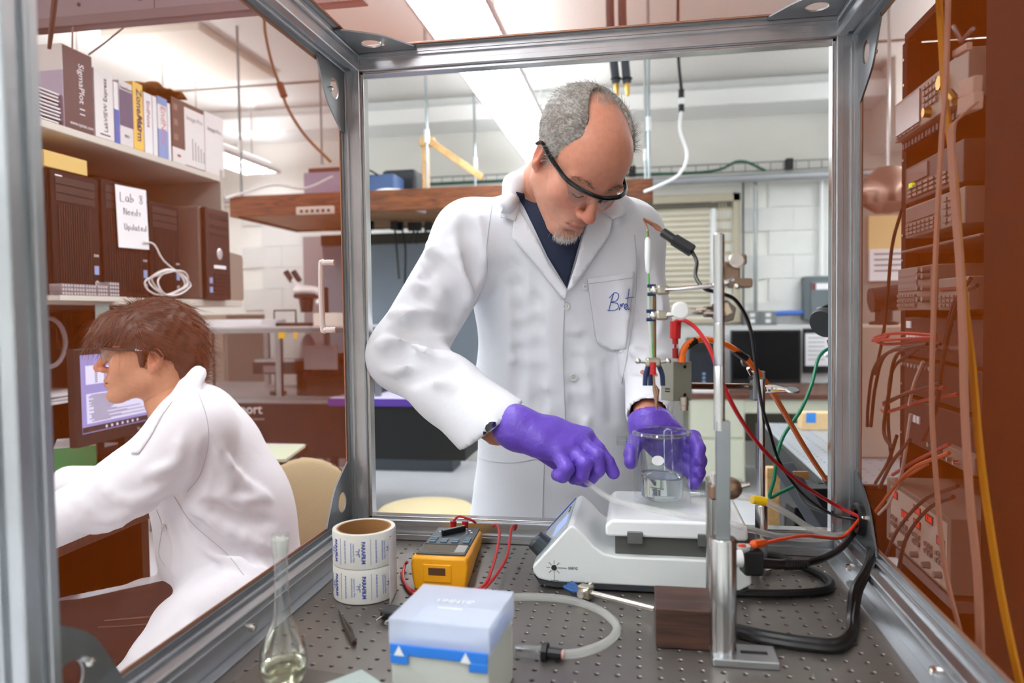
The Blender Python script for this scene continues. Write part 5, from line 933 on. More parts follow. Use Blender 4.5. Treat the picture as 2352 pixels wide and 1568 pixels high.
cable('thin_grey_cable', [PX(203, -6, XH + 0.04), PX(182, 30, XH + 0.04), PX(168, 62, XH + 0.04), PX(166, 112, XH + 0.02)], 0.003, mat('cable_tan', (150, 128, 116), 0.5), 'thin tan cable curving down behind the maroon box'); cable('thin_grey_cable', [PX(345, -6, XH + 0.1), PX(300, 48, XH + 0.1), PX(245, 95, XH + 0.05), PX(203, 126, XH + 0.0)], 0.003, mat('cable_slate', (96, 88, 94), 0.5), 'slate cable slanting from the raceway to the boxes')
# ================================================================ middle and back of the room
# ---- hanging oak shelf
YT = 3.4; xa = PY(527, 470, YT).x; xb = PY(1500, 440, YT).x; zb, zt = 1.085, 1.215
ty = thing('hanging_shelf', 'long oak shelf tray hung from the ceiling on steel rods', 'shelf', ((xa + xb) / 2, YT + 0.4, zb))
MB().bx(xa, xb, YT, YT + 0.03, zb, zt).build('front_board', OAK, ty, bevel=0.003); MB().bx(xa, xa + 0.03, YT + 0.03, YT + 0.95, zb, zt).build('side_board', OAK, ty); MB().bx(xb - 0.03, xb, YT + 0.03, YT + 0.95, zb, zt).build('side_board', OAK, ty); MB().bx(xa, xb, YT + 0.92, YT + 0.95, zb, zt).build('back_board', OAK, ty)
for i in range(6): w_ = (xb - xa) / 6; MB().bx(xa + w_ * i + 0.002, xa + w_ * (i + 1) - 0.002, YT + 0.03, YT + 0.92, zb + 0.01, zb + 0.028).build('plank', wood('oak_pale', (128, 86, 52), (160, 118, 76), (2, 14, 14)), ty)
for x, y, Y in ((980, 300, 3.42), (1490, 300, 3.42), (1090, 300, 4.28), (551, 300, 3.42), (738, 300, 4.28), (1482, 300, 4.28)):
    p = PY(x, y, Y); MB().cyl((p.x, Y, zb), (p.x, Y, CZ), 0.009, n=8).build('hanger_rod', mat('rod_galv', (150, 158, 160), 0.35, 0.9), ty)
    MB().cyl((p.x, Y, zt + 0.28), (p.x, Y, zt + 0.36), 0.016, n=10).build('rod_coupler', WHT, ty)
MB(fr(PY(725, 484, YT - 0.002), (1, 0, 0), (0, 0, 1))).bx(-0.12, 0.13, -0.025, 0.025, 0.0, 0.03).build('power_strip', mat('strip_beige', (214, 200, 188), 0.5), ty, bevel=0.006)
for i in range(6): MB(fr(PY(725, 484, YT - 0.034), (1, 0, 0), (0, 0, 1))).box((-0.095 + i * 0.036, 0, 0), (0.018, 0.018, 0.002)).build('outlet', DGREY, ty)
Z0 = zt - 0.09
def inst(name, label, x0, x1, y0, y1, Y, dep, m, cat='instrument', bevel=0.01, zmin=None):
    a, b = PY(x0, y1, Y), PY(x1, y0, Y); t = thing(name, label, cat, ((a.x + b.x) / 2, Y + dep / 2, a.z if zmin is None else zmin)); MB().bx(a.x, b.x, Y, Y + dep, a.z if zmin is None else zmin, b.z).build('case', m, t, bevel=bevel); return t, a, b
ZS = zb + 0.029
t, a, b = inst('blue_instrument', 'blue instrument case with white handle on the oak shelf', 826, 905, 398, 440, 3.55, 0.3, mat('inst_blue', (70, 96, 142), 0.4), zmin=ZS); MB().tube(catmull([a + V(0.02, -0.01, 0.05), a + V(0.06, -0.02, 0.13), a + V(0.13, -0.01, 0.1)], 5), 0.006, 6).build('handle', BLK, t)
t, a, b = inst('black_instrument', 'black instrument with sloped side on the oak shelf', 875, 955, 386, 440, 3.75, 0.35, mat('inst_black', (30, 34, 40), 0.4), zmin=ZS, bevel=0.03); MB().bx(a.x + 0.03, b.x - 0.03, 3.745, 3.75, b.z - 0.06, b.z - 0.02).build('front_panel', DGREY, t)
t, a, b = inst('lilac_box', 'lilac and maroon box pile at the left of the oak shelf', 697, 790, 392, 440, 3.6, 0.3, mat('lilac', (170, 158, 186), 0.5), 'box', zmin=ZS); MB().bx(a.x + 0.03, b.x, 3.62, 3.85, b.z, b.z + 0.03).build('lid', mat('maroon_lid', (92, 48, 38), 0.5), t)
p = PY(905, 425, 3.5); o = tag(MB(fr((p.x, 3.5, ZS), (1, 0.1, -0.3), (0, 0.2, 1))).bx(-0.02, 0.2, 0.07, 0.13, 0, 0.004).bx(0.02, 0.2, 0.02, 0.08, 0.004, 0.008).build('loose_papers', PAPER), 'loose white papers leaning on the instruments on the oak shelf', 'paper')
# tan wooden prop frame
pf = thing('wooden_prop', 'tan wooden angle prop standing on the oak shelf by a rod', 'frame', PY(978, 432, 3.6))
p0, p1 = PY(979, 432, 3.6), PY(979, 318, 3.6); MB().bx(p0.x - 0.02, p0.x + 0.02, 3.58, 3.62, ZS, p1.z).build('upright', PINE, pf, bevel=0.002)
q0, q1 = PY(984, 322, 3.58), PY(1108, 408, 3.58); d_ = (q1 - q0); MB(fr((q0 + q1) / 2, d_, (0, 0, 1))).box((0, 0, 0), (d_.length, 0.04, 0.03)).build('brace', PINE, pf, bevel=0.002); MB().bx(p0.x - 0.03, p0.x + 0.06, 3.57, 3.63, p1.z - 0.05, p1.z).build('corner_block', PINE, pf)
cable('white_flex', [PY(820, 475, 3.45), PY(845, 450, 3.45), PY(880, 436, 3.43), PY(930, 438, 3.5)], 0.009, WHT, 'white flex looping over the front of the oak shelf'); cable('white_flex', [PY(520, 455, 3.38), PY(570, 440, 3.38), PY(630, 424, 3.40), PY(700, 432, 3.45), PY(765, 405, 3.5)], 0.008, WHT, 'white flex lying along the left end of the oak shelf')
# plugs and cords under the shelf
for i, (x, y1, Y) in enumerate(((905, 640, 3.9), (918, 660, 3.95), (945, 560, 4.0), (960, 560, 4.0), (985, 545, 4.0), (838, 800, 3.8), (850, 760, 3.85))):
    p = PY(x, 500, Y); q = PY(x + (12 if i < 2 else -4), y1, Y); t = thing('hanging_plug', 'black cord and plug hanging below the oak shelf, number %s of seven' % ['one', 'two', 'three', 'four', 'five', 'six', 'seven'][i], 'cable', (p.x, Y, zb), 'cords below the oak shelf'); MB().tube(catmull([V(p.x, Y, zb), p.lerp(q, 0.4) + V(0.03 * math.sin(i), 0, 0), q], 6), 0.008, 6).build('cord', BLKR, t); MB().bx(p.x - 0.025, p.x + 0.025, Y - 0.02, Y + 0.02, zb - 0.06, zb + 0.0).build('plug', BLK, t, bevel=0.006)
# grey partition and dark shelf behind the man
TZ_ = -0.03; a, b = PY(832, 890, 4.35), PY(1300, 548, 4.35); pn_ = thing('grey_partition', 'blue-grey partition panel standing behind the black table', 'partition', ((a.x + b.x) / 2, 4.37, FZ)); MB().bx(a.x - 0.3, b.x, 4.35, 4.40, TZ_ - 0.2, b.z).build('panel', mat('partition_grey', (128, 138, 150), 0.7), pn_, bevel=0.004); MB().bx(a.x - 0.3, b.x, 4.33, 4.42, b.z, b.z + 0.08).build('dark_cap', mat('cap_olive', (52, 46, 36), 0.6), pn_)
for x in (a.x - 0.25, b.x - 0.05): MB().bx(x - 0.03, x + 0.03, 4.36, 4.39, FZ, TZ_ - 0.2).build('leg', DGREY, pn_)
a, b = PY(850, 1098, 5.0), PY(1040, 1070, 5.0); tag(MB().bx(a.x, b.x, 5.0, 5.3, FZ, FZ + 0.16).build('floor_box', mat('floor_box_grey', (70, 76, 84), 0.5), bevel=0.01), 'low dark grey box on the floor below the black table', 'box')
# ---- black optical table
TZ = -0.03; YN = PZ(640, 922, TZ).y; xr_ = PY(1068, 1000, YN).x
nt_ = thing('optical_table', 'long black optical table with white lettering behind the seated person', 'table', (-1.4, YN + 0.5, FZ)); TBK = mat('table_black', (14, 15, 17), 0.45)
MB().bx(-2.7, xr_, YN, YN + 1.15, TZ - 0.31, TZ - 0.01).build('slab', TBK, nt_, bevel=0.006); MB().bx(-2.7, xr_, YN, YN + 1.15, TZ - 0.01, TZ).build('steel_top', mat('table_top_steel', (150, 148, 150), 0.35, 0.6), nt_)
for x in (-2.4, -1.62): MB().bx(x - 0.12, x + 0.12, YN + 0.35, YN + 0.75, FZ, TZ - 0.31).build('pedestal', mat('pedestal_grey', (96, 102, 110), 0.5), nt_, bevel=0.006)
text('Newport', 0.075, mat('print_white', (206, 200, 198), 0.6), nt_, fr(PY(548, 940, YN - 0.001), (1, 0, 0), (0, 0, 1)), bold=0.001); bars(0.22, 0.02, 1, mat('print_dim', (130, 120, 116), 0.6), nt_, fr(PY(565, 962, YN - 0.0005), (1, 0, 0), (0, 0, 1)))
a, b = PZ(842, 934, TZ + 0.004), PZ(930, 893, TZ + 0.004); wb_ = thing('white_board', 'white board with purple edge lying on the black table', 'board', (a.x, YN + 0.2, TZ)); MB().bx(a.x - 0.3, a.x + 0.42, YN, YN + 0.45, TZ + 0.0005, TZ + 0.02).build('sheet', mat('board_lilac', (206, 200, 226), 0.5), wb_); MB().bx(a.x - 0.3, a.x + 0.42, YN - 0.012, YN - 0.0005, TZ - 0.02, TZ + 0.02).build('purple_edge', mat('edge_purple', (84, 52, 150), 0.5), wb_); bars(0.06, 0.012, 1, PURPLE, wb_, fr(V(a.x + 0.06, YN + 0.1, TZ + 0.0202), (1, 0, 0), (0, 1, 0)))
bg = thing('black_gear', 'black coiled gear and cables on the table beside the left post', 'equipment', PY(860, 885, YN + 0.5)); c_ = PY(862, 868, YN + 0.5); MB().ell(c_, (0.1, 0.1, 0.07), 16, 10).build('motor', BLK, bg)
for k in range(5): MB(Matrix.Translation(c_ + V(0.02 * k - 0.03, -0.08, 0.0)) @ Matrix.Rotation(0.6 * k, 4, 'Y')).tube([(0.07 * math.cos(i * 0.4), 0.01 * k, 0.06 * math.sin(i * 0.4)) for i in range(16)], 0.008, 6, closed=True).build('cable_loop', DGREY, bg)
# acrylic enclosure on the table with gear inside
a, b = PY(492, 915, YN + 0.12), PY(800, 762, YN + 0.12); EN = thing('acrylic_enclosure', 'clear acrylic box with aluminium edges on the black optical table', 'enclosure', ((a.x + b.x) / 2, YN + 0.4, TZ)); EZ = b.z; EX0, EX1, EY0, EY1 = a.x, a.x + 1.0, YN + 0.10, YN + 0.75
for x in (EX0, EX0 + 0.42, EX1):
    for y in (EY0, EY1): MB().bx(x - 0.016, x + 0.016, y - 0.016, y + 0.016, TZ, EZ).build('upright', ALUD, EN, bevel=0.002)
for y in (EY0, EY1): MB().bx(EX0, EX1, y - 0.012, y + 0.012, EZ, EZ + 0.024).build('top_rail', ALUD, EN); MB().bx(EX0, EX1, y - 0.012, y + 0.012, TZ, TZ + 0.02).build('bottom_rail', ALUD, EN)
MB().bx(EX0, EX1, EY0, EY1, EZ + 0.024, EZ + 0.032).build('top_panel', mat('top_panel_white', (196, 190, 190), 0.3), EN); MB().bx(EX0, EX1, EY0 - 0.004, EY0, TZ + 0.02, EZ).build('front_pane', ACRY, EN)
for px in (647, 678): p = PY(px, 770, EY0 - 0.02); MB(fr(p, (1, 0, 0), (0, 0, 1))).box((0, 0, 0), (0.04 if px < 660 else 0.02, 0.035, 0.002)).build('yellow_tape', mat('tape_yellow', (236, 188, 40), 0.5), EN)
ZE = EZ + 0.0325
def stand_on(px, Y): return PY(px, 740, Y).x
pp = thing('paper_stack', 'stack of white papers on top of the acrylic enclosure', 'paper', (stand_on(560, YN + .35), YN + 0.35, ZE))
for i in range(4): x = stand_on(560, YN + 0.35); MB(rz(random.uniform(-4, 4), (x, YN + 0.35, ZE + i * 0.011))).bx(-0.2, 0.2, -0.14, 0.14, 0, 0.01).build('sheets', PAPER, pp)
x = stand_on(655, YN + 0.4); wr = thing('wire_stand', 'small black wire stand on top of the enclosure beside the papers', 'stand', (x, YN + 0.4, ZE)); zt_ = PY(655, 728, YN + 0.4).z + 0.04; MB().tube([(x - 0.07, YN + 0.4, ZE), (x - 0.07, YN + 0.4, zt_), (x + 0.07, YN + 0.4, zt_), (x + 0.07, YN + 0.4, ZE)], 0.006, 6).bx(x - 0.08, x + 0.08, YN + 0.36, YN + 0.46, ZE, ZE + 0.02).build('frame', BLK, wr)
# stereo microscope
c_ = V(stand_on(705, YN + 0.45), YN + 0.45, ZE); ms = thing('stereo_microscope', 'white and black stereo microscope on top of the acrylic enclosure', 'microscope', c_); hz = PY(705, 668, YN + 0.45).z - ZE
MB(Matrix.Translation(c_)).bx(-0.06, 0.16, -0.1, 0.1, 0, 0.02).build('base', BLK, ms, bevel=0.004); MB(Matrix.Translation(c_)).bx(0.10, 0.135, -0.02, 0.02, 0.02, hz + 0.02).build('column', BLK, ms, bevel=0.003)
MB(Matrix.Translation(c_)).lathe([(0.0, hz - 0.13), (0.035, hz - 0.13), (0.045, hz - 0.05), (0.075, hz - 0.04), (0.075, hz - 0.02), (0, hz - 0.02)], 24).build('objective', BLK, ms); F = Field(np.array(c_) + np.array([-0.15, -0.12, hz - 0.06]), np.array(c_) + np.array([0.2, 0.12, hz + 0.12]), 0.008); F.ell(tuple(c_ + V(0, 0, hz)), (0.085, 0.06, 0.03), 0.02); F.cap(c_ + V(0, 0, hz), c_ + V(0.11, 0, hz - 0.01), 0.03, 0.025, 0.02); F.cap(c_ + V(-0.03, 0, hz + 0.01), c_ + V(-0.07, -0.01, hz + 0.06), 0.024, 0.02, 0.02); p_, q_ = F.mesh(); from_np('head', p_, q_, mat('scope_white', (222, 214, 212), 0.35), ms)
for s_ in (-0.025, 0.025): MB(Matrix.Translation(c_)).cyl((-0.06 + s_, -0.01, hz + 0.06), (-0.10 + s_, -0.01, hz + 0.12), 0.016, 0.018, n=12).build('eyepiece', BLK, ms)
MB(Matrix.Translation(c_)).ell((0.10, -0.045, hz - 0.07), (0.018, 0.018, 0.018), 12, 8).build('focus_knob', WHT, ms)
x = stand_on(745, YN + 0.3); tag(MB().bx(x - 0.06, x + 0.09, YN + 0.28, YN + 0.42, ZE, ZE + 0.075).build('white_carton', mat('carton_white', (222, 212, 202), 0.5), bevel=0.003), 'small white carton on the enclosure right of the microscope', 'box')
# instrument inside the enclosure
cx = EX0 + 0.33; md = thing('motor_stage', 'black motor stage with white label inside the acrylic enclosure', 'stage', (cx, YN + 0.35, TZ)); MB().bx(cx - 0.16, cx + 0.12, YN + 0.25, YN + 0.45, TZ + 0.13, TZ + 0.20).build('housing', BLK, md, bevel=0.006); MB().bx(cx - 0.15, cx + 0.10, YN + 0.26, YN + 0.44, TZ + 0.20, TZ + 0.215).build('platform', WHT, md)
MB().bx(cx - 0.09, cx + 0.03, YN + 0.248, YN + 0.25, TZ + 0.14, TZ + 0.18).build('label_plate', mat('plate_lilac', (170, 156, 164), 0.5), md); MB().cyl((cx - 0.05, YN + 0.35, TZ), (cx - 0.05, YN + 0.35, TZ + 0.13), 0.02, n=12).cyl((cx - 0.05, YN + 0.35, TZ), (cx - 0.05, YN + 0.35, TZ + 0.02), 0.05, n=16).build('post', BLK, md); MB().cyl((cx + 0.09, YN + 0.35, TZ), (cx + 0.09, YN + 0.35, TZ + 0.13), 0.02, n=12).build('post', BLK, md)
sq_x = EX0 + 0.36; sqb = thing('squeeze_bottle', 'white wash bottle with blue base inside the enclosure', 'bottle', (sq_x, YN + 0.6, TZ)); MB(Matrix.Translation((sq_x, YN + 0.6, TZ))).lathe([(0.0, 0.18), (0.06, 0.18), (0.045, 0.3), (0.025, 0.34), (0.0, 0.36)], 18).build('body', mat('bottle_white', (214, 206, 214), 0.4), sqb); MB(Matrix.Translation((sq_x, YN + 0.6, TZ))).lathe([(0.0, 0.0), (0.062, 0.0), (0.061, 0.2), (0, 0.2)], 18).build('blue_base', mat('base_blue', (76, 80, 150), 0.4), sqb)
cx2 = EX0 + 0.66; ot2 = thing('optics_stack', 'cluster of dark optics mounts inside the right half of the enclosure', 'optics', (cx2, YN + 0.4, TZ)); MB().bx(cx2 - 0.17, cx2 + 0.3, YN + 0.25, YN + 0.5, TZ, TZ + 0.11).build('base_block', mat('mount_brown', (54, 44, 40), 0.5), ot2, bevel=0.004); MB().bx(cx2 - 0.14, cx2 + 0.02, YN + 0.3, YN + 0.5, TZ + 0.11, TZ + 0.24).build('mount', DGREY, ot2, bevel=0.004); MB().cyl((cx2 + 0.1, YN + 0.3, TZ + 0.11), (cx2 + 0.1, YN + 0.3, TZ + 0.3), 0.02, n=10).cyl((cx2 + 0.02, YN + 0.3, TZ + 0.22), (cx2 + 0.2, YN + 0.3, TZ + 0.24), 0.03, n=12).build('lens_tube', BLK, ot2); MB().bx(cx2 - 0.15, cx2 + 0.05, YN + 0.22, YN + 0.24, TZ + 0.16, TZ + 0.3).build('white_card', mat('card_mauve', (190, 178, 180), 0.6), ot2)
# filing cabinet and wall panel left of the enclosure
a, b = PY(452, 1040, 4.25), PY(520, 722, 4.25); fc_ = thing('filing_cabinet', 'tall grey filing cabinet behind the seated person', 'cabinet', ((a.x + b.x) / 2, 4.5, FZ)); MB().bx(a.x - 0.3, b.x, 4.25, 4.85, FZ, b.z).build('body', mat('cabinet_taupe', (146, 132, 118), 0.5), fc_, bevel=0.004)
for i in range(4): z = b.z - 0.03 - i * 0.3; MB().bx(a.x - 0.28, b.x - 0.02, 4.235, 4.25, z - 0.27, z).build('drawer', MATS['cabinet_taupe'], fc_, bevel=0.004)
a, b = PY(700, 760, 5.1), PY(800, 540, 5.1); tag(MB().bx(a.x, b.x + 0.3, 5.1, 5.16, FZ, b.z).build('wall_panel', mat('panel_mauve', (150, 138, 140), 0.7), bevel=0.004), 'tall mauve-grey panel against the back wall beside the cage post', 'panel')
# ceiling sign of ducts at the left: shallow square duct, sprinkler heads
tag(MB().bx(-2.9, -2.2, 3.3, 4.3, CZ - 0.05, CZ).build('ceiling_duct', mat('duct_beige', (206, 196, 184), 0.7), bevel=0.01), 'shallow beige square duct fixed to the ceiling above the hutch', 'duct')
t = thing('ceiling_cable', 'brown cord with inline connector hanging from the ceiling in the left panel', 'cable', PY(640, 200, 2.6)); hc_ = [PY(607, 40, 2.6), PY(612, 90, 2.6), PY(626, 150, 2.6), PY(644, 200, 2.6), PY(662, 250, 2.6), PY(700, 310, 2.6), PY(760, 372, 2.6)]
MB().tube(catmull([V(hc_[0].x, 2.6, CZ)] + hc_, 6), 0.008, 8).build('cord', mat('cord_brown', (130, 90, 60), 0.5), t); MB().tube([hc_[3] + V(-0.005, 0, 0.02), hc_[3] + V(0.02, 0, -0.05)], 0.019, 10).build('connector', mat('conn_brown', (120, 70, 44), 0.5), t); MB().cyl((hc_[0].x, 2.6, CZ), (hc_[0].x, 2.6, CZ - 0.02), 0.06, n=16).build('ceiling_plate', ALUD, t)
# ---- hoses, cords and pipes at the ceiling and back wall
t = thing('coolant_hoses', 'pair of black insulated hoses with brass ends hanging from the ceiling', 'hose', PY(1420, 150, 2.9))
for x0, x1 in ((1402, 1415), (1430, 1440)):
    a, b = PY(x0, 60, 2.9), PY(x1, 190, 2.9); MB().tube(catmull([V(a.x, 2.9, CZ), a, b], 6), 0.022, 10).build('hose', mat('hose_slate', (58, 62, 70), 0.6), t); c2 = PY(x1 + 2, 220, 2.9); MB().tube([b, b.lerp(c2, 0.3), c2], [0.012, 0.014, 0.009], 10).build('brass_end', BRASS, t)
    MB().ell(b + V(0, 0, 0.02), (0.03, 0.03, 0.012), 12, 6).build('hose_clamp', BLK, t)
t = thing('sensor_cord', 'black and white cord with taped connector hanging from the ceiling', 'cable', PY(1565, 230, 3.3)); a = PY(1558, 120, 3.3)
MB().tube(catmull([V(a.x, 3.3, CZ), a, PY(1565, 205, 3.3)], 5), 0.009, 8).build('black_cord', BLK, t); MB().tube([PY(1565, 206, 3.3), PY(1565, 256, 3.3)], 0.017, 10).build('connector', BLK, t); MB().tube([PY(1565, 226, 3.3), PY(1565, 240, 3.3)], 0.0178, 10).build('white_tape', WHT, t)
MB().tube(catmull([PY(1565, 256, 3.3), PY(1562, 300, 3.3), PY(1578, 355, 3.3), PY(1560, 400, 3.3), PY(1510, 428, 3.3), PY(1480, 440, 3.35)], 6), 0.009, 8).build('white_cord', WHT, t)
pz = PY(1800, 405, 5.36).z; tag(MB().cyl((-3.4, 5.36, pz - 0.0), (3.5, 5.36, pz), 0.035, n=16).build('wall_pipe', mat('pipe_galv', (176, 180, 184), 0.35, 0.5)), 'long galvanised pipe running along the back wall above the blinds', 'pipe')
t = thing('cable_basket', 'wire cable basket with green cords on the back wall above the pipe', 'cable tray', (1.2, 5.4, pz + 0.06))
for dz in (0.06, 0.13): MB().cyl((-1.6, 5.40, pz + dz), (2.2, 5.40, pz + dz), 0.006, n=6).build('basket_wire', ALUD, t)
bw = MB()
for i in range(39): bw.cyl((-1.6 + i * 0.1, 5.40, pz + 0.06), (-1.6 + i * 0.1, 5.40, pz + 0.13), 0.004, n=5)
bw.build('basket_cross_wires', ALUD, t); MB().tube(catmull([V(-1.6, 5.38, pz + 0.07), V(0.3, 5.38, pz + 0.075), V(1.1, 5.38, pz + 0.07), V(1.35, 5.36, pz + 0.14), V(1.55, 5.34, pz + 0.05)], 6), 0.011, 6).build('green_cord', mat('cord_green', (46, 96, 80), 0.5), t)
for px in (1452, 1812): p = PY(px, 390, 5.36); MB().bx(p.x - 0.03, p.x + 0.03, 5.32, 5.40, pz + 0.05, pz + 0.14).build('outlet_box', BLK, t, bevel=0.01)
for i, (px, y0, y1, m) in enumerate(((1735, 420, 745, ALUD), (1888, 420, 632, WHT), (1707, 420, 760, DGREY))): p = PY(px, y0, 5.44); q = PY(px, y1, 5.44); tag(MB().cyl((p.x, 5.44, pz), (p.x, 5.44, q.z), 0.016 if i < 2 else 0.008, n=10).build('wall_conduit', m), ['galvanised vertical conduit on the back wall left of the breaker panel', 'white vertical conduit rising from the breaker panel', 'thin dark vertical cable beside the window frame'][i], 'conduit')
a, b = PY(1847, 735, 5.38), PY(1918, 633, 5.38); bp_ = thing('breaker_panel', 'grey electrical breaker panel on the back wall', 'breaker panel', ((a.x + b.x) / 2, 5.4, a.z)); MB().bx(a.x, b.x, 5.38, 5.5, a.z, b.z).build('box', mat('breaker_grey', (94, 104, 108), 0.5), bp_, bevel=0.008); MB().bx(a.x + 0.05, b.x - 0.05, 5.37, 5.38, a.z + 0.04, b.z - 0.04).build('door', mat('breaker_door', (104, 114, 118), 0.45), bp_, bevel=0.004); MB().bx(a.x + 0.09, a.x + 0.19, 5.366, 5.37, b.z - 0.11, b.z - 0.06).build('white_label', PAPER, bp_); MB().bx(a.x + 0.06, a.x + 0.09, 5.366, 5.37, b.z - 0.11, b.z - 0.06).build('red_label', mat('label_red', (120, 50, 50), 0.5), bp_); MB().bx(a.x + 0.1, b.x - 0.07, 5.366, 5.37, a.z + 0.06, a.z + 0.1).build('white_label', PAPER, bp_)
a, b = PY(1776, 720, 5.42), PY(1848, 717, 5.42); tag(MB().cyl(a, b, 0.022, n=10).build('blue_conduit', mat('conduit_blue', (70, 112, 200), 0.5)), 'short blue conduit between the outlet boxes and breaker panel', 'conduit')
for i, px in enumerate((1728, 1764)): p = PY(px, 730, 5.4); t = thing('outlet_box', ['grey metal outlet box on the back wall, left of the pair', 'grey metal outlet box on the back wall, next to the blue conduit'][i], 'outlet', (p.x, 5.4, p.z)); MB().bx(p.x - 0.07, p.x + 0.07, 5.4, 5.5, p.z - 0.06, p.z + 0.06).build('box', ALUD, t, bevel=0.005); [MB().bx(p.x - 0.02, p.x + 0.02, 5.395, 5.4, p.z + q - 0.015, p.z + q + 0.015).build('socket', WHT, t) for q in (-0.025, 0.025)]
# ---- desk at the back right
YD = 4.43; DZ2 = -0.16; xa, xb = PY(1470, 900, YD).x, 2.75
d2 = thing('office_desk', 'desk with brown top and cream drawers under the window', 'desk', ((xa + xb) / 2, YD + 0.4, FZ)); CREAM = mat('cream_enamel', (198, 200, 180), 0.5)
MB().bx(xa, xb, YD, YD + 0.85, DZ2 - 0.04, DZ2).build('top', wood('desk_top_brown', (86, 52, 40), (112, 72, 54), (2, 10, 10)), d2, bevel=0.006)
x0, x1 = PY(1583, 1000, YD + 0.03).x, PY(1711, 1000, YD + 0.03).x; MB().bx(x0, x1, YD + 0.03, YD + 0.75, FZ + 0.1, DZ2 - 0.04).build('pedestal', CREAM, d2, bevel=0.004)
for i in range(2): z0 = FZ + 0.12 + i * 0.30; dr_ = MB().bx(x0 + 0.008, x1 - 0.008, YD + 0.018, YD + 0.03, z0, z0 + 0.285).build('drawer', CREAM, d2, bevel=0.006); MB().bx(x0 + 0.2, x1 - 0.2, YD + 0.005, YD + 0.018, z0 + 0.2, z0 + 0.225).build('handle', ALUD, dr_, bevel=0.003)
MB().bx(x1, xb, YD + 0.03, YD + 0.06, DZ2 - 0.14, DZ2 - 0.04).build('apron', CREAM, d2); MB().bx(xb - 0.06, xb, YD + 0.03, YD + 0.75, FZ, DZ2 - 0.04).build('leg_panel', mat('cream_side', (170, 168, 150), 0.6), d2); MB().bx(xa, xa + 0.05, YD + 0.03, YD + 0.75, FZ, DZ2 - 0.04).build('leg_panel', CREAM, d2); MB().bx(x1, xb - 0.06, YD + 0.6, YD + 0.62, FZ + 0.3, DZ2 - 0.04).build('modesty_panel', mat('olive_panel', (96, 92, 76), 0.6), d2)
YM = 4.9; a, b = PY(1679, 880, YM), PY(1840, 757, YM); m2 = thing('monitor', 'black switched-off monitor on the desk under the window', 'monitor', ((a.x + b.x) / 2, YM, DZ2)); MB().bx(a.x, b.x, YM, YM + 0.04, a.z, b.z).build('bezel', BLK, m2, bevel=0.004); MB().bx(a.x + 0.015, b.x - 0.015, YM - 0.001, YM, a.z + 0.03, b.z - 0.015).build('screen', mat('screen_off', (16, 17, 20), 0.2), m2); MB().bx((a.x + b.x) / 2 - 0.03, (a.x + b.x) / 2 + 0.03, YM + 0.04, YM + 0.07, DZ2, a.z + 0.1).build('neck', BLK, m2); MB().bx((a.x + b.x) / 2 - 0.12, (a.x + b.x) / 2 + 0.12, YM - 0.06, YM + 0.14, DZ2, DZ2 + 0.012).build('foot', BLK, m2, bevel=0.004); MB(fr(V((a.x + b.x) / 2, YM - 0.001, a.z + 0.015), (1, 0, 0), (0, 0, 1))).lathe([(0, 0.001), (0.007, 0.001), (0.007, 0)], 12).build('badge', ALUD, m2)
a, b = PY(1588, 905, 4.8), PY(1640, 778, 4.8); pc2 = thing('computer_tower', 'dark blue-black computer tower on the desk left of the switched-off monitor', 'computer', ((a.x + b.x) / 2, 4.9, DZ2)); MB().bx(a.x - 0.02, b.x, 4.75, 5.15, DZ2, b.z).build('case', mat('tower_navy', (26, 32, 44), 0.4), pc2, bevel=0.006); MB().bx(a.x, b.x - 0.02, 4.745, 4.75, b.z - 0.1, b.z - 0.03).build('front_panel', BLK, pc2); [MB().bx(a.x + 0.08, a.x + 0.10, 4.742, 4.75, DZ2 + 0.05 + 0.03 * i, DZ2 + 0.065 + 0.03 * i).build('port', MATS['sticker_blue'], pc2) for i in range(3)]
a, b = PY(1640, 880, 5.0), PY(1678, 765, 5.0); tag(MB().bx(a.x, b.x, 5.0, 5.05, DZ2, b.z).build('white_binder', mat('binder_white', (212, 214, 216), 0.5), bevel=0.004), 'white binder standing between the computer tower and monitor', 'binder')
tag(MB().bx(a.x - 0.2, a.x + 0.05, 4.5, 4.75, DZ2, DZ2 + 0.02).build('white_papers', PAPER), 'white papers lying on the brown desk edge near the amplifier box', 'paper')
a, b = PY(1850, 840, 5.3), PY(1906, 765, 5.3); nt2 = thing('pinned_notice', 'white notice pinned behind the desk at the right', 'paper', ((a.x + b.x) / 2, 5.3, a.z)); MB().bx(a.x, b.x, 5.3, 5.31, a.z, b.z).build('sheet', PAPER, nt2); MB().bx(a.x - 0.02, b.x + 0.02, 5.31, 5.32, a.z - 0.06, b.z + 0.04).build('black_board', BLK, nt2)
for i in range(6): MB().bx(a.x + 0.02, b.x - 0.04, 5.298, 5.3, b.z - 0.04 - i * 0.035, b.z - 0.034 - i * 0.035).build('text_line', MATS['grey_print'], nt2)
tag(MB().bx(a.x + 0.1, b.x + 0.4, 4.7, 5.0, DZ2, DZ2 + 0.03).build('dark_folder', mat('folder_brown', (90, 70, 60), 0.6)), 'brown folder lying on the desk right of the monitor', 'folder')
t, a, b = inst('desk_partition', 'white low partition behind the desk monitor', 1600, 1930, 745, 910, 5.36, 0.02, mat('partition_white', (214, 216, 216), 0.6), 'partition', 0.002)
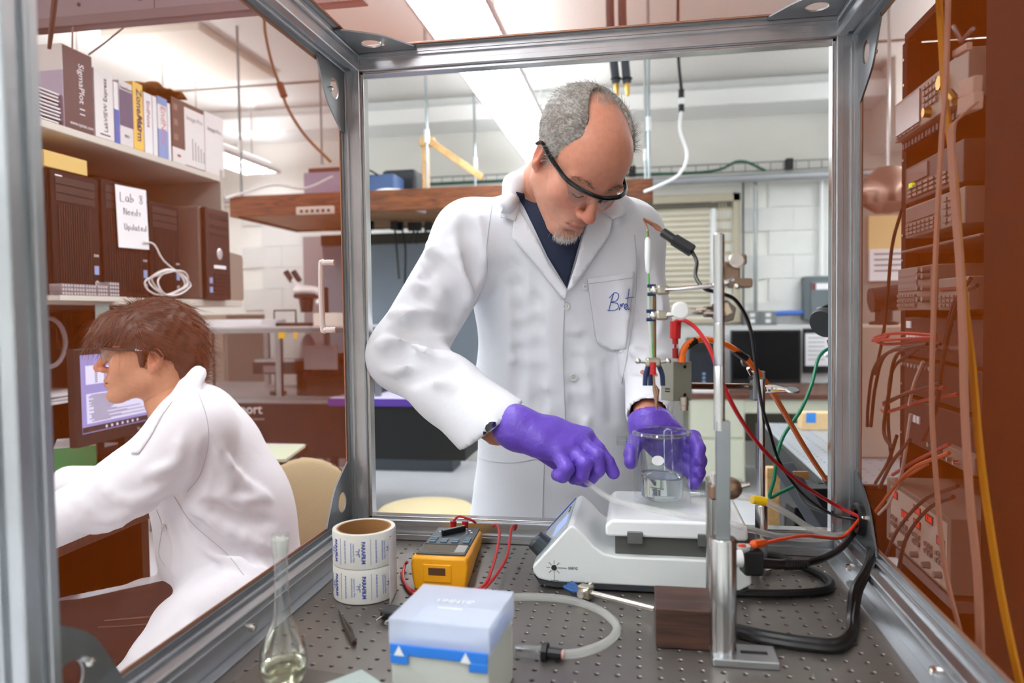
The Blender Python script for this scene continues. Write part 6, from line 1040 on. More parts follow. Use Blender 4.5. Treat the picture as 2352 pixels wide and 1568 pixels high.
# ---- right optical table with holes, wood block on it
RZ = -0.10; c0 = PZ(1885, 1112, RZ); c1 = PZ(1775, 972, RZ); X0 = 1.06
r2 = thing('optical_table', 'perforated steel optical table seen right of the rear post', 'table', (1.6, 2.0, FZ)); gg = MB(); PP = 0.05
nx, ny = 22, 25
for i in range(nx):
    for j in range(ny):
        cx, cy, h, hr2 = X0 + 0.02 + (i + 0.5) * PP, c0.y + 0.02 + (j + 0.5) * PP, PP / 2, 0.006
        vs = [(cx + a_ * h, cy + b__ * h, RZ) for a_, b__ in ((1, 0), (1, 1), (0, 1), (-1, 1), (-1, 0), (-1, -1), (0, -1), (1, -1))] + [(cx + hr2 * math.cos(k * math.pi / 4), cy + hr2 * math.sin(k * math.pi / 4), RZ) for k in range(8)] + [(cx + hr2 * math.cos(k * math.pi / 4), cy + hr2 * math.sin(k * math.pi / 4), RZ - 0.01) for k in range(8)]
        fs = []
        for k in range(8): l = (k + 1) % 8; fs += [(k, l, 8 + l, 8 + k), (8 + k, 8 + l, 16 + l, 16 + k)]
        fs.append(tuple(range(16, 24))); gg.add(vs, fs)
gg.build('top_plate', mat('table2_steel', (176, 182, 188), 0.45, 0.5), r2, smooth=0); MB().bx(X0, X0 + 0.02 + nx * PP, c0.y, c0.y + 0.02 + ny * PP, RZ - 0.22, RZ - 0.011).build('slab', TBK, r2, bevel=0.004); MB().bx(X0, X0 + 0.02, c0.y, c0.y + 0.02 + ny * PP, RZ - 0.011, RZ).bx(X0, X0 + 0.02 + nx * PP, c0.y, c0.y + 0.02, RZ - 0.011, RZ).build('black_edge', TBK, r2)
for x in (X0 + 0.15, X0 + 0.9):
    for y in (c0.y + 0.15, c0.y + 1.1): MB().bx(x - 0.06, x + 0.06, y - 0.06, y + 0.06, FZ, RZ - 0.22).build('leg', TBK, r2, bevel=0.004)
a = PZ(1842, 988, RZ); wbk = thing('pine_block', 'pale pine block with blue tape on the right optical table', 'wood block', (a.x + .09, a.y, RZ)); MB(rz(5, (a.x, a.y, RZ))).bx(0, 0.165, 0, 0.07, 0.0005, 0.078).build('block', mat('pine_pale', (222, 190, 142), 0.6, var=0.05, vs_=30), wbk, bevel=0.003); MB(rz(5, (a.x, a.y, RZ))).bx(0.018, 0.06, -0.0012, 0, 0.034, 0.079).build('blue_tape', mat('tape_blue', (60, 140, 226), 0.6), wbk)
tag(MB(rz(0, (a.x + 0.22, a.y - 0.08, RZ))).bx(-0.06, 0.12, -0.03, 0.03, 0.0005, 0.012).build('steel_plate', STEEL, bevel=0.001), 'small flat steel plate beside the pine block', 'plate')
# brackets and wood upright under the near corner of that table
t = thing('pine_upright', 'pine upright board behind the rear post under the right table', 'board', PD(1775, 1150, 1.95)); a, b = PY(1762, 1235, 0.95), PY(1792, 1075, 0.95); MB().bx(a.x, b.x, 0.95, 0.98, FZ, b.z).build('board', PINE, t, bevel=0.002)
t = thing('slide_rail', 'black angled slide rail with brackets between rear post and right post', 'rail', PD(1860, 1150, 1.7)); q0, q1 = PD(1800, 1070, 1.75), PD(1905, 1235, 1.62); d_ = q1 - q0; MB(fr((q0 + q1) / 2, d_, UP)).box((0, 0, 0), (d_.length, 0.03, 0.04)).build('rail', mat('rail_slate', (58, 62, 70), 0.45), t, bevel=0.003); q2 = PD(1880, 1145, 1.75); MB(fr(q2, RIGHT, UP)).box((0.03, 0.0, 0), (0.13, 0.06, 0.06)).build('bracket', BLK, t, bevel=0.004); MB(fr(PD(1870, 1215, 1.8), RIGHT, UP)).box((0.02, 0.0, 0), (0.16, 0.12, 0.06)).build('motor_block', BLK, t, bevel=0.004)
MB(fr(PD(1838, 1092, 1.72), RIGHT, UP)).box((0, 0, 0), (0.035, 0.02, 0.01)).build('brown_clip', mat('clip_tan', (170, 120, 70), 0.5), t)
# black disc with red clips at the right edge of the opening
t = thing('disc_transducer', 'black round transducer with red clips at the right edge of the opening', 'transducer', PD(1905, 740, 1.75)); M = fr(PD(1897, 742, 1.75), RIGHT * 0.55 + FWD * 0.5 + UP * 0.75, (RIGHT * -0.5 + UP * 0.75))
nrm = (RIGHT * -0.75 - UP * 0.45 - FWD * 0.55).normalized(); M = fr(PD(1893, 742, 1.75), nrm.orthogonal(), nrm.cross(nrm.orthogonal())); MB(M).lathe([(0.0, 0.006), (0.034, 0.006), (0.036, 0.003), (0.036, -0.012), (0.03, -0.014), (0.026, -0.03), (0.0, -0.03)], 30).build('disc', mat('disc_black', (34, 36, 40), 0.5), t)
MB().cyl(PD(1903, 720, 1.77), PD(1945, 690, 1.8), 0.022, n=16).build('barrel', BLK, t)
MB().tube(D3((1901, 780, 1.75), (1908, 792, 1.75), (1918, 812, 1.75), (1926, 826, 1.75)), [0.003, 0.0065, 0.0065, 0.004], 10).build('red_clip', RED, t); MB().tube(D3((1898, 812, 1.74), (1912, 824, 1.74), (1924, 832, 1.74)), [0.008, 0.005, 0.004], 8).build('white_clip', WHT, t)
cable('green_lead', D3((1935, 800, 1.75), (1905, 800, 1.74), (1880, 822, 1.73), (1865, 880, 1.7), (1840, 940, 1.66), (1800, 1000, 1.62), (1784, 1050, 1.6), (1778, 1100, 1.58), (1768, 1140, 1.57), (1790, 1132, 1.58), (1825, 1115, 1.6)), 0.004, GREEN, 'green lead dropping from the transducer to the slide rail')
cable('black_lead', [GR + V(0.0, 0.006, 0)] + D3((1930, 1192, 1.4), (1890, 1175, 1.45), (1850, 1155, 1.5), (1825, 1110, 1.55), (1800, 1080, 1.6)), 0.0036, BLKR, 'black lead from the grommet to the slide rail')
# ================================================================ equipment rack on the right
XK = 1.20
def ky(x, y=700): return PX(x, y, XK).y
def kz(x, y): return PX(x, y, XK).z
YA, YZ = ky(2268), ky(2074)      # near and far sides
rk = thing('equipment_rack', 'tall black rack full of instruments behind the right mesh wall', 'rack', (XK + 0.3, (YA + YZ) / 2, FZ)); RB = mat('rack_black', (15, 13, 12), 0.8, spec=0.15)
for y in (YA, YZ): MB().bx(XK, XK + 0.035, y - 0.018, y + 0.018, FZ, 1.13).build('post', RB, rk, bevel=0.002)
MB().bx(XK + 0.035, XK + 0.7, YA - 0.02, YA - 0.012, FZ, 1.13).build('side_panel', RB, rk); MB().bx(XK + 0.035, XK + 0.7, YZ + 0.012, YZ + 0.02, FZ, 1.13).build('side_panel', RB, rk); MB().bx(XK + 0.69, XK + 0.7, YA, YZ, FZ, 1.13).build('back_panel', RB, rk); MB().bx(XK, XK + 0.7, YA, YZ, 1.13, 1.15).build('top_panel', RB, rk)
sc_ = MB()
for y in (YA, YZ):
    for i in range(30): sc_.cyl((XK - 0.003, y, FZ + 0.1 + i * 0.065), (XK, y, FZ + 0.1 + i * 0.065), 0.004, n=6)
sc_.build('rack_screws', CHROME, rk)
MB().bx(XK - 0.02, XK + 1.0, YA - 0.9, YA - 0.03, FZ, 1.13).build('neighbour_side', RB, rk)
def unit(name, label, y0p, y1p, xl, xr, m, front=0.0, cat='instrument', depth=0.35):
    """unit whose front spans picture columns xl..xr; y0p,y1p are picture rows of its top and bottom at the far edge"""
    ya, yb = ky(xr), ky(xl); zt, zb = kz(xl, y0p), kz(xl, y1p); t = thing(name, label, cat, (XK + 0.1, (ya + yb) / 2, zb), 'rack instruments'); MB().bx(XK - front, XK - front + depth, ya, yb, zb, zt).build('case', m, t, bevel=0.003)
    return t, ya, yb, zb, zt, XK - front
def fbox(t, X, ya, yb, u0, u1, zb, zt, v0, v1, m, name, th=0.004): return MB().bx(X - th, X, yb + (ya - yb) * u1, yb + (ya - yb) * u0, zb + (zt - zb) * v0, zb + (zt - zb) * v1).build(name, m, t, bevel=0.0006)
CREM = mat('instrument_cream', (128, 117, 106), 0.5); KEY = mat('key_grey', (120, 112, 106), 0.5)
def keys(t, X, ya, yb, zb, zt, u0, u1, v0, v1, nu, nv, m=KEY, name='key'):
    for i in range(nu):
        for j in range(nv): fbox(t, X, ya, yb, u0 + (u1 - u0) * (i + 0.15) / nu, u0 + (u1 - u0) * (i + 0.85) / nu, zb, zt, v0 + (v1 - v0) * (j + 0.2) / nv, v0 + (v1 - v0) * (j + 0.8) / nv, m, name, 0.006)
def knob(t, X, ya, yb, u, zb, zt, v, r, m): y = yb + (ya - yb) * u; z = zb + (zt - zb) * v; return MB().cyl((X, y, z), (X - 0.016, y, z), r, r * 0.85, n=14).build('knob', m, t)
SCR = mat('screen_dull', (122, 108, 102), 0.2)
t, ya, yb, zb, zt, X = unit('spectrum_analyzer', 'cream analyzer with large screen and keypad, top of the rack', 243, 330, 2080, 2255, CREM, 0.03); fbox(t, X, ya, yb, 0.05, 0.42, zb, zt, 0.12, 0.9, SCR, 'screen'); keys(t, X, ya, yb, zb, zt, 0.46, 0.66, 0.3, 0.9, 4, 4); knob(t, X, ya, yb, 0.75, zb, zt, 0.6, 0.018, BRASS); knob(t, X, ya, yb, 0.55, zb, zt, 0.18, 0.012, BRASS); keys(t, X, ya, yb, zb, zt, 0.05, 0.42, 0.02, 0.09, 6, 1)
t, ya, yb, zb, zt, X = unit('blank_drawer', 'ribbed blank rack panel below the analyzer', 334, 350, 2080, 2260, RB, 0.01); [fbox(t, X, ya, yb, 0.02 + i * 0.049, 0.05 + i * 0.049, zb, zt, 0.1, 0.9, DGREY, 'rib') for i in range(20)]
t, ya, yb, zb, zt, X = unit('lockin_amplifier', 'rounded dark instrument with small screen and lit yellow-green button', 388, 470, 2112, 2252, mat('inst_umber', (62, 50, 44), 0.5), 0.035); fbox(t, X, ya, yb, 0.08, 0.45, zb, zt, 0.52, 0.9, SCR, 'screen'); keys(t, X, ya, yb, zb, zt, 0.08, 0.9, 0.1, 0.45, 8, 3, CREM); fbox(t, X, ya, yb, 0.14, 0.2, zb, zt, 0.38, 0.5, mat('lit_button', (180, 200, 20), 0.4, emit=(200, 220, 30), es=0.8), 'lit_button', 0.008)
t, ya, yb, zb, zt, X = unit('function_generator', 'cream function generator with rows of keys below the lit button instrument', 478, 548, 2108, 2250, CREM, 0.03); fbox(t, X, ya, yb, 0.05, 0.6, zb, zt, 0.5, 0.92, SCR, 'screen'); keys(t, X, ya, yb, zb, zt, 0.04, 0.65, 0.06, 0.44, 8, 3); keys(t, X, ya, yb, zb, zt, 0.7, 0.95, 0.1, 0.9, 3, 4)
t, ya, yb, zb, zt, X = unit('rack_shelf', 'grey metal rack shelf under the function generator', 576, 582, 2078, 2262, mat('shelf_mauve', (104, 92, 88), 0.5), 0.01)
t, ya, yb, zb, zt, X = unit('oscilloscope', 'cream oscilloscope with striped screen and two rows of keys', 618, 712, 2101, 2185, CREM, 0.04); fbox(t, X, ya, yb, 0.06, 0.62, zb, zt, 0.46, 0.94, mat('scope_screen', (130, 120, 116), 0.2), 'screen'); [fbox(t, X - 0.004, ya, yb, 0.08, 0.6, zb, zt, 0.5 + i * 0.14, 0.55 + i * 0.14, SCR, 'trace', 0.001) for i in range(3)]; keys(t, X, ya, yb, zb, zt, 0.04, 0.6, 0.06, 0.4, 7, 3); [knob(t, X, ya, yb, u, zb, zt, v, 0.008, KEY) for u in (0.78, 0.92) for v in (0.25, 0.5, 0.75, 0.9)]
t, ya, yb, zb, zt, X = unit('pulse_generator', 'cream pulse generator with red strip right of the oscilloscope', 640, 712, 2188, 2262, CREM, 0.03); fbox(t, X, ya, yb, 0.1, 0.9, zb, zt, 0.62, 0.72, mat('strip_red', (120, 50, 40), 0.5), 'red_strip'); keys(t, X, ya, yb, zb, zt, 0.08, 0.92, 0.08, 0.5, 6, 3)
t, ya, yb, zb, zt, X = unit('amplifier_unit', 'dark amplifier unit with white stickers below the oscilloscope', 728, 815, 2078, 2262, mat('amp_dark', (38, 32, 30), 0.5), 0.0); fbox(t, X, ya, yb, 0.05, 0.12, zb, zt, 0.72, 0.9, PAPER, 'sticker'); [fbox(t, X, ya, yb, 0.05 + i * 0.05, 0.09 + i * 0.05, zb, zt, 0.45, 0.62, PAPER, 'sticker') for i in range(6)]; [knob(t, X, ya, yb, u, zb, zt, 0.3, 0.007, CHROME) for u in (0.42, 0.55, 0.7, 0.86)]
t, ya, yb, zb, zt, X = unit('preamplifier_unit', 'dark patch unit with row of silver sockets in the rack middle', 822, 900, 2078, 2262, mat('amp_dark2', (32, 27, 25), 0.5), 0.0); [knob(t, X, ya, yb, 0.06 + i * 0.05, zb, zt, 0.85, 0.006, CHROME) for i in range(9)]
t, ya, yb, zb, zt, X = unit('power_amplifier', 'dark power amplifier with white sticker low in the rack', 910, 1010, 2078, 2262, mat('amp_dark3', (36, 30, 28), 0.5), 0.0); [fbox(t, X, ya, yb, 0.12 + i * 0.05, 0.155 + i * 0.05, zb, zt, 0.5, 0.66, PAPER, 'sticker') for i in range(3)]; [knob(t, X, ya, yb, u, zb, zt, 0.2, 0.007, CHROME) for u in (0.45, 0.6, 0.78)]
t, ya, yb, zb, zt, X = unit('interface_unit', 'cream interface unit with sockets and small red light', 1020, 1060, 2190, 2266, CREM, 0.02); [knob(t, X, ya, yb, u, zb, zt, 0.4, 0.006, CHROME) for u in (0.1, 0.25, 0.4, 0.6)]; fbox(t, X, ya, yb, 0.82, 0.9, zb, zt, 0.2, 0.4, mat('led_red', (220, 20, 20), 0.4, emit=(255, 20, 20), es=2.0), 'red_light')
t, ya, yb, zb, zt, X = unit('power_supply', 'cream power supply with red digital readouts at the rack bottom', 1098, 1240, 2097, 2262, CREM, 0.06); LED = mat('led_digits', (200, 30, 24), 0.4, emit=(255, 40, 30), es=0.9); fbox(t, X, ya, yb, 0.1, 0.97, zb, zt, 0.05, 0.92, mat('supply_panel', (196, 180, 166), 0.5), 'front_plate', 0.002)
for i, u in enumerate((0.18, 0.36, 0.56, 0.74, 0.9)):
    for v in (0.82, 0.62):
        if (i + int(v * 10)) % 3 == 0: continue
        fbox(t, X - 0.002, ya, yb, u - 0.06, u + 0.05, zb, zt, v - 0.06, v + 0.06, mat('readout_window', (90, 30, 26), 0.3), 'readout_window', 0.002); text('8.88', 0.018, LED, t, fr((X - 0.0045, yb + (ya - yb) * u, zb + (zt - zb) * v), (0, -1, 0), (0, 0, 1)))
    keys(t, X - 0.002, ya, yb, zb, zt, u - 0.06, u + 0.05, 0.3, 0.5, 3, 2); knob(t, X - 0.002, ya, yb, u, zb, zt, 0.18, 0.008, KEY)
t, ya, yb, zb, zt, X = unit('lower_tray', 'mauve sloping shelf tray under the power supply', 1262, 1285, 2110, 2262, MATS['shelf_mauve'], 0.05)
# red, black and grey patch cables over the rack front
PR = mat('patch_red', (176, 52, 44), 0.45); PK = mat('patch_black', (20, 15, 15), 0.5); PO = mat('patch_orange', (206, 92, 40), 0.5); PWc = mat('patch_white', (200, 186, 176), 0.5)
RC = [(PR, [(2150, 770), (2060, 765), (2010, 775), (2030, 790), (2100, 785), (2150, 780)]), (PR, [(2150, 775), (2080, 778), (2005, 782), (2040, 772)]), (PK, [(2160, 790), (2060, 800), (2010, 840), (1995, 920), (1992, 980)]), (PK, [(2150, 795), (2040, 810), (2012, 880), (2000, 980)]), (PK, [(2130, 790), (2060, 815), (2042, 900), (2030, 990), (2050, 1030)]), (PK, [(2110, 800), (2050, 850), (2040, 960), (2048, 1060)]), (PR, [(2200, 905), (2120, 920), (2040, 945), (2025, 940)]), (PR, [(2170, 890), (2090, 900), (2030, 930)]), (PK, [(2160, 880), (2080, 905), (2030, 925)]),
      (PO, [(2180, 1040), (2090, 1080), (2030, 1150), (2010, 1175)]), (PO, [(2130, 1065), (2060, 1110), (2020, 1165)]), (PWc, [(2092, 950), (2085, 1000), (2070, 1090), (2045, 1150), (2018, 1180)]), (PWc, [(2120, 830), (2100, 880), (2088, 930)]), (PK, [(2200, 1115), (2120, 1150), (2060, 1220), (2030, 1290)]), (PK, [(2190, 1140), (2130, 1170), (2080, 1240), (2060, 1330)]), (PK, [(2072, 480), (2050, 560), (2040, 660), (2030, 760), (2010, 860)]), (PK, [(2230, 640), (2190, 700), (2170, 790)]), (PK, [(2245, 655), (2200, 690), (2165, 830), (2150, 940), (2120, 1010)]), (PK, [(2060, 1000), (2040, 1060), (2010, 1110)]), (PK, [(2090, 1010), (2050, 1060), (2020, 1120)]), (PR, [(2180, 1020), (2100, 1060), (2050, 1090)])]
W20 = ['one', 'two', 'three', 'four', 'five', 'six', 'seven', 'eight', 'nine', 'ten', 'eleven', 'twelve', 'thirteen', 'fourteen', 'fifteen', 'sixteen', 'seventeen', 'eighteen', 'nineteen', 'twenty', 'twenty-one']
for i, (m, pts) in enumerate(RC):
    nm = {PR: 'red', PK: 'black', PO: 'orange', PWc: 'pale'}[m]
    cable('patch_cable', [PX(x, y, XK - 0.05 - 0.012 * (i % 5)) for x, y in pts], 0.0042, m, 'thin %s patch cable looping before the rack, loop %s from the top' % (nm, W20[i]), group='patch cables at the rack', n=6, sub=6)
# tapes hanging outside the right mesh wall
TPM = mat('tape_pale', (188, 152, 132), 0.6); XO = XR + 0.05
def strap(name, label, pts, m, w):
    q = catmull([PX(x, y, XO) for x, y in pts], 6); b = MB(); n = len(q); vs = []
    for p in q: vs += [p + V(-0.0015, -w, 0), p + V(-0.0015, w, 0), p + V(0.0015, w, 0), p + V(0.0015, -w, 0)]
    fs = []
    for i in range(n - 1):
        for k in range(4): l = (k + 1) % 4; fs.append((i * 4 + k, i * 4 + l, i * 4 + 4 + l, i * 4 + 4 + k))
    fs += [(3, 2, 1, 0), tuple((n - 1) * 4 + k for k in range(4))]
    return tag(b.add(vs, fs).build(name, m), label, 'strap')
strap('pale_strap', 'pale strap hanging outside the right mesh wall, left of the pair', [(2178, -10), (2172, 200), (2162, 330), (2150, 560), (2143, 760), (2140, 930), (2150, 1100), (2170, 1300), (2205, 1450)], TPM, 0.0062)
strap('pale_strap', 'wide pale strap bending down from the white bracket outside the right mesh wall', [(2240, 238), (2205, 270), (2186, 300), (2190, 420), (2205, 620), (2212, 800), (2216, 950), (2228, 1150), (2245, 1320), (2252, 1500)], TPM, 0.0095)
XO += 0.012
strap('yellow_strap', 'yellow strap hanging outside the right mesh wall', [(2156, -10), (2164, 120), (2172, 240), (2192, 400), (2210, 640), (2232, 830), (2252, 1050), (2280, 1250), (2310, 1420), (2345, 1580)], mat('strap_yellow', (206, 148, 20), 0.6), 0.0085)
t = thing('wall_bracket', 'white hinged bracket with tubing high outside the right mesh wall', 'bracket', PX(2230, 220, XO)); WB = mat('bracket_white', (206, 184, 170), 0.5)
MB(fr(PX(2228, 200, XO), PX(2262, 185, XO) - PX(2200, 210, XO), (0, 0, 1))).box((0, 0, 0), (0.045, 0.022, 0.012)).build('plate', WB, t, bevel=0.002); MB(fr(PX(2228, 238, XO), PX(2262, 225, XO) - PX(2200, 250, XO), (0, 0, 1))).box((0, 0, 0), (0.050, 0.022, 0.012)).build('plate', WB, t, bevel=0.002); MB(fr(PX(2210, 115, XO), PX(2240, 100, XO) - PX(2190, 130, XO), (0, 0, 1))).box((0, 0, 0), (0.045, 0.01, 0.008)).build('hinge_arm', WB, t, bevel=0.002); MB().tube([PX(2190, 60, XO), PX(2208, 95, XO), PX(2235, 66, XO)], 0.003, 8).build('spring_arm', ALUD, t); MB().tube([PX(2196, 232, XO), PX(2180, 212, XO)], 0.006, 8).build('barb', BRASS, t)
# things seen between the post and the rack
YL = 1.9; t = thing('black_lamp', 'black bench lamp behind the right post seen through the copper mesh', 'lamp', PY(2030, 745, YL)); a = PY(2030, 745, YL); MB(Matrix.Translation(a)).lathe([(0.0, 0), (0.05, 0), (0.05, 0.01), (0.03, 0.014), (0.03, 0.06), (0.025, 0.13), (0.0, 0.13)], 20).build('stem', BLK, t); MB().cyl(PY(2000, 690, YL), PY(2085, 680, YL), 0.045, 0.05, n=18).build('head', BLK, t)
t = thing('white_pedestal', 'pale instrument pedestal below the black bench lamp', 'pedestal', V(a.x, YL, FZ)); MB().bx(a.x - 0.12, a.x + 0.2, YL - 0.1, YL + 0.2, RZ + 0.0, a.z - 0.001).build('body', mat('pedestal_cream', (196, 180, 164), 0.6), t, bevel=0.01)
t = thing('pinned_sheet', 'white printed sheet hanging beside the rack under a yellow sheet', 'paper', PY(2035, 620, 3.24)); a, b = PY(1998, 645, 3.245), PY(2100, 570, 3.245); MB().bx(a.x, b.x, 3.245, 3.27, a.z, b.z).build('sheet', PAPER, t); [MB().bx(a.x + 0.02, b.x - 0.03, 3.243, 3.245, b.z - 0.03 - i * 0.03, b.z - 0.022 - i * 0.03).build('text_line', MATS['grey_print'], t) for i in range(4)]
a, b = PY(1996, 568, 3.25), PY(2110, 492, 3.25); np_ = MB().bx(a.x - 0.05, b.x + 0.5, 3.27, 3.30, FZ, b.z + 0.15).build('notice_partition', mat('partition_tan', (150, 140, 132), 0.7), bevel=0.004); tag(np_, 'tan free-standing partition behind the sheets beside the rack', 'partition'); tag(MB().bx(a.x, b.x, 3.255, 3.27, a.z - 0.02, b.z).build('yellow_sheet', mat('sheet_yellow', (226, 196, 140), 0.7)), 'pale yellow sheet hanging beside the rack', 'paper')
c = PY(2040, 440, 2.8); t = thing('steel_dome', 'round polished dome lamp hanging beside the rack', 'lamp', c); MB(Matrix.Translation(c)).lathe([(0.0, 0.12), (0.05, 0.115), (0.11, 0.06), (0.13, 0.0), (0.12, -0.06), (0.06, -0.1), (0.0, -0.11)], 24).build('dome', mat('dome_copper', (166, 140, 128), 0.25, 0.8), t); MB().cyl(c + V(0, 0, 0.11), (c.x, c.y, CZ), 0.008, n=8).build('stem', STEEL, t)
# ================================================================ people
SKIN = mat('skin', (200, 140, 115), 0.48, attr=True, var=0.06, vs_=90, bump=0.05, bs=260, sss=0.12)
COAT = mat('coat_cotton', (231, 233, 238), 0.85, var=0.02, vs_=8, bump=0.45, bs=10, sheen=0.2)
COATS = mat('coat_seam', (196, 198, 206), 0.9)
NITR = mat('nitrile_purple', (104, 72, 190), 0.42, bump=0.4, bs=48)
def hair_strands(name, roots, dirs, length, wid, m, parent, seg=4, droop=0.0, seed=1, curl=0.0):
    rng = np.random.RandomState(seed); vs = []; fs = []
    for p, d in zip(roots, dirs):
        p = Vector(p); d = Vector(d).normalized(); L = length * rng.uniform(0.6, 1.25); s = d.orthogonal().normalized(); s = (s * math.cos(rng.rand() * 6.28) + d.cross(s) * math.sin(rng.rand() * 6.28)); k = len(vs)
        cu = Vector(rng.normal(size=3)) * curl
        for i in range(seg + 1):
            t = i / seg; q = p + d * (L * t) + V(0, 0, -droop * L * t * t) + cu * (L * t * t); w = wid * (1 - 0.8 * t); vs += [q - s * w, q + s * w]
        fs += [(k + 2 * i, k + 2 * i + 1, k + 2 * i + 3, k + 2 * i + 2) for i in range(seg)]
    return from_np(name, np.array([tuple(v) for v in vs]), np.array(fs), m, parent)
def head_field(h, beard=False, young=False):
    """head in its own axes: x to the person's left, face towards -y, z up, origin between the ears"""
    f = Field((-0.12, -0.15, -0.19), (0.12, 0.14, 0.16), h)
    f.ell((0, 0.014, 0.045), (0.077, 0.098, 0.086), 0.02)
    f.ell((0, -0.038, 0.045), (0.066, 0.058, 0.066), 0.03)
    f.ell((0, -0.028, -0.03), (0.063, 0.066, 0.075), 0.03)
    for s in (-1, 1):
        f.cap((s * 0.056, 0.0, -0.052), (s * 0.022, -0.068, -0.098), 0.02, 0.018, 0.03)
        f.ell((s * 0.042, -0.066, -0.018), (0.024, 0.022, 0.024), 0.03)
        f.cap((s * 0.014, -0.090, 0.023), (s * 0.044, -0.079, 0.024), 0.0095, 0.0085, 0.018)
    f.ell((0, -0.082, -0.100), (0.024, 0.018, 0.018), 0.025)
    f.ell((0, -0.084, -0.062), (0.026, 0.018, 0.024), 0.02)
    for s in (-1, 1):
        f.ell((s * 0.031, -0.100, 0.005), (0.017, 0.014, 0.010), 0.012, True)
        f.ell((s * 0.031, -0.083, 0.003), (0.0145, 0.0125, 0.0115), 0.006)
    f.cap((0, -0.094, 0.018), (0, -0.119, -0.028), 0.0075, 0.0115, 0.012)
    f.ell((0, -0.120, -0.031), (0.0115, 0.0105, 0.0095), 0.006)
    for s in (-1, 1): f.ell((s * 0.0125, -0.107, -0.035), (0.0085, 0.0105, 0.008), 0.006); f.ell((s * 0.007, -0.112, -0.0425), (0.004, 0.006, 0.004), 0.003, True)
    f.cap((-0.019, -0.0965, -0.0645), (0.019, -0.0965, -0.0645), 0.0048, 0.0048, 0.007); f.ell((0, -0.103, -0.0625), (0.012, 0.005, 0.0045), 0.005)
    f.cap((-0.015, -0.0965, -0.0745), (0.015, -0.0965, -0.0745), 0.0056, 0.0056, 0.007); f.ell((0, -0.1005, -0.075), (0.011, 0.006, 0.005), 0.004)
    f.cap((-0.024, -0.0985, -0.0692), (0.024, -0.0985, -0.0692), 0.0022, 0.0022, 0.003, True)
    f.ell((0, -0.101, -0.088), (0.016, 0.008, 0.005), 0.008, True)
    for s in (-1, 1):
        R = Matrix.Rotation(s * 0.35, 3, 'Z') @ Matrix.Rotation(-0.2, 3, 'X')
        f.ell((s * 0.0795, 0.014, -0.001), (0.0085, 0.019, 0.033), 0.006, R=R); f.ell((s * 0.0875, 0.008, 0.001), (0.006, 0.0105, 0.019), 0.004, True, R); f.ell((s * 0.077, 0.004, -0.028), (0.006, 0.009, 0.010), 0.006)
    f.cap((0, 0.035, -0.04), (0, 0.06, -0.175), 0.057, 0.06, 0.03)
    return f
def head_cols(P, base, lip, red, stub=None, brow=None):
    c = np.tile(np.array(lin(base)), (len(P), 1)); x, y, z = P.T
    def blend(w, rgb): c[:] = c * (1 - w[:, None]) + np.array(lin(rgb)) * w[:, None]
    g = lambda cx, cy, cz, r: np.exp(-(((np.abs(x) - cx) ** 2 + (y - cy) ** 2 + (z - cz) ** 2) / r ** 2))
    blend(0.65 * g(0, -0.12, -0.03, 0.022), red); blend(0.4 * g(0.042, -0.08, -0.022, 0.03), red); blend(0.55 * np.clip(g(0.085, 0.014, 0.0, 0.035), 0, 1), red)
    if stub: blend(0.55 * np.clip(1 - np.abs((z + 0.078) / 0.045), 0, 1) * np.clip((0.02 - y) / 0.03, 0, 1) * (np.sin(x * 900) * np.sin(z * 1100 + y * 700) * 0.3 + 0.7), stub)
    if brow: blend(0.9 * np.exp(-((z - 0.0235 - 0.05 * (0.03 - np.abs(np.abs(x) - 0.032))) / 0.005) ** 2) * ((np.abs(x) > 0.012) & (np.abs(x) < 0.052) & (y < -0.06)), brow)
    blend(0.85 * np.exp(-((z + 0.0695) / 0.0075) ** 2 - (x / 0.02) ** 4) * (y < -0.088), lip)
    return c
# ---------------------------------------------------------------- the standing man
HS = 1.0
HM = Matrix.Translation(PD(1327, 374, 1.42)) @ Matrix((RIGHT, FWD, UP)).transposed().to_4x4() @ Matrix.Rotation(math.radians(24), 4, 'Z') @ Matrix.Rotation(math.radians(53), 4, 'X') @ Matrix.Rotation(math.radians(5), 4, 'Y') @ Matrix.Scale(HS, 4)
def xf(M, P): A = np.array(M); return P @ A[:3, :3].T + A[:3, 3]
f = head_field(0.0028); P, Q = f.mesh()
hc = head_cols(P, (214, 152, 126), (184, 104, 92), (210, 108, 88), stub=(182, 138, 118))
hc = hc * np.where(((P[:, 2] > 0.03) & (P[:, 1] < 0.05))[:, None], np.array([1.02, 0.93, 0.9]), 1.0)
headP, headQ, headC = xf(HM, P), Q, hc
# joints (pixel position and distance along the view axis)
J = dict(rs=PD(1085, 545, 1.56), re=PD(928, 815, 1.46), rw=PD(1142, 986, 1.29), ls=PD(1436, 545, 1.56), le=PD(1497, 835, 1.55), lw=PD(1490, 955, 1.335), neck=PD(1275, 470, 1.56), chest=PD(1270, 640, 1.62), belly=PD(1285, 900, 1.66), hip=PD(1290, 1180, 1.68))
body = Field(np.minimum(np.array(J['re']), np.array(J['lw'])) - np.array([0.15, 0.15, 1.1]), np.array(J['chest']) + np.array([0.38, 0.4, 0.42]), 0.009)
body.cap(HM @ V(0, 0.045, -0.11), J['neck'] - UP * 0.03, 0.058, 0.075, 0.03); body.ell(J['chest'], (0.14, 0.075, 0.18), 0.03); body.cap(J['belly'] + FWD * 0.02, J['hip'] + FWD * 0.02, 0.085, 0.09, 0.03)
for a, b, c in (('rs', 're', 'rw'), ('ls', 'le', 'lw')):
    body.cap(J[a], J[b], 0.045, 0.038, 0.03); body.cap(J[b], J[c], 0.036, 0.029, 0.02)
    body.cap(J['chest'] + UP * 0.08, J[a], 0.06, 0.05, 0.04)
ft = {}
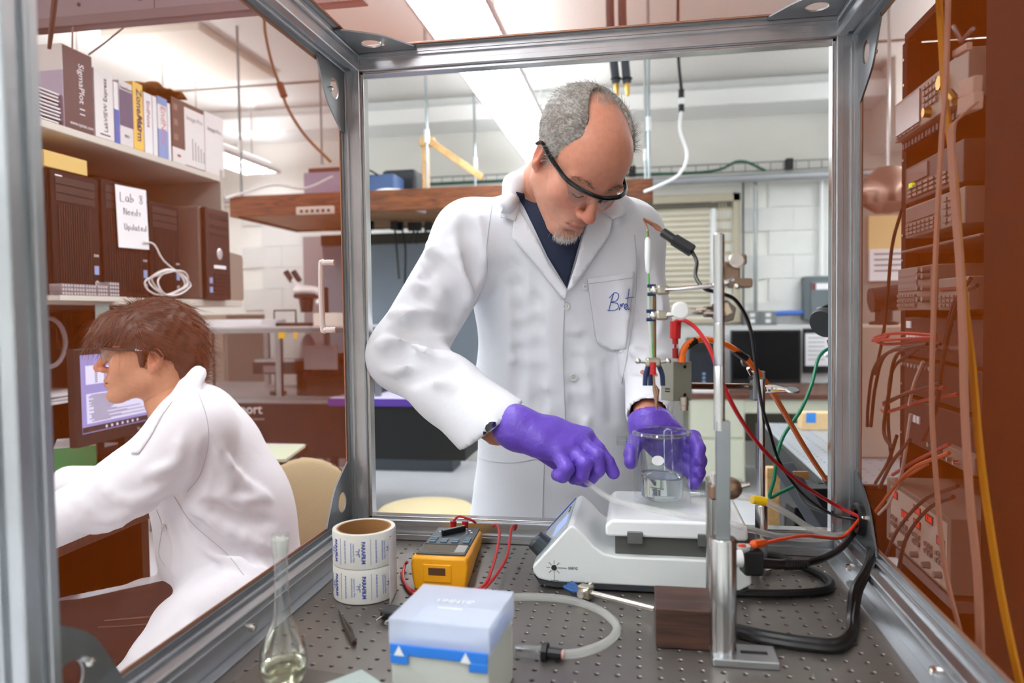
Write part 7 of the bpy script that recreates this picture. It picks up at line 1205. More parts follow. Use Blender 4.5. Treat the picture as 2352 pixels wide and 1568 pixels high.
for s, k in ((-1, 'r'), (1, 'l')):
    hipj = J['hip'] + V(0.09 * s, 0, -0.05); kn = V(hipj.x, hipj.y - 0.01, -0.45); an = V(hipj.x + 0.01 * s, hipj.y + 0.03, FZ + 0.08); body.cap(hipj, kn, 0.075, 0.052, 0.03); body.cap(kn, an, 0.05, 0.036, 0.02); body.cap(an, V(an.x, an.y - 0.14, FZ + 0.04), 0.034, 0.03, 0.02); ft[k] = (hipj, kn, an)
bP, bQ = body.mesh(); bC = np.tile(np.array(lin((196, 130, 104))), (len(bP), 1))
man = from_np('person', np.r_[headP, bP], np.r_[headQ, bQ + len(headP)], SKIN, None, np.r_[headC, bC])
tag(man, 'balding grey-haired person in white lab coat and purple gloves leaning over the beaker', 'person')
# coat
co = Field(np.minimum(np.array(J['re']), np.array(J['lw'])) - np.array([0.18, 0.16, 0.62]), np.array(J['chest']) + np.array([0.36, 0.3, 0.36]), 0.0055)
UPD = (J['neck'] - J['chest']).normalized()
co.ell(J['chest'] + V(0, 0.0, 0.0), (0.185, 0.125, 0.22), 0.03); co.ell(J['belly'], (0.195, 0.125, 0.26), 0.06); co.ell(J['hip'] + V(0, 0, 0.02), (0.205, 0.135, 0.26), 0.06)
for k in range(6): a = J['hip'] + V(0, 0.0, -0.05 - 0.08 * k); co.ell(a, (0.205 + 0.003 * k, 0.14 + 0.003 * k, 0.12), 0.05)
co.cap(J['rs'], J['ls'], 0.075, 0.075, 0.06); co.cap(J['neck'] - UP * 0.03 + FWD * 0.02, J['chest'], 0.085, 0.1, 0.06)
co.chain([PD(1218, 392, 1.545), PD(1182, 424, 1.50), PD(1166, 470, 1.475)], [0.016, 0.022, 0.016], 0.014); co.chain([PD(1395, 452, 1.545), PD(1420, 470, 1.50), PD(1415, 500, 1.47)], [0.014, 0.02, 0.014], 0.014)
# sleeves, wide and loose
co.cap(J['rs'] - UP * 0.005, J['re'], 0.076, 0.070, 0.045); co.cap(J['re'], J['rw'].lerp(J['re'], 0.5), 0.068, 0.060, 0.03); co.cap(J['rw'].lerp(J['re'], 0.5), J['rw'] - UP * 0.004, 0.060, 0.070, 0.03)
co.cap(J['ls'] - UP * 0.005, J['le'], 0.07, 0.056, 0.05); co.cap(J['le'], J['lw'].lerp(J['le'], 0.06), 0.056, 0.043, 0.03)
co.cut(J['rw'].lerp(J['re'], 0.06), (J['rw'] - J['re']) * 0 + Vector((0, 0, 0)) + (RIGHT * 0.80 - UP * 0.55 - FWD * 0.05), 0.0) if False else None
# folds: thin ridges and creases blended into the cloth
def fold(pts, r, k=0.022, sub=False):
    q = D3(*pts); co.chain([tuple(p) for p in catmull(q, 4)], r, k, sub)
cP0, cQ0 = co.mesh(); B0 = bvh_of((cP0, cQ0))
def onfold(pts, r, k=0.013, sub=False, sink=0.15):
    out = []; last = None
    for x, y in pts:
        d = ray(x, y).normalized(); h = B0.ray_cast(CAMP, d)
        if h[0] is not None:
            if last is not None and abs(h[3] - last) > 0.07: break
            last = h[3]; out.append(tuple(h[0] + d * (r * sink if not sub else -r * sink)))
    if len(out) > 1: co.chain([tuple(p) for p in catmull(out, 3)], [r * 0.5] + [r] * (len(catmull(out, 3)) - 2) + [r * 0.5], k, sub)
for pts, r in (([(985, 560), (1020, 620), (1060, 690)], 0.012), ([(1040, 560), (1070, 640), (1075, 700)], 0.011), ([(930, 650), (985, 690), (1040, 740)], 0.012), ([(900, 720), (960, 735), (1020, 770)], 0.013), ([(870, 790), (930, 790), (1000, 830)], 0.012), ([(885, 850), (960, 850), (1040, 890)], 0.011), ([(930, 905), (1000, 900), (1060, 920)], 0.009), ([(1100, 500), (1110, 600), (1095, 700)], 0.010),
               ([(1230, 640), (1225, 780), (1260, 950)], 0.010), ([(1180, 620), (1185, 760), (1180, 860)], 0.010), ([(1330, 760), (1345, 900), (1340, 1050)], 0.009), ([(1130, 980), (1150, 1050), (1130, 1150)], 0.010), ([(1420, 640), (1440, 740), (1430, 860)], 0.009), ([(1490, 620), (1510, 700), (1500, 780)], 0.010), ([(1450, 800), (1490, 830), (1530, 820)], 0.010), ([(1430, 880), (1480, 900), (1525, 890)], 0.009), ([(1200, 980), (1220, 1080), (1200, 1180)], 0.010)):
    onfold(pts, r)
for pts, r in (([(960, 610), (1010, 680), (1050, 730)], 0.007), ([(900, 755), (965, 765), (1030, 800)], 0.008), ([(880, 820), (950, 822), (1010, 855)], 0.006), ([(1075, 540), (1098, 640), (1085, 720)], 0.008), ([(1195, 620), (1205, 780), (1215, 950)], 0.008), ([(1470, 640), (1480, 740), (1460, 840)], 0.008), ([(1440, 850), (1490, 868), (1530, 858)], 0.007), ([(1310, 780), (1320, 930), (1310, 1080)], 0.007)):
    onfold(pts, r * 1.3, 0.018, True, 0.5)
for pts in ([(1070, 720), (1010, 690), (950, 665)], [(1060, 750), (1000, 740), (930, 745)], [(1040, 790), (980, 788), (900, 800)], [(1065, 700), (1030, 640), (985, 590)], [(1050, 838), (1000, 845), (930, 872)], [(1092, 650), (1085, 570), (1062, 505)], [(1180, 610), (1190, 760), (1186, 900)], [(1228, 640), (1232, 800), (1242, 980)], [(1335, 780), (1346, 950)], [(1400, 840), (1408, 960)], [(1480, 590), (1500, 680), (1496, 770)], [(1450, 830), (1490, 845), (1528, 835)], [(1130, 990), (1160, 1100), (1150, 1190)]):
    onfold(pts, 0.012, 0.020, True, 0.55)
# hollow the cuffs so the wrists come out of the sleeves
dr = (J['rw'] - J['re']).normalized(); NC = (RIGHT * 0.62 - UP * 0.78).normalized(); co.cap(J['rw'].lerp(J['re'], 0.22) - UP * 0.004, J['rw'] + dr * 0.12, 0.040, 0.052, 0.003, True); cutp = PD(1115, 990, 1.29)
sl = co._sl(np.array(PD(1000, 900, 1.4)) - 0.02, np.array(PD(1260, 1090, 1.15)) + 0.02); lo_ = np.minimum(np.array(PD(1000, 1090, 1.4)), np.array(PD(1260, 900, 1.12))); hi_ = np.maximum(np.array(PD(1000, 900, 1.12)), np.array(PD(1260, 1090, 1.38))); sl = co._sl(lo_, hi_); x_, y_, z_ = co._p(sl); nn = (RIGHT * 0.61 + UP * 0.0 - UP * 0.79 * -1 * -1).normalized(); nn = ((PD(1192, 930, 1.3) - PD(1036, 1050, 1.3)).normalized().cross(FWD)); nn = nn if nn.dot(dr) > 0 else -nn; pc_ = PD(1114, 990, 1.3); dcut = ((x_ - pc_.x) * nn.x + (y_ - pc_.y) * nn.y + (z_ - pc_.z) * nn.z).astype(np.float32); co.F[sl] = np.maximum(co.F[sl], dcut)
dl = (J['lw'] - J['le']).normalized(); co.cap(J['lw'].lerp(J['le'], 0.22), J['lw'] + dl * 0.12, 0.033, 0.040, 0.004, True)
cP, cQ = co.mesh(); coat = from_np('lab_coat', cP, cQ, COAT, man); BV = bvh_of((cP, cQ))
BH = bvh_of((headP, headQ), (cP, cQ))
# dark polo shirt in the open neck
NAVY = mat('navy_polo', (30, 40, 66), 0.8, bump=0.1, bs=400)
SH = Field(np.array(PD(1280, 560, 1.5)) - 0.28, np.array(PD(1280, 560, 1.5)) + 0.28, 0.006)
nk0 = HM @ V(0, 0.045, -0.10); nk1 = J['neck'] - UP * 0.02
drape([(1186, 440), (1225, 520), (1258, 590), (1302, 662), (1330, 560), (1345, 510), (1300, 470)], BV, 'polo_shirt_front', NAVY, man, 0.006, 0.002)
# shirt collar: a band standing round the neck
ax = (HM @ V(0, 0.03, -0.06) - nk1).normalized(); cM = fr(nk1 + ax * 0.035, ax.orthogonal(), ax.cross(ax.orthogonal())); cM = fr(nk1 + ax * 0.03, ax.cross(FWD), ax.cross(ax.cross(FWD)) * -1)
cn = V(*(cM.to_3x3() @ V(0, 0, 1)))
if cn.dot(ax) < 0: cM = cM @ Matrix.Rotation(math.pi, 4, 'X')
MB(cM).lathe([(0.074, -0.05), (0.070, -0.01), (0.066, 0.018), (0.069, 0.020), (0.076, -0.01), (0.082, -0.05), (0.074, -0.05)], 40).build('polo_collar', NAVY, man)
# lapels and coat collar
LP = COAT
drape([(1150, 452), (1168, 440), (1185, 448), (1193, 475), (1183, 506), (1150, 498)], BV, 'coat_collar', LP, man, 0.016, 0.004)
drape([(1180, 505), (1190, 480), (1228, 540), (1262, 610), (1304, 668), (1296, 690), (1240, 620), (1176, 545)], BV, 'lapel', LP, man, 0.012, 0.003)
drape([(1302, 668), (1325, 600), (1345, 520), (1372, 478), (1405, 505), (1402, 535), (1360, 600), (1318, 660)], BV, 'lapel', LP, man, 0.012, 0.003)
drape([(1372, 480), (1410, 452), (1432, 470), (1440, 492), (1405, 503)], BV, 'coat_collar', LP, man, 0.014, 0.004)
# chest pocket, placket, buttons, lower pocket
pk = drape([(1348, 640), (1457, 624), (1456, 660), (1436, 800), (1404, 808), (1371, 786)], BV, 'chest_pocket', COAT, man, 0.004, 0.0025)
def sew(pts, name, r, m, parent, off=0.0035, sub=5):
    out = []
    for q in catmull([(x, y, 0) for x, y in pts], sub):
        d = ray(q.x, q.y).normalized(); h = BV.ray_cast(CAMP, d)
        if h[0] is not None: out.append(h[0] - d * off)
    if len(out) > 2: return MB().tube(out, r, 5).build(name, m, parent)
for pts in ([(1348, 652), (1400, 645), (1457, 637)], [(1348, 640), (1360, 720), (1371, 786), (1404, 808), (1436, 800), (1450, 720), (1457, 626)]): sew(pts, 'pocket_seam', 0.0006, COATS, man, 0.0058)
sew([(1297, 690), (1293, 800), (1296, 900), (1300, 985)], 'placket_edge', 0.0011, COATS, man, 0.001); sew([(1457, 540), (1462, 600), (1458, 700), (1440, 820), (1428, 880)], 'armhole_seam', 0.0009, COATS, man, 0.001); sew([(1130, 470), (1118, 560), (1116, 640), (1080, 720), (1055, 770)], 'armhole_seam', 0.0009, COATS, man, 0.001)
sew([(1073, 1040), (1120, 1058), (1180, 1062), (1248, 1050)], 'pocket_seam', 0.0008, COATS, man, 0.001); sew([(1250, 1050), (1248, 1120), (1245, 1205)], 'pocket_seam', 0.0008, COATS, man, 0.001)
def button(x, y, r=0.0085):
    d = ray(x, y).normalized(); h = BV.ray_cast(CAMP, d)
    if h[0] is None: return
    n = h[1].normalized(); n = n if n.dot(d) < 0 else -n; M = fr(h[0] + n * 0.001, n.orthogonal(), n.cross(n.orthogonal()))
    b = MB(M).lathe([(0.0, 0.0018), (r * 0.55, 0.0016), (r * 0.75, 0.0030), (r, 0.0026), (r, 0.0)], 20); bo = b.build('button', mat('button_white', (222, 222, 220), 0.3), man)
    for q in (-0.0018, 0.0018): MB(M).cyl((q, 0, 0.0017), (q, 0, 0.0021), 0.0008, n=6).build('button_hole', INK, bo)
button(1301, 703, 0.0075); button(1317, 866); button(1356, 1170, 0.0075)
# handwritten name on the pocket, in blue ink
NAME = [[(1398, 714), (1404, 690), (1410, 672)], [(1399, 684), (1412, 672), (1421, 677), (1416, 690), (1404, 694), (1418, 697), (1419, 708), (1408, 713), (1395, 712)], [(1422, 712), (1426, 698), (1428, 704), (1431, 697), (1434, 699)], [(1434, 708), (1440, 703), (1438, 697), (1434, 704), (1437, 711), (1442, 708)], [(1445, 663), (1442, 690), (1443, 710), (1447, 708)], [(1437, 685), (1446, 683), (1456, 682)]]
for l in NAME: sew(l, 'name_writing', 0.0008, mat('pen_blue', (40, 76, 168), 0.6), man, 0.0062, 6)
# hazard tag beside the pocket
drape([(1339, 650), (1350, 650), (1350, 665), (1339, 665)], BV, 'collar_tag', PAPER, man, 0.005, 0.0005, 5); text('☣' if False else 'o', 0.008, INK, man, fr(PD(1344.5, 657, 0) + (BV.ray_cast(CAMP, ray(1344.5, 657).normalized())[0] - CAMP) - ray(1344.5, 657).normalized() * 0.0068, RIGHT, UP))
# trousers and shoes
tr = Field(np.array(ft['r'][0]) - np.array([0.2, 0.25, 0.9]), np.array(ft['l'][0]) + np.array([0.2, 0.25, 0.2]), 0.012)
for k in ft: a, b, c = ft[k]; tr.cap(a, b, 0.095, 0.075, 0.03); tr.cap(b, c + V(0, 0, -0.03), 0.075, 0.062, 0.03)
p_, q_ = tr.mesh(); from_np('trousers', p_, q_, mat('trousers_dark', (34, 36, 42), 0.8), man)
for k in ft: a, b, c = ft[k]; MB().ell((c.x, c.y - 0.07, FZ + 0.045), (0.05, 0.14, 0.045), 16, 8).build('shoe', BLK, man)
# hair: cropped shell plus strands, bald on top
cr_ = Field((-0.11, -0.13, -0.10), (0.11, 0.14, 0.16), 0.004); cr_.ell((0, 0.020, 0.048), (0.088, 0.110, 0.0905), 0.01); cr_.cap((0, 0.06, -0.03), (0, 0.07, -0.07), 0.05, 0.045, 0.02); cr_.noise(0.0012, 160, 3)
cr_.ell((0, -0.050, 0.085), (0.047, 0.118, 0.12), 0.012, True); cr_.ell((0, -0.102, -0.01), (0.12, 0.075, 0.16), 0.012, True); cr_.cap((-0.12, 0.004, -0.02), (0.12, 0.004, -0.02), 0.022, 0.022, 0.006, True); cr_.cut((0, 0, -0.055), (0, 0, -1), 0.01); cr_.cap((-0.1, -0.02, -0.07), (0.1, -0.02, -0.07), 0.05, 0.05, 0.01, True)
hP, hQ = cr_.mesh(); rng = np.random.RandomState(5)
gcol = np.where(rng.rand(len(hP))[:, None] < 0.5, np.array(lin((128, 120, 110))), np.array(lin((168, 164, 158))))
GREYH = mat('grey_hair', (150, 144, 136), 0.6, attr=True); GREYS = mat('grey_strands', (160, 154, 146), 0.45, var=0.35, vs_=60)
hair = from_np('hair', xf(HM, hP), hQ, GREYH, man, gcol)
fc = hQ[rng.randint(0, len(hQ), 6500)]; R0 = hP[fc].mean(1); out = R0 - np.array([0, 0.014, 0.045]); out /= np.linalg.norm(out, axis=1)[:, None]
keep = (out * np.array([0, 0, 1])).sum(1) > -0.75; R0, out = R0[keep], out[keep]; dd = np.array([0, 0.75, -0.45]) - out * (out @ np.array([0, 0.75, -0.45]))[:, None] + out * 0.28 + rng.normal(size=out.shape) * 0.22
A3 = np.array(HM.to_3x3()); hair_strands('hair_strands', xf(HM, R0), dd @ A3.T, 0.021, 0.0004, GREYS, man, 3)
# wisps over the crown
n = 900; th = rng.uniform(-0.85, 0.85, n); ph = rng.uniform(-0.15, 0.75, n); R1 = np.stack([0.077 * np.sin(th), 0.014 + 0.098 * np.sin(ph) * np.cos(th), 0.045 + 0.086 * np.cos(th) * np.cos(ph)], 1); dd = np.stack([np.sign(th) * -0.3 + rng.normal(size=n) * 0.3, 0.9 + 0 * th, 0.1 + 0.2 * rng.rand(n)], 1)
hair_strands('hair_wisps', xf(HM, R1), dd @ A3.T, 0.024, 0.00022, GREYS, man, 4, seed=3)
# goatee
n = 520; R2 = np.stack([rng.normal(size=n) * 0.011, -0.088 + rng.normal(size=n) * 0.006, -0.104 + rng.normal(size=n) * 0.006], 1); hh = BVHTree.FromPolygons([Vector(p) for p in P], [tuple(int(i) for i in q) for q in Q])
R2 = np.array([tuple(hh.find_nearest(Vector(p))[0]) for p in R2]); hair_strands('goatee', xf(HM, R2), (np.array([0, -0.35, -1.0]) + rng.normal(size=(n, 3)) * 0.25) @ A3.T, 0.011, 0.0004, mat('white_hair', (226, 222, 214), 0.6), man, 2)
for s in (-1, 1):
    n = 130; t = rng.rand(n); Rb = np.stack([s * (0.012 + 0.038 * t), -0.098 + 0.018 * t, 0.024 + 0.006 * np.sin(t * 3) + rng.normal(size=n) * 0.002], 1); Rb = np.array([tuple(hh.find_nearest(Vector(p))[0]) for p in Rb]); hair_strands('eyebrow', xf(HM, Rb), (np.array([s * 0.9, -0.2, 0.25]) + rng.normal(size=(n, 3)) * 0.2) @ A3.T, 0.008, 0.0004, mat('brow_hair', (120, 104, 88), 0.6), man, 2)
    MB(HM).tube(catmull([(s * 0.019, -0.0945, -0.003), (s * 0.031, -0.0962, -0.0062), (s * 0.044, -0.0885, -0.003)], 5), 0.0011, 6).build('eyelashes', mat('lash_brown', (70, 50, 42), 0.7), man); mat('eye_white', (226, 220, 214), 0.2); mat('iris_dark', (60, 48, 40), 0.2)
# safety glasses
def glasses(M, parent, armcol, width=0.076):
    gl = MB(M); top = [(-width, -0.042, 0.012), (-0.066, -0.078, 0.013), (-0.045, -0.101, 0.014), (-0.022, -0.110, 0.013), (0, -0.112, 0.011), (0.022, -0.110, 0.013), (0.045, -0.101, 0.014), (0.066, -0.078, 0.013), (width, -0.042, 0.012)]
    fr_ = gl.tube(catmull(top, 5), 0.0044, 8).tube([(0, -0.113, 0.011), (0.0, -0.114, 0.002)], [0.004, 0.003], 8)
    for s in (-1, 1): gl.tube(catmull([(s * width, -0.042, 0.012), (s * 0.083, -0.01, 0.013), (s * 0.086, 0.018, 0.012), (s * 0.085, 0.035, -0.004)], 5), [0.0042] * 6 + [0.0036] * 9 + [0.003], 8)
    g = gl.build('safety_glasses_frame', armcol, parent)
    for s in (-1, 1):
        vs = []; fs = []; nu, nv = 10, 6
        for i in range(nu + 1):
            t = i / nu; a = 0.006 + t * 0.062; yy = -0.113 + 0.62 * a * a / 0.07 + (0.02 * t ** 4); drop = 0.038 * (1 - (2 * t - 0.85) ** 2 * 0.55) * (0.25 + 0.75 * min(1, (1 - t) * 4 + 0.1))
            for j in range(nv + 1): v = j / nv; vs.append((s * a, yy + 0.006 * v * v, 0.012 - drop * v))
        for i in range(nu):
            for j in range(nv): k = i * (nv + 1) + j; fs.append((k, k + 1, k + nv + 2, k + nv + 1))
        MB(M).add(vs, fs).build('lens', glass('lens_clear', (240, 240, 238), 1.4, 0.94, 0.05, 2.2), g)
    return g
GLM = HM @ Matrix.Translation((0, -0.006, 0.008))
gls = glasses(GLM, man, mat('frame_black', (14, 15, 18), 0.2))
# gloved hands
def hand(name, wrist, palm, fingers, thumb, r, cuff):
    pts = [wrist, palm] + [p for f_ in fingers for p in f_] + list(thumb) + [cuff]; lo = np.min(np.array([tuple(p) for p in pts]), 0) - 0.05; hi = np.max(np.array([tuple(p) for p in pts]), 0) + 0.05
    F = Field(lo, hi, 0.0026)
    F.cap(cuff, wrist, 0.036, 0.032, 0.012)
    for f_ in fingers: F.cap(wrist, f_[0], 0.028, 0.0155, 0.02)
    F.cap(wrist.lerp(fingers[0][0], 0.5), wrist.lerp(fingers[-1][0], 0.55), 0.023, 0.021, 0.02)
    for f_ in fingers:
        for i in range(len(f_) - 1): F.cap(f_[i], f_[i + 1], r * (1.12 - 0.07 * i), r * (1.05 - 0.07 * i), 0.0035)
    for i in range(len(thumb) - 1): F.cap(thumb[i], thumb[i + 1], r * (1.5 - 0.22 * i), r * (1.28 - 0.12 * i), 0.006)
    # glove wrinkles round the wrist
    d = (wrist - cuff).normalized()
    for k in range(3):
        c = cuff.lerp(wrist, 0.25 + 0.3 * k); a = d.orthogonal().normalized(); b = d.cross(a); pr = [c + (a * math.cos(w) + b * math.sin(w)) * (0.0352 - 0.001 * k) + d * 0.006 * math.sin(w + k) for w in [i * 0.42 for i in range(16)]]
        F.chain([tuple(p) for p in pr], 0.0022, 0.005)
    F.cap(cuff - d * 0.05, cuff - d * 0.0, 0.0335, 0.032, 0.003, True)
    P_, Q_ = F.mesh(); return from_np(name, P_, Q_, NITR, man)
RH = [D3((1345, 1000, 1.250), (1373, 1032, 1.235), (1396, 1062, 1.225), (1409, 1086, 1.222)), D3((1332, 1014, 1.232), (1372, 1046, 1.205), (1373, 1080, 1.205), (1358, 1098, 1.215)), D3((1310, 1030, 1.218), (1344, 1066, 1.190), (1336, 1092, 1.195), (1318, 1098, 1.212)), D3((1282, 1040, 1.210), (1302, 1076, 1.186), (1292, 1092, 1.19), (1280, 1090, 1.21))]
hand('glove', PD(1192, 985, 1.25), PD(1270, 1015, 1.235), RH, D3((1240, 1030, 1.275), (1296, 1070, 1.262), (1328, 1094, 1.240), (1345, 1102, 1.222)), 0.0118, PD(1172, 974, 1.262))
LH = [D3((1560, 1000, 1.315), (1594, 1003, 1.295), (1606, 1030, 1.27), (1604, 1055, 1.255)), D3((1562, 1018, 1.32), (1600, 1030, 1.295), (1609, 1058, 1.272), (1603, 1082, 1.258)), D3((1555, 1040, 1.325), (1596, 1056, 1.298), (1606, 1084, 1.278), (1598, 1106, 1.265)), D3((1545, 1060, 1.325), (1585, 1082, 1.30), (1597, 1102, 1.285), (1592, 1114, 1.275))]
hand('glove', PD(1494, 980, 1.325), PD(1525, 1020, 1.33), LH, D3((1475, 1000, 1.325), (1456, 1022, 1.30), (1450, 1042, 1.28), (1449, 1062, 1.268)), 0.0112, PD(1492, 968, 1.33))
tag(MB().cyl(PD(1364, 1016, 1.262), PD(1372, 1024, 1.25), 0.004, n=10).cyl(PD(1330, 1040, 1.275), PD(1364, 1016, 1.262), 0.0034, n=10).build('black_marker', BLK), 'black pen end poking out of the purple gloved hand', 'pen')
# ---------------------------------------------------------------- the seated person
SD = 1.80
vr = ray(345, 822).normalized(); SR = (vr.cross(V(0, 0, 1))).normalized(); SV = V(0, 0, 1).cross(SR).normalized()   # picture right / away, level axes at the seated person
SB3 = Matrix((SR, SV, V(0, 0, 1))).transposed()
def SP(x, y, dz=0.0): return PD(x, y, SD + dz)
S2 = Matrix.Translation(SP(346, 819)) @ SB3.to_4x4() @ Matrix.Rotation(math.radians(-92), 4, 'Z') @ Matrix.Rotation(math.radians(-3), 4, 'X') @ Matrix.Scale(0.93, 4)
f = head_field(0.0028, young=True); P, Q = f.mesh(); sc2 = head_cols(P, (206, 150, 118), (176, 104, 88), (204, 118, 92), stub=(150, 104, 78), brow=(70, 44, 30))
shP, shQ = xf(S2, P), Q
K = dict(neck=SP(405, 915), chest=SP(470, 1070, 0.0), belly=SP(500, 1230, 0.0), hip=SP(545, 1350, 0.02), ls=SP(445, 985, -0.16), le=SP(300, 1110, -0.24), lw=SP(110, 1205, -0.28), rs=SP(440, 985, 0.17), re=SP(300, 1120, 0.24), rw=SP(160, 1112, 0.20), lk=SP(120, 1470, -0.16), rk=SP(130, 1440, 0.14), lh=SP(545, 1390, -0.09), rh=SP(545, 1390, 0.10))
lo = np.min(np.array([tuple(v) for v in K.values()]), 0) - 0.2; hi = np.max(np.array([tuple(v) for v in K.values()]), 0) + 0.2; lo[2] = FZ
b2 = Field(lo, hi, 0.010)
b2.cap(S2 @ V(0, 0.045, -0.11), K['neck'] + SR * 0.03 - V(0, 0, 0.05), 0.056, 0.07, 0.03); b2.cap(K['neck'] + SR * 0.03 - V(0, 0, 0.06), K['chest'], 0.08, 0.1, 0.04); b2.cap(K['chest'], K['hip'], 0.1, 0.11, 0.03)
for a, b, c in (('ls', 'le', 'lw'), ('rs', 're', 'rw')): b2.cap(K['chest'] + V(0, 0, 0.06), K[a], 0.06, 0.05, 0.03); b2.cap(K[a], K[b], 0.045, 0.036, 0.02); b2.cap(K[b], K[c], 0.034, 0.026, 0.02); d_ = (K[c] - K[b]).normalized(); b2.cap(K[c], K[c] + d_ * 0.07, 0.028, 0.024, 0.02); [b2.cap(K[c] + d_ * 0.06 + SV * q, K[c] + d_ * (0.15 - abs(q) * 0.8) + SV * q * 1.3 - V(0, 0, 0.02), 0.010, 0.008, 0.006) for q in (-0.024, -0.008, 0.008, 0.024)]; b2.cap(K[c] + d_ * 0.03 + SV * 0.02, K[c] + d_ * 0.09 + SV * 0.05 - V(0, 0, 0.02), 0.011, 0.009, 0.008)
feet = {}
for s_, h_, k_ in ((-1, 'lh', 'lk'), (1, 'rh', 'rk')): an = K[k_] + SR * 0.03; an = V(an.x, an.y, FZ + 0.09); b2.cap(K[h_], K[k_], 0.075, 0.055, 0.03); b2.cap(K[k_], an, 0.052, 0.036, 0.02); b2.cap(an, an - SR * 0.14 - V(0, 0, 0.045), 0.034, 0.03, 0.02); feet[k_] = an
bp2, bq2 = b2.mesh(); stu = from_np('person', np.r_[shP, bp2], np.r_[shQ, bq2 + len(shP)], SKIN, None, np.r_[sc2, np.tile(np.array(lin((206, 150, 118))), (len(bp2), 1))])
tag(stu, 'seated brown-haired person in white lab coat and clear glasses in profile by the monitor', 'person')
# coat
c2 = Field(lo, hi, 0.0075)
c2.ell(tuple(K['chest'] + SR * 0.0), (0.135, 0.2, 0.17), 0.03, R=SB3); c2.ell(tuple(K['belly']), (0.140, 0.195, 0.2), 0.06, R=SB3); c2.ell(tuple(K['hip']), (0.135, 0.2, 0.15), 0.06, R=SB3); c2.cap(K['ls'], K['rs'], 0.08, 0.08, 0.06); c2.cap(K['neck'] + SR * 0.045 - V(0, 0, 0.045), K['chest'], 0.075, 0.12, 0.05); c2.cap(SP(505, 1050), SP(575, 1180), 0.085, 0.09, 0.06); [c2.chain([SP(455, 858, s_ * 0.02), SP(432, 890, s_ * 0.085), SP(388, 940, s_ * 0.11), SP(345, 992, s_ * 0.11)], [0.02, 0.022, 0.02, 0.012], 0.012) for s_ in (-1, 1)]; c2.cap(SP(560, 1150), SP(600, 1290), 0.10, 0.09, 0.06)
c2.cap(K['ls'], K['le'], 0.078, 0.066, 0.04); c2.cap(K['le'], K['lw'], 0.066, 0.052, 0.03); c2.cap(K['rs'], K['re'], 0.074, 0.06, 0.04); c2.cap(K['re'], K['rw'], 0.06, 0.05, 0.03)
# coat skirt over the lap
c2.cap(K['lh'], SP(420, 1440, -0.2), 0.10, 0.07, 0.04); c2.chain([SP(560, 1380, -0.19), SP(450, 1430, -0.24), SP(340, 1500, -0.25), SP(270, 1545, -0.25)], [0.08, 0.05, 0.025, 0.012], 0.04); c2.chain([SP(480, 1400, -0.22), SP(420, 1500, -0.25), SP(350, 1570, -0.25)], [0.07, 0.05, 0.03], 0.05); c2.chain([SP(470, 1360, -0.05), SP(330, 1362, -0.05), SP(140, 1383, -0.05)], [0.06, 0.028, 0.012], 0.03); c2.cap(K['rh'], SP(300, 1400, 0.12), 0.10, 0.06, 0.04)
p0_, q0_ = c2.mesh(); B2 = bvh_of((p0_, q0_))
def sfold(pts, r, k=0.012, sub=False, sink=0.15):
    out = []
    for x, y in pts:
        d = ray(x, y).normalized(); h = B2.ray_cast(CAMP, d)
        if h[0] is None or (out and abs((h[0] - CAMP).length - (out[-1] - CAMP).length) > 0.08): continue
        out.append(h[0] + d * (r * sink if not sub else -r * sink))
    if len(out) > 1: q = catmull(out, 3); c2.chain([tuple(p) for p in q], [r * 0.5] + [r] * (len(q) - 2) + [r * 0.5], k, sub)
for pts, r in (([(480, 1000), (520, 1080), (510, 1160)], 0.012), ([(500, 1040), (560, 1110), (620, 1150)], 0.011), ([(440, 1130), (530, 1150), (610, 1140)], 0.010), ([(430, 1150), (520, 1220), (620, 1260)], 0.014), ([(420, 1170), (490, 1260), (580, 1310)], 0.013), ([(380, 1180), (410, 1260), (400, 1330)], 0.010), ([(370, 1300), (450, 1320), (560, 1330)], 0.014), ([(380, 1350), (470, 1370), (540, 1390)], 0.014), ([(230, 1110), (300, 1150), (380, 1110)], 0.010), ([(180, 1150), (250, 1190), (330, 1150)], 0.010), ([(160, 1180), (220, 1215), (300, 1190)], 0.009), ([(420, 1000), (400, 1060), (340, 1090)], 0.010), ([(450, 1420), (400, 1480), (330, 1530)], 0.010)): sfold(pts, r)
for pts, r in (([(470, 1150), (560, 1190), (630, 1200)], 0.007), ([(430, 1190), (500, 1250), (590, 1290)], 0.008), ([(370, 1330), (460, 1345), (550, 1358)], 0.008), ([(395, 1140), (330, 1165), (260, 1205)], 0.006), ([(480, 1010), (470, 1090), (430, 1140)], 0.007)): sfold(pts, r * 1.5, 0.016, True, 0.45)
d_ = (K['lw'] - K['le']).normalized(); c2.cap(K['lw'].lerp(K['le'], 0.15), K['lw'] + d_ * 0.1, 0.04, 0.045, 0.003, True)
p1_, q1_ = c2.mesh(); from_np('lab_coat', p1_, q1_, COAT, stu); B3 = bvh_of((p1_, q1_))
_bv = BV; BV = B3
drape([(335, 985), (352, 960), (395, 920), (372, 950), (345, 1000), (318, 1040), (300, 1040)], B3, 'lapel', COAT, stu, 0.006, 0.003)
sew([(455, 900), (475, 960), (478, 1020), (460, 1090), (430, 1130)], 'armhole_seam', 0.0011, COATS, stu, 0.001); sew([(400, 1140), (440, 1200), (520, 1270), (560, 1320)], 'side_seam', 0.0009, COATS, stu, 0.001); sew([(360, 1170), (372, 1210), (365, 1270), (380, 1300)], 'placket_edge', 0.0011, COATS, stu, 0.001)
_man = man; man = stu; button(378, 1212, 0.009); button(384, 1366, 0.009); man = _man; BV = _bv
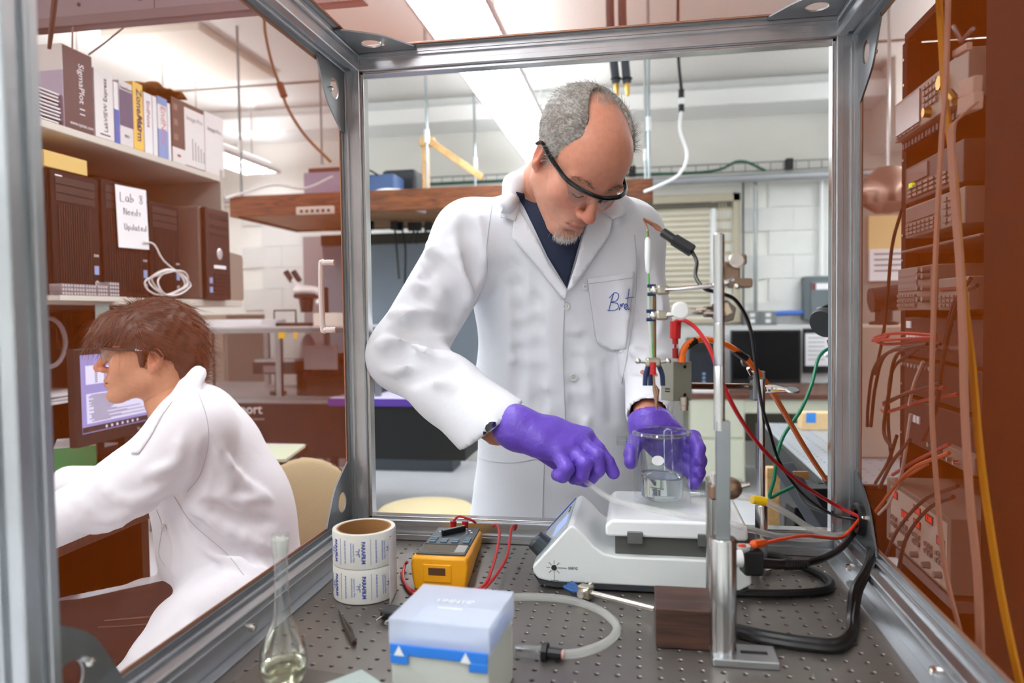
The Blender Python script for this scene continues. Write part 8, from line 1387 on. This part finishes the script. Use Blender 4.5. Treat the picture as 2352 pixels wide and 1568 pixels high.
# trousers
tr2 = Field(lo, hi, 0.012)
for h_, k_ in (('lh', 'lk'), ('rh', 'rk')): tr2.cap(K[h_], K[k_], 0.092, 0.075, 0.03); tr2.cap(K[k_], feet[k_] + V(0, 0, -0.02), 0.075, 0.06, 0.03)
p_, q_ = tr2.mesh(); jn = from_np('jeans', p_, q_, mat('jeans_dark', (42, 33, 33), 0.85, var=0.15, vs_=60), stu); BJ = bvh_of((p_, q_)); _bv = BV; BV = BJ
sew([(240, 1425), (300, 1420), (350, 1415), (395, 1410)], 'jeans_seam', 0.0022, mat('seam_brown', (96, 74, 66), 0.8), stu, 0.001); sew([(225, 1440), (300, 1436), (385, 1428)], 'jeans_seam', 0.0016, MATS['seam_brown'], stu, 0.001); BV = _bv
for k_ in feet: a = feet[k_]; MB(Matrix.Translation(a - SR * 0.07 - V(0, 0, 0.045)) @ SB3.to_4x4()).ell((0, 0, 0), (0.14, 0.048, 0.045), 16, 8).build('shoe', BLK, stu)
# hair: full wavy mop
BRN = mat('brown_hair', (66, 42, 30), 0.5, var=0.25, vs_=30); BRS = mat('brown_strands', (84, 54, 38), 0.42, var=0.4, vs_=25)
h2 = Field((-0.13, -0.17, -0.13), (0.13, 0.17, 0.19), 0.0045); h2.ell((0, 0.022, 0.056), (0.088, 0.112, 0.090), 0.02); h2.ell((0, -0.072, 0.072), (0.072, 0.058, 0.050), 0.03); h2.ell((0.02, -0.105, 0.052), (0.055, 0.034, 0.030), 0.025); h2.ell((0, 0.02, 0.105), (0.068, 0.075, 0.042), 0.03); h2.ell((0, 0.085, 0.02), (0.068, 0.048, 0.062), 0.03); h2.cap((0, 0.088, -0.02), (0, 0.088, -0.075), 0.05, 0.042, 0.03)
for s_ in (-1, 1): h2.ell((s_ * 0.070, -0.015, 0.045), (0.022, 0.06, 0.034), 0.02); h2.cap((s_ * 0.072, -0.020, 0.03), (s_ * 0.070, -0.016, -0.022), 0.012, 0.007, 0.01); h2.ell((s_ * 0.090, 0.012, -0.006), (0.030, 0.026, 0.038), 0.006, True)
h2.ell((0, -0.085, -0.035), (0.12, 0.075, 0.052), 0.01, True); h2.cap((-0.12, 0.012, -0.07), (0.12, 0.012, -0.07), 0.052, 0.052, 0.012, True); h2.noise(0.0028, 75, 11); h2.noise(0.0012, 190, 4)
hp_, hq_ = h2.mesh(); from_np('hair', xf(S2, hp_), hq_, BRN, stu); rng = np.random.RandomState(9)
fc = hq_[rng.randint(0, len(hq_), 6000)]; R0 = hp_[fc].mean(1); out = R0 - np.array([0, 0.01, 0.04]); out /= np.linalg.norm(out, axis=1)[:, None]
front = np.clip((-R0[:, 1] - 0.01) / 0.08, 0, 1)[:, None]; flow = np.array([0.0, 0.85, -0.35]) * (1 - front) + np.array([0.25, -0.6, -0.45]) * front; flow = flow + 0.35 * np.stack([np.sin(R0[:, 2] * 90), np.cos(R0[:, 1] * 80), np.sin(R0[:, 1] * 110 + R0[:, 0] * 60)], 1)
flow = flow - out * (flow * out).sum(1)[:, None] + out * 0.16 + rng.normal(size=out.shape) * 0.12; A4 = np.array(S2.to_3x3()); keep = ~((R0[:, 1] < -0.02) & (R0[:, 2] < 0.035)); hair_strands('hair_strands', xf(S2, R0[keep]), flow[keep] @ A4.T, 0.036, 0.00055, BRS, stu, 5, droop=0.25, curl=0.22)
MB(S2).ell((0.031, -0.0875, 0.0015), (0.0095, 0.0088, 0.0070), 14, 10).ell((-0.031, -0.0875, 0.0015), (0.0095, 0.0088, 0.0070), 14, 10).build('eyes', MATS['eye_white'], stu); MB(S2).ell((0.031, -0.0948, 0.0008), (0.0045, 0.0024, 0.0048), 12, 8).ell((-0.031, -0.0948, 0.0008), (0.0045, 0.0024, 0.0048), 12, 8).build('irises', MATS['iris_dark'], stu)
g2 = glasses(S2 @ Matrix.Translation((0, -0.006, 0.008)), stu, mat('frame_smoke', (52, 44, 42), 0.2))
text('Fisher', 0.007, PAPER, g2, S2 @ fr((0.0885, -0.024, 0.0205), (0, 1, 0), (0, 0, 1)))
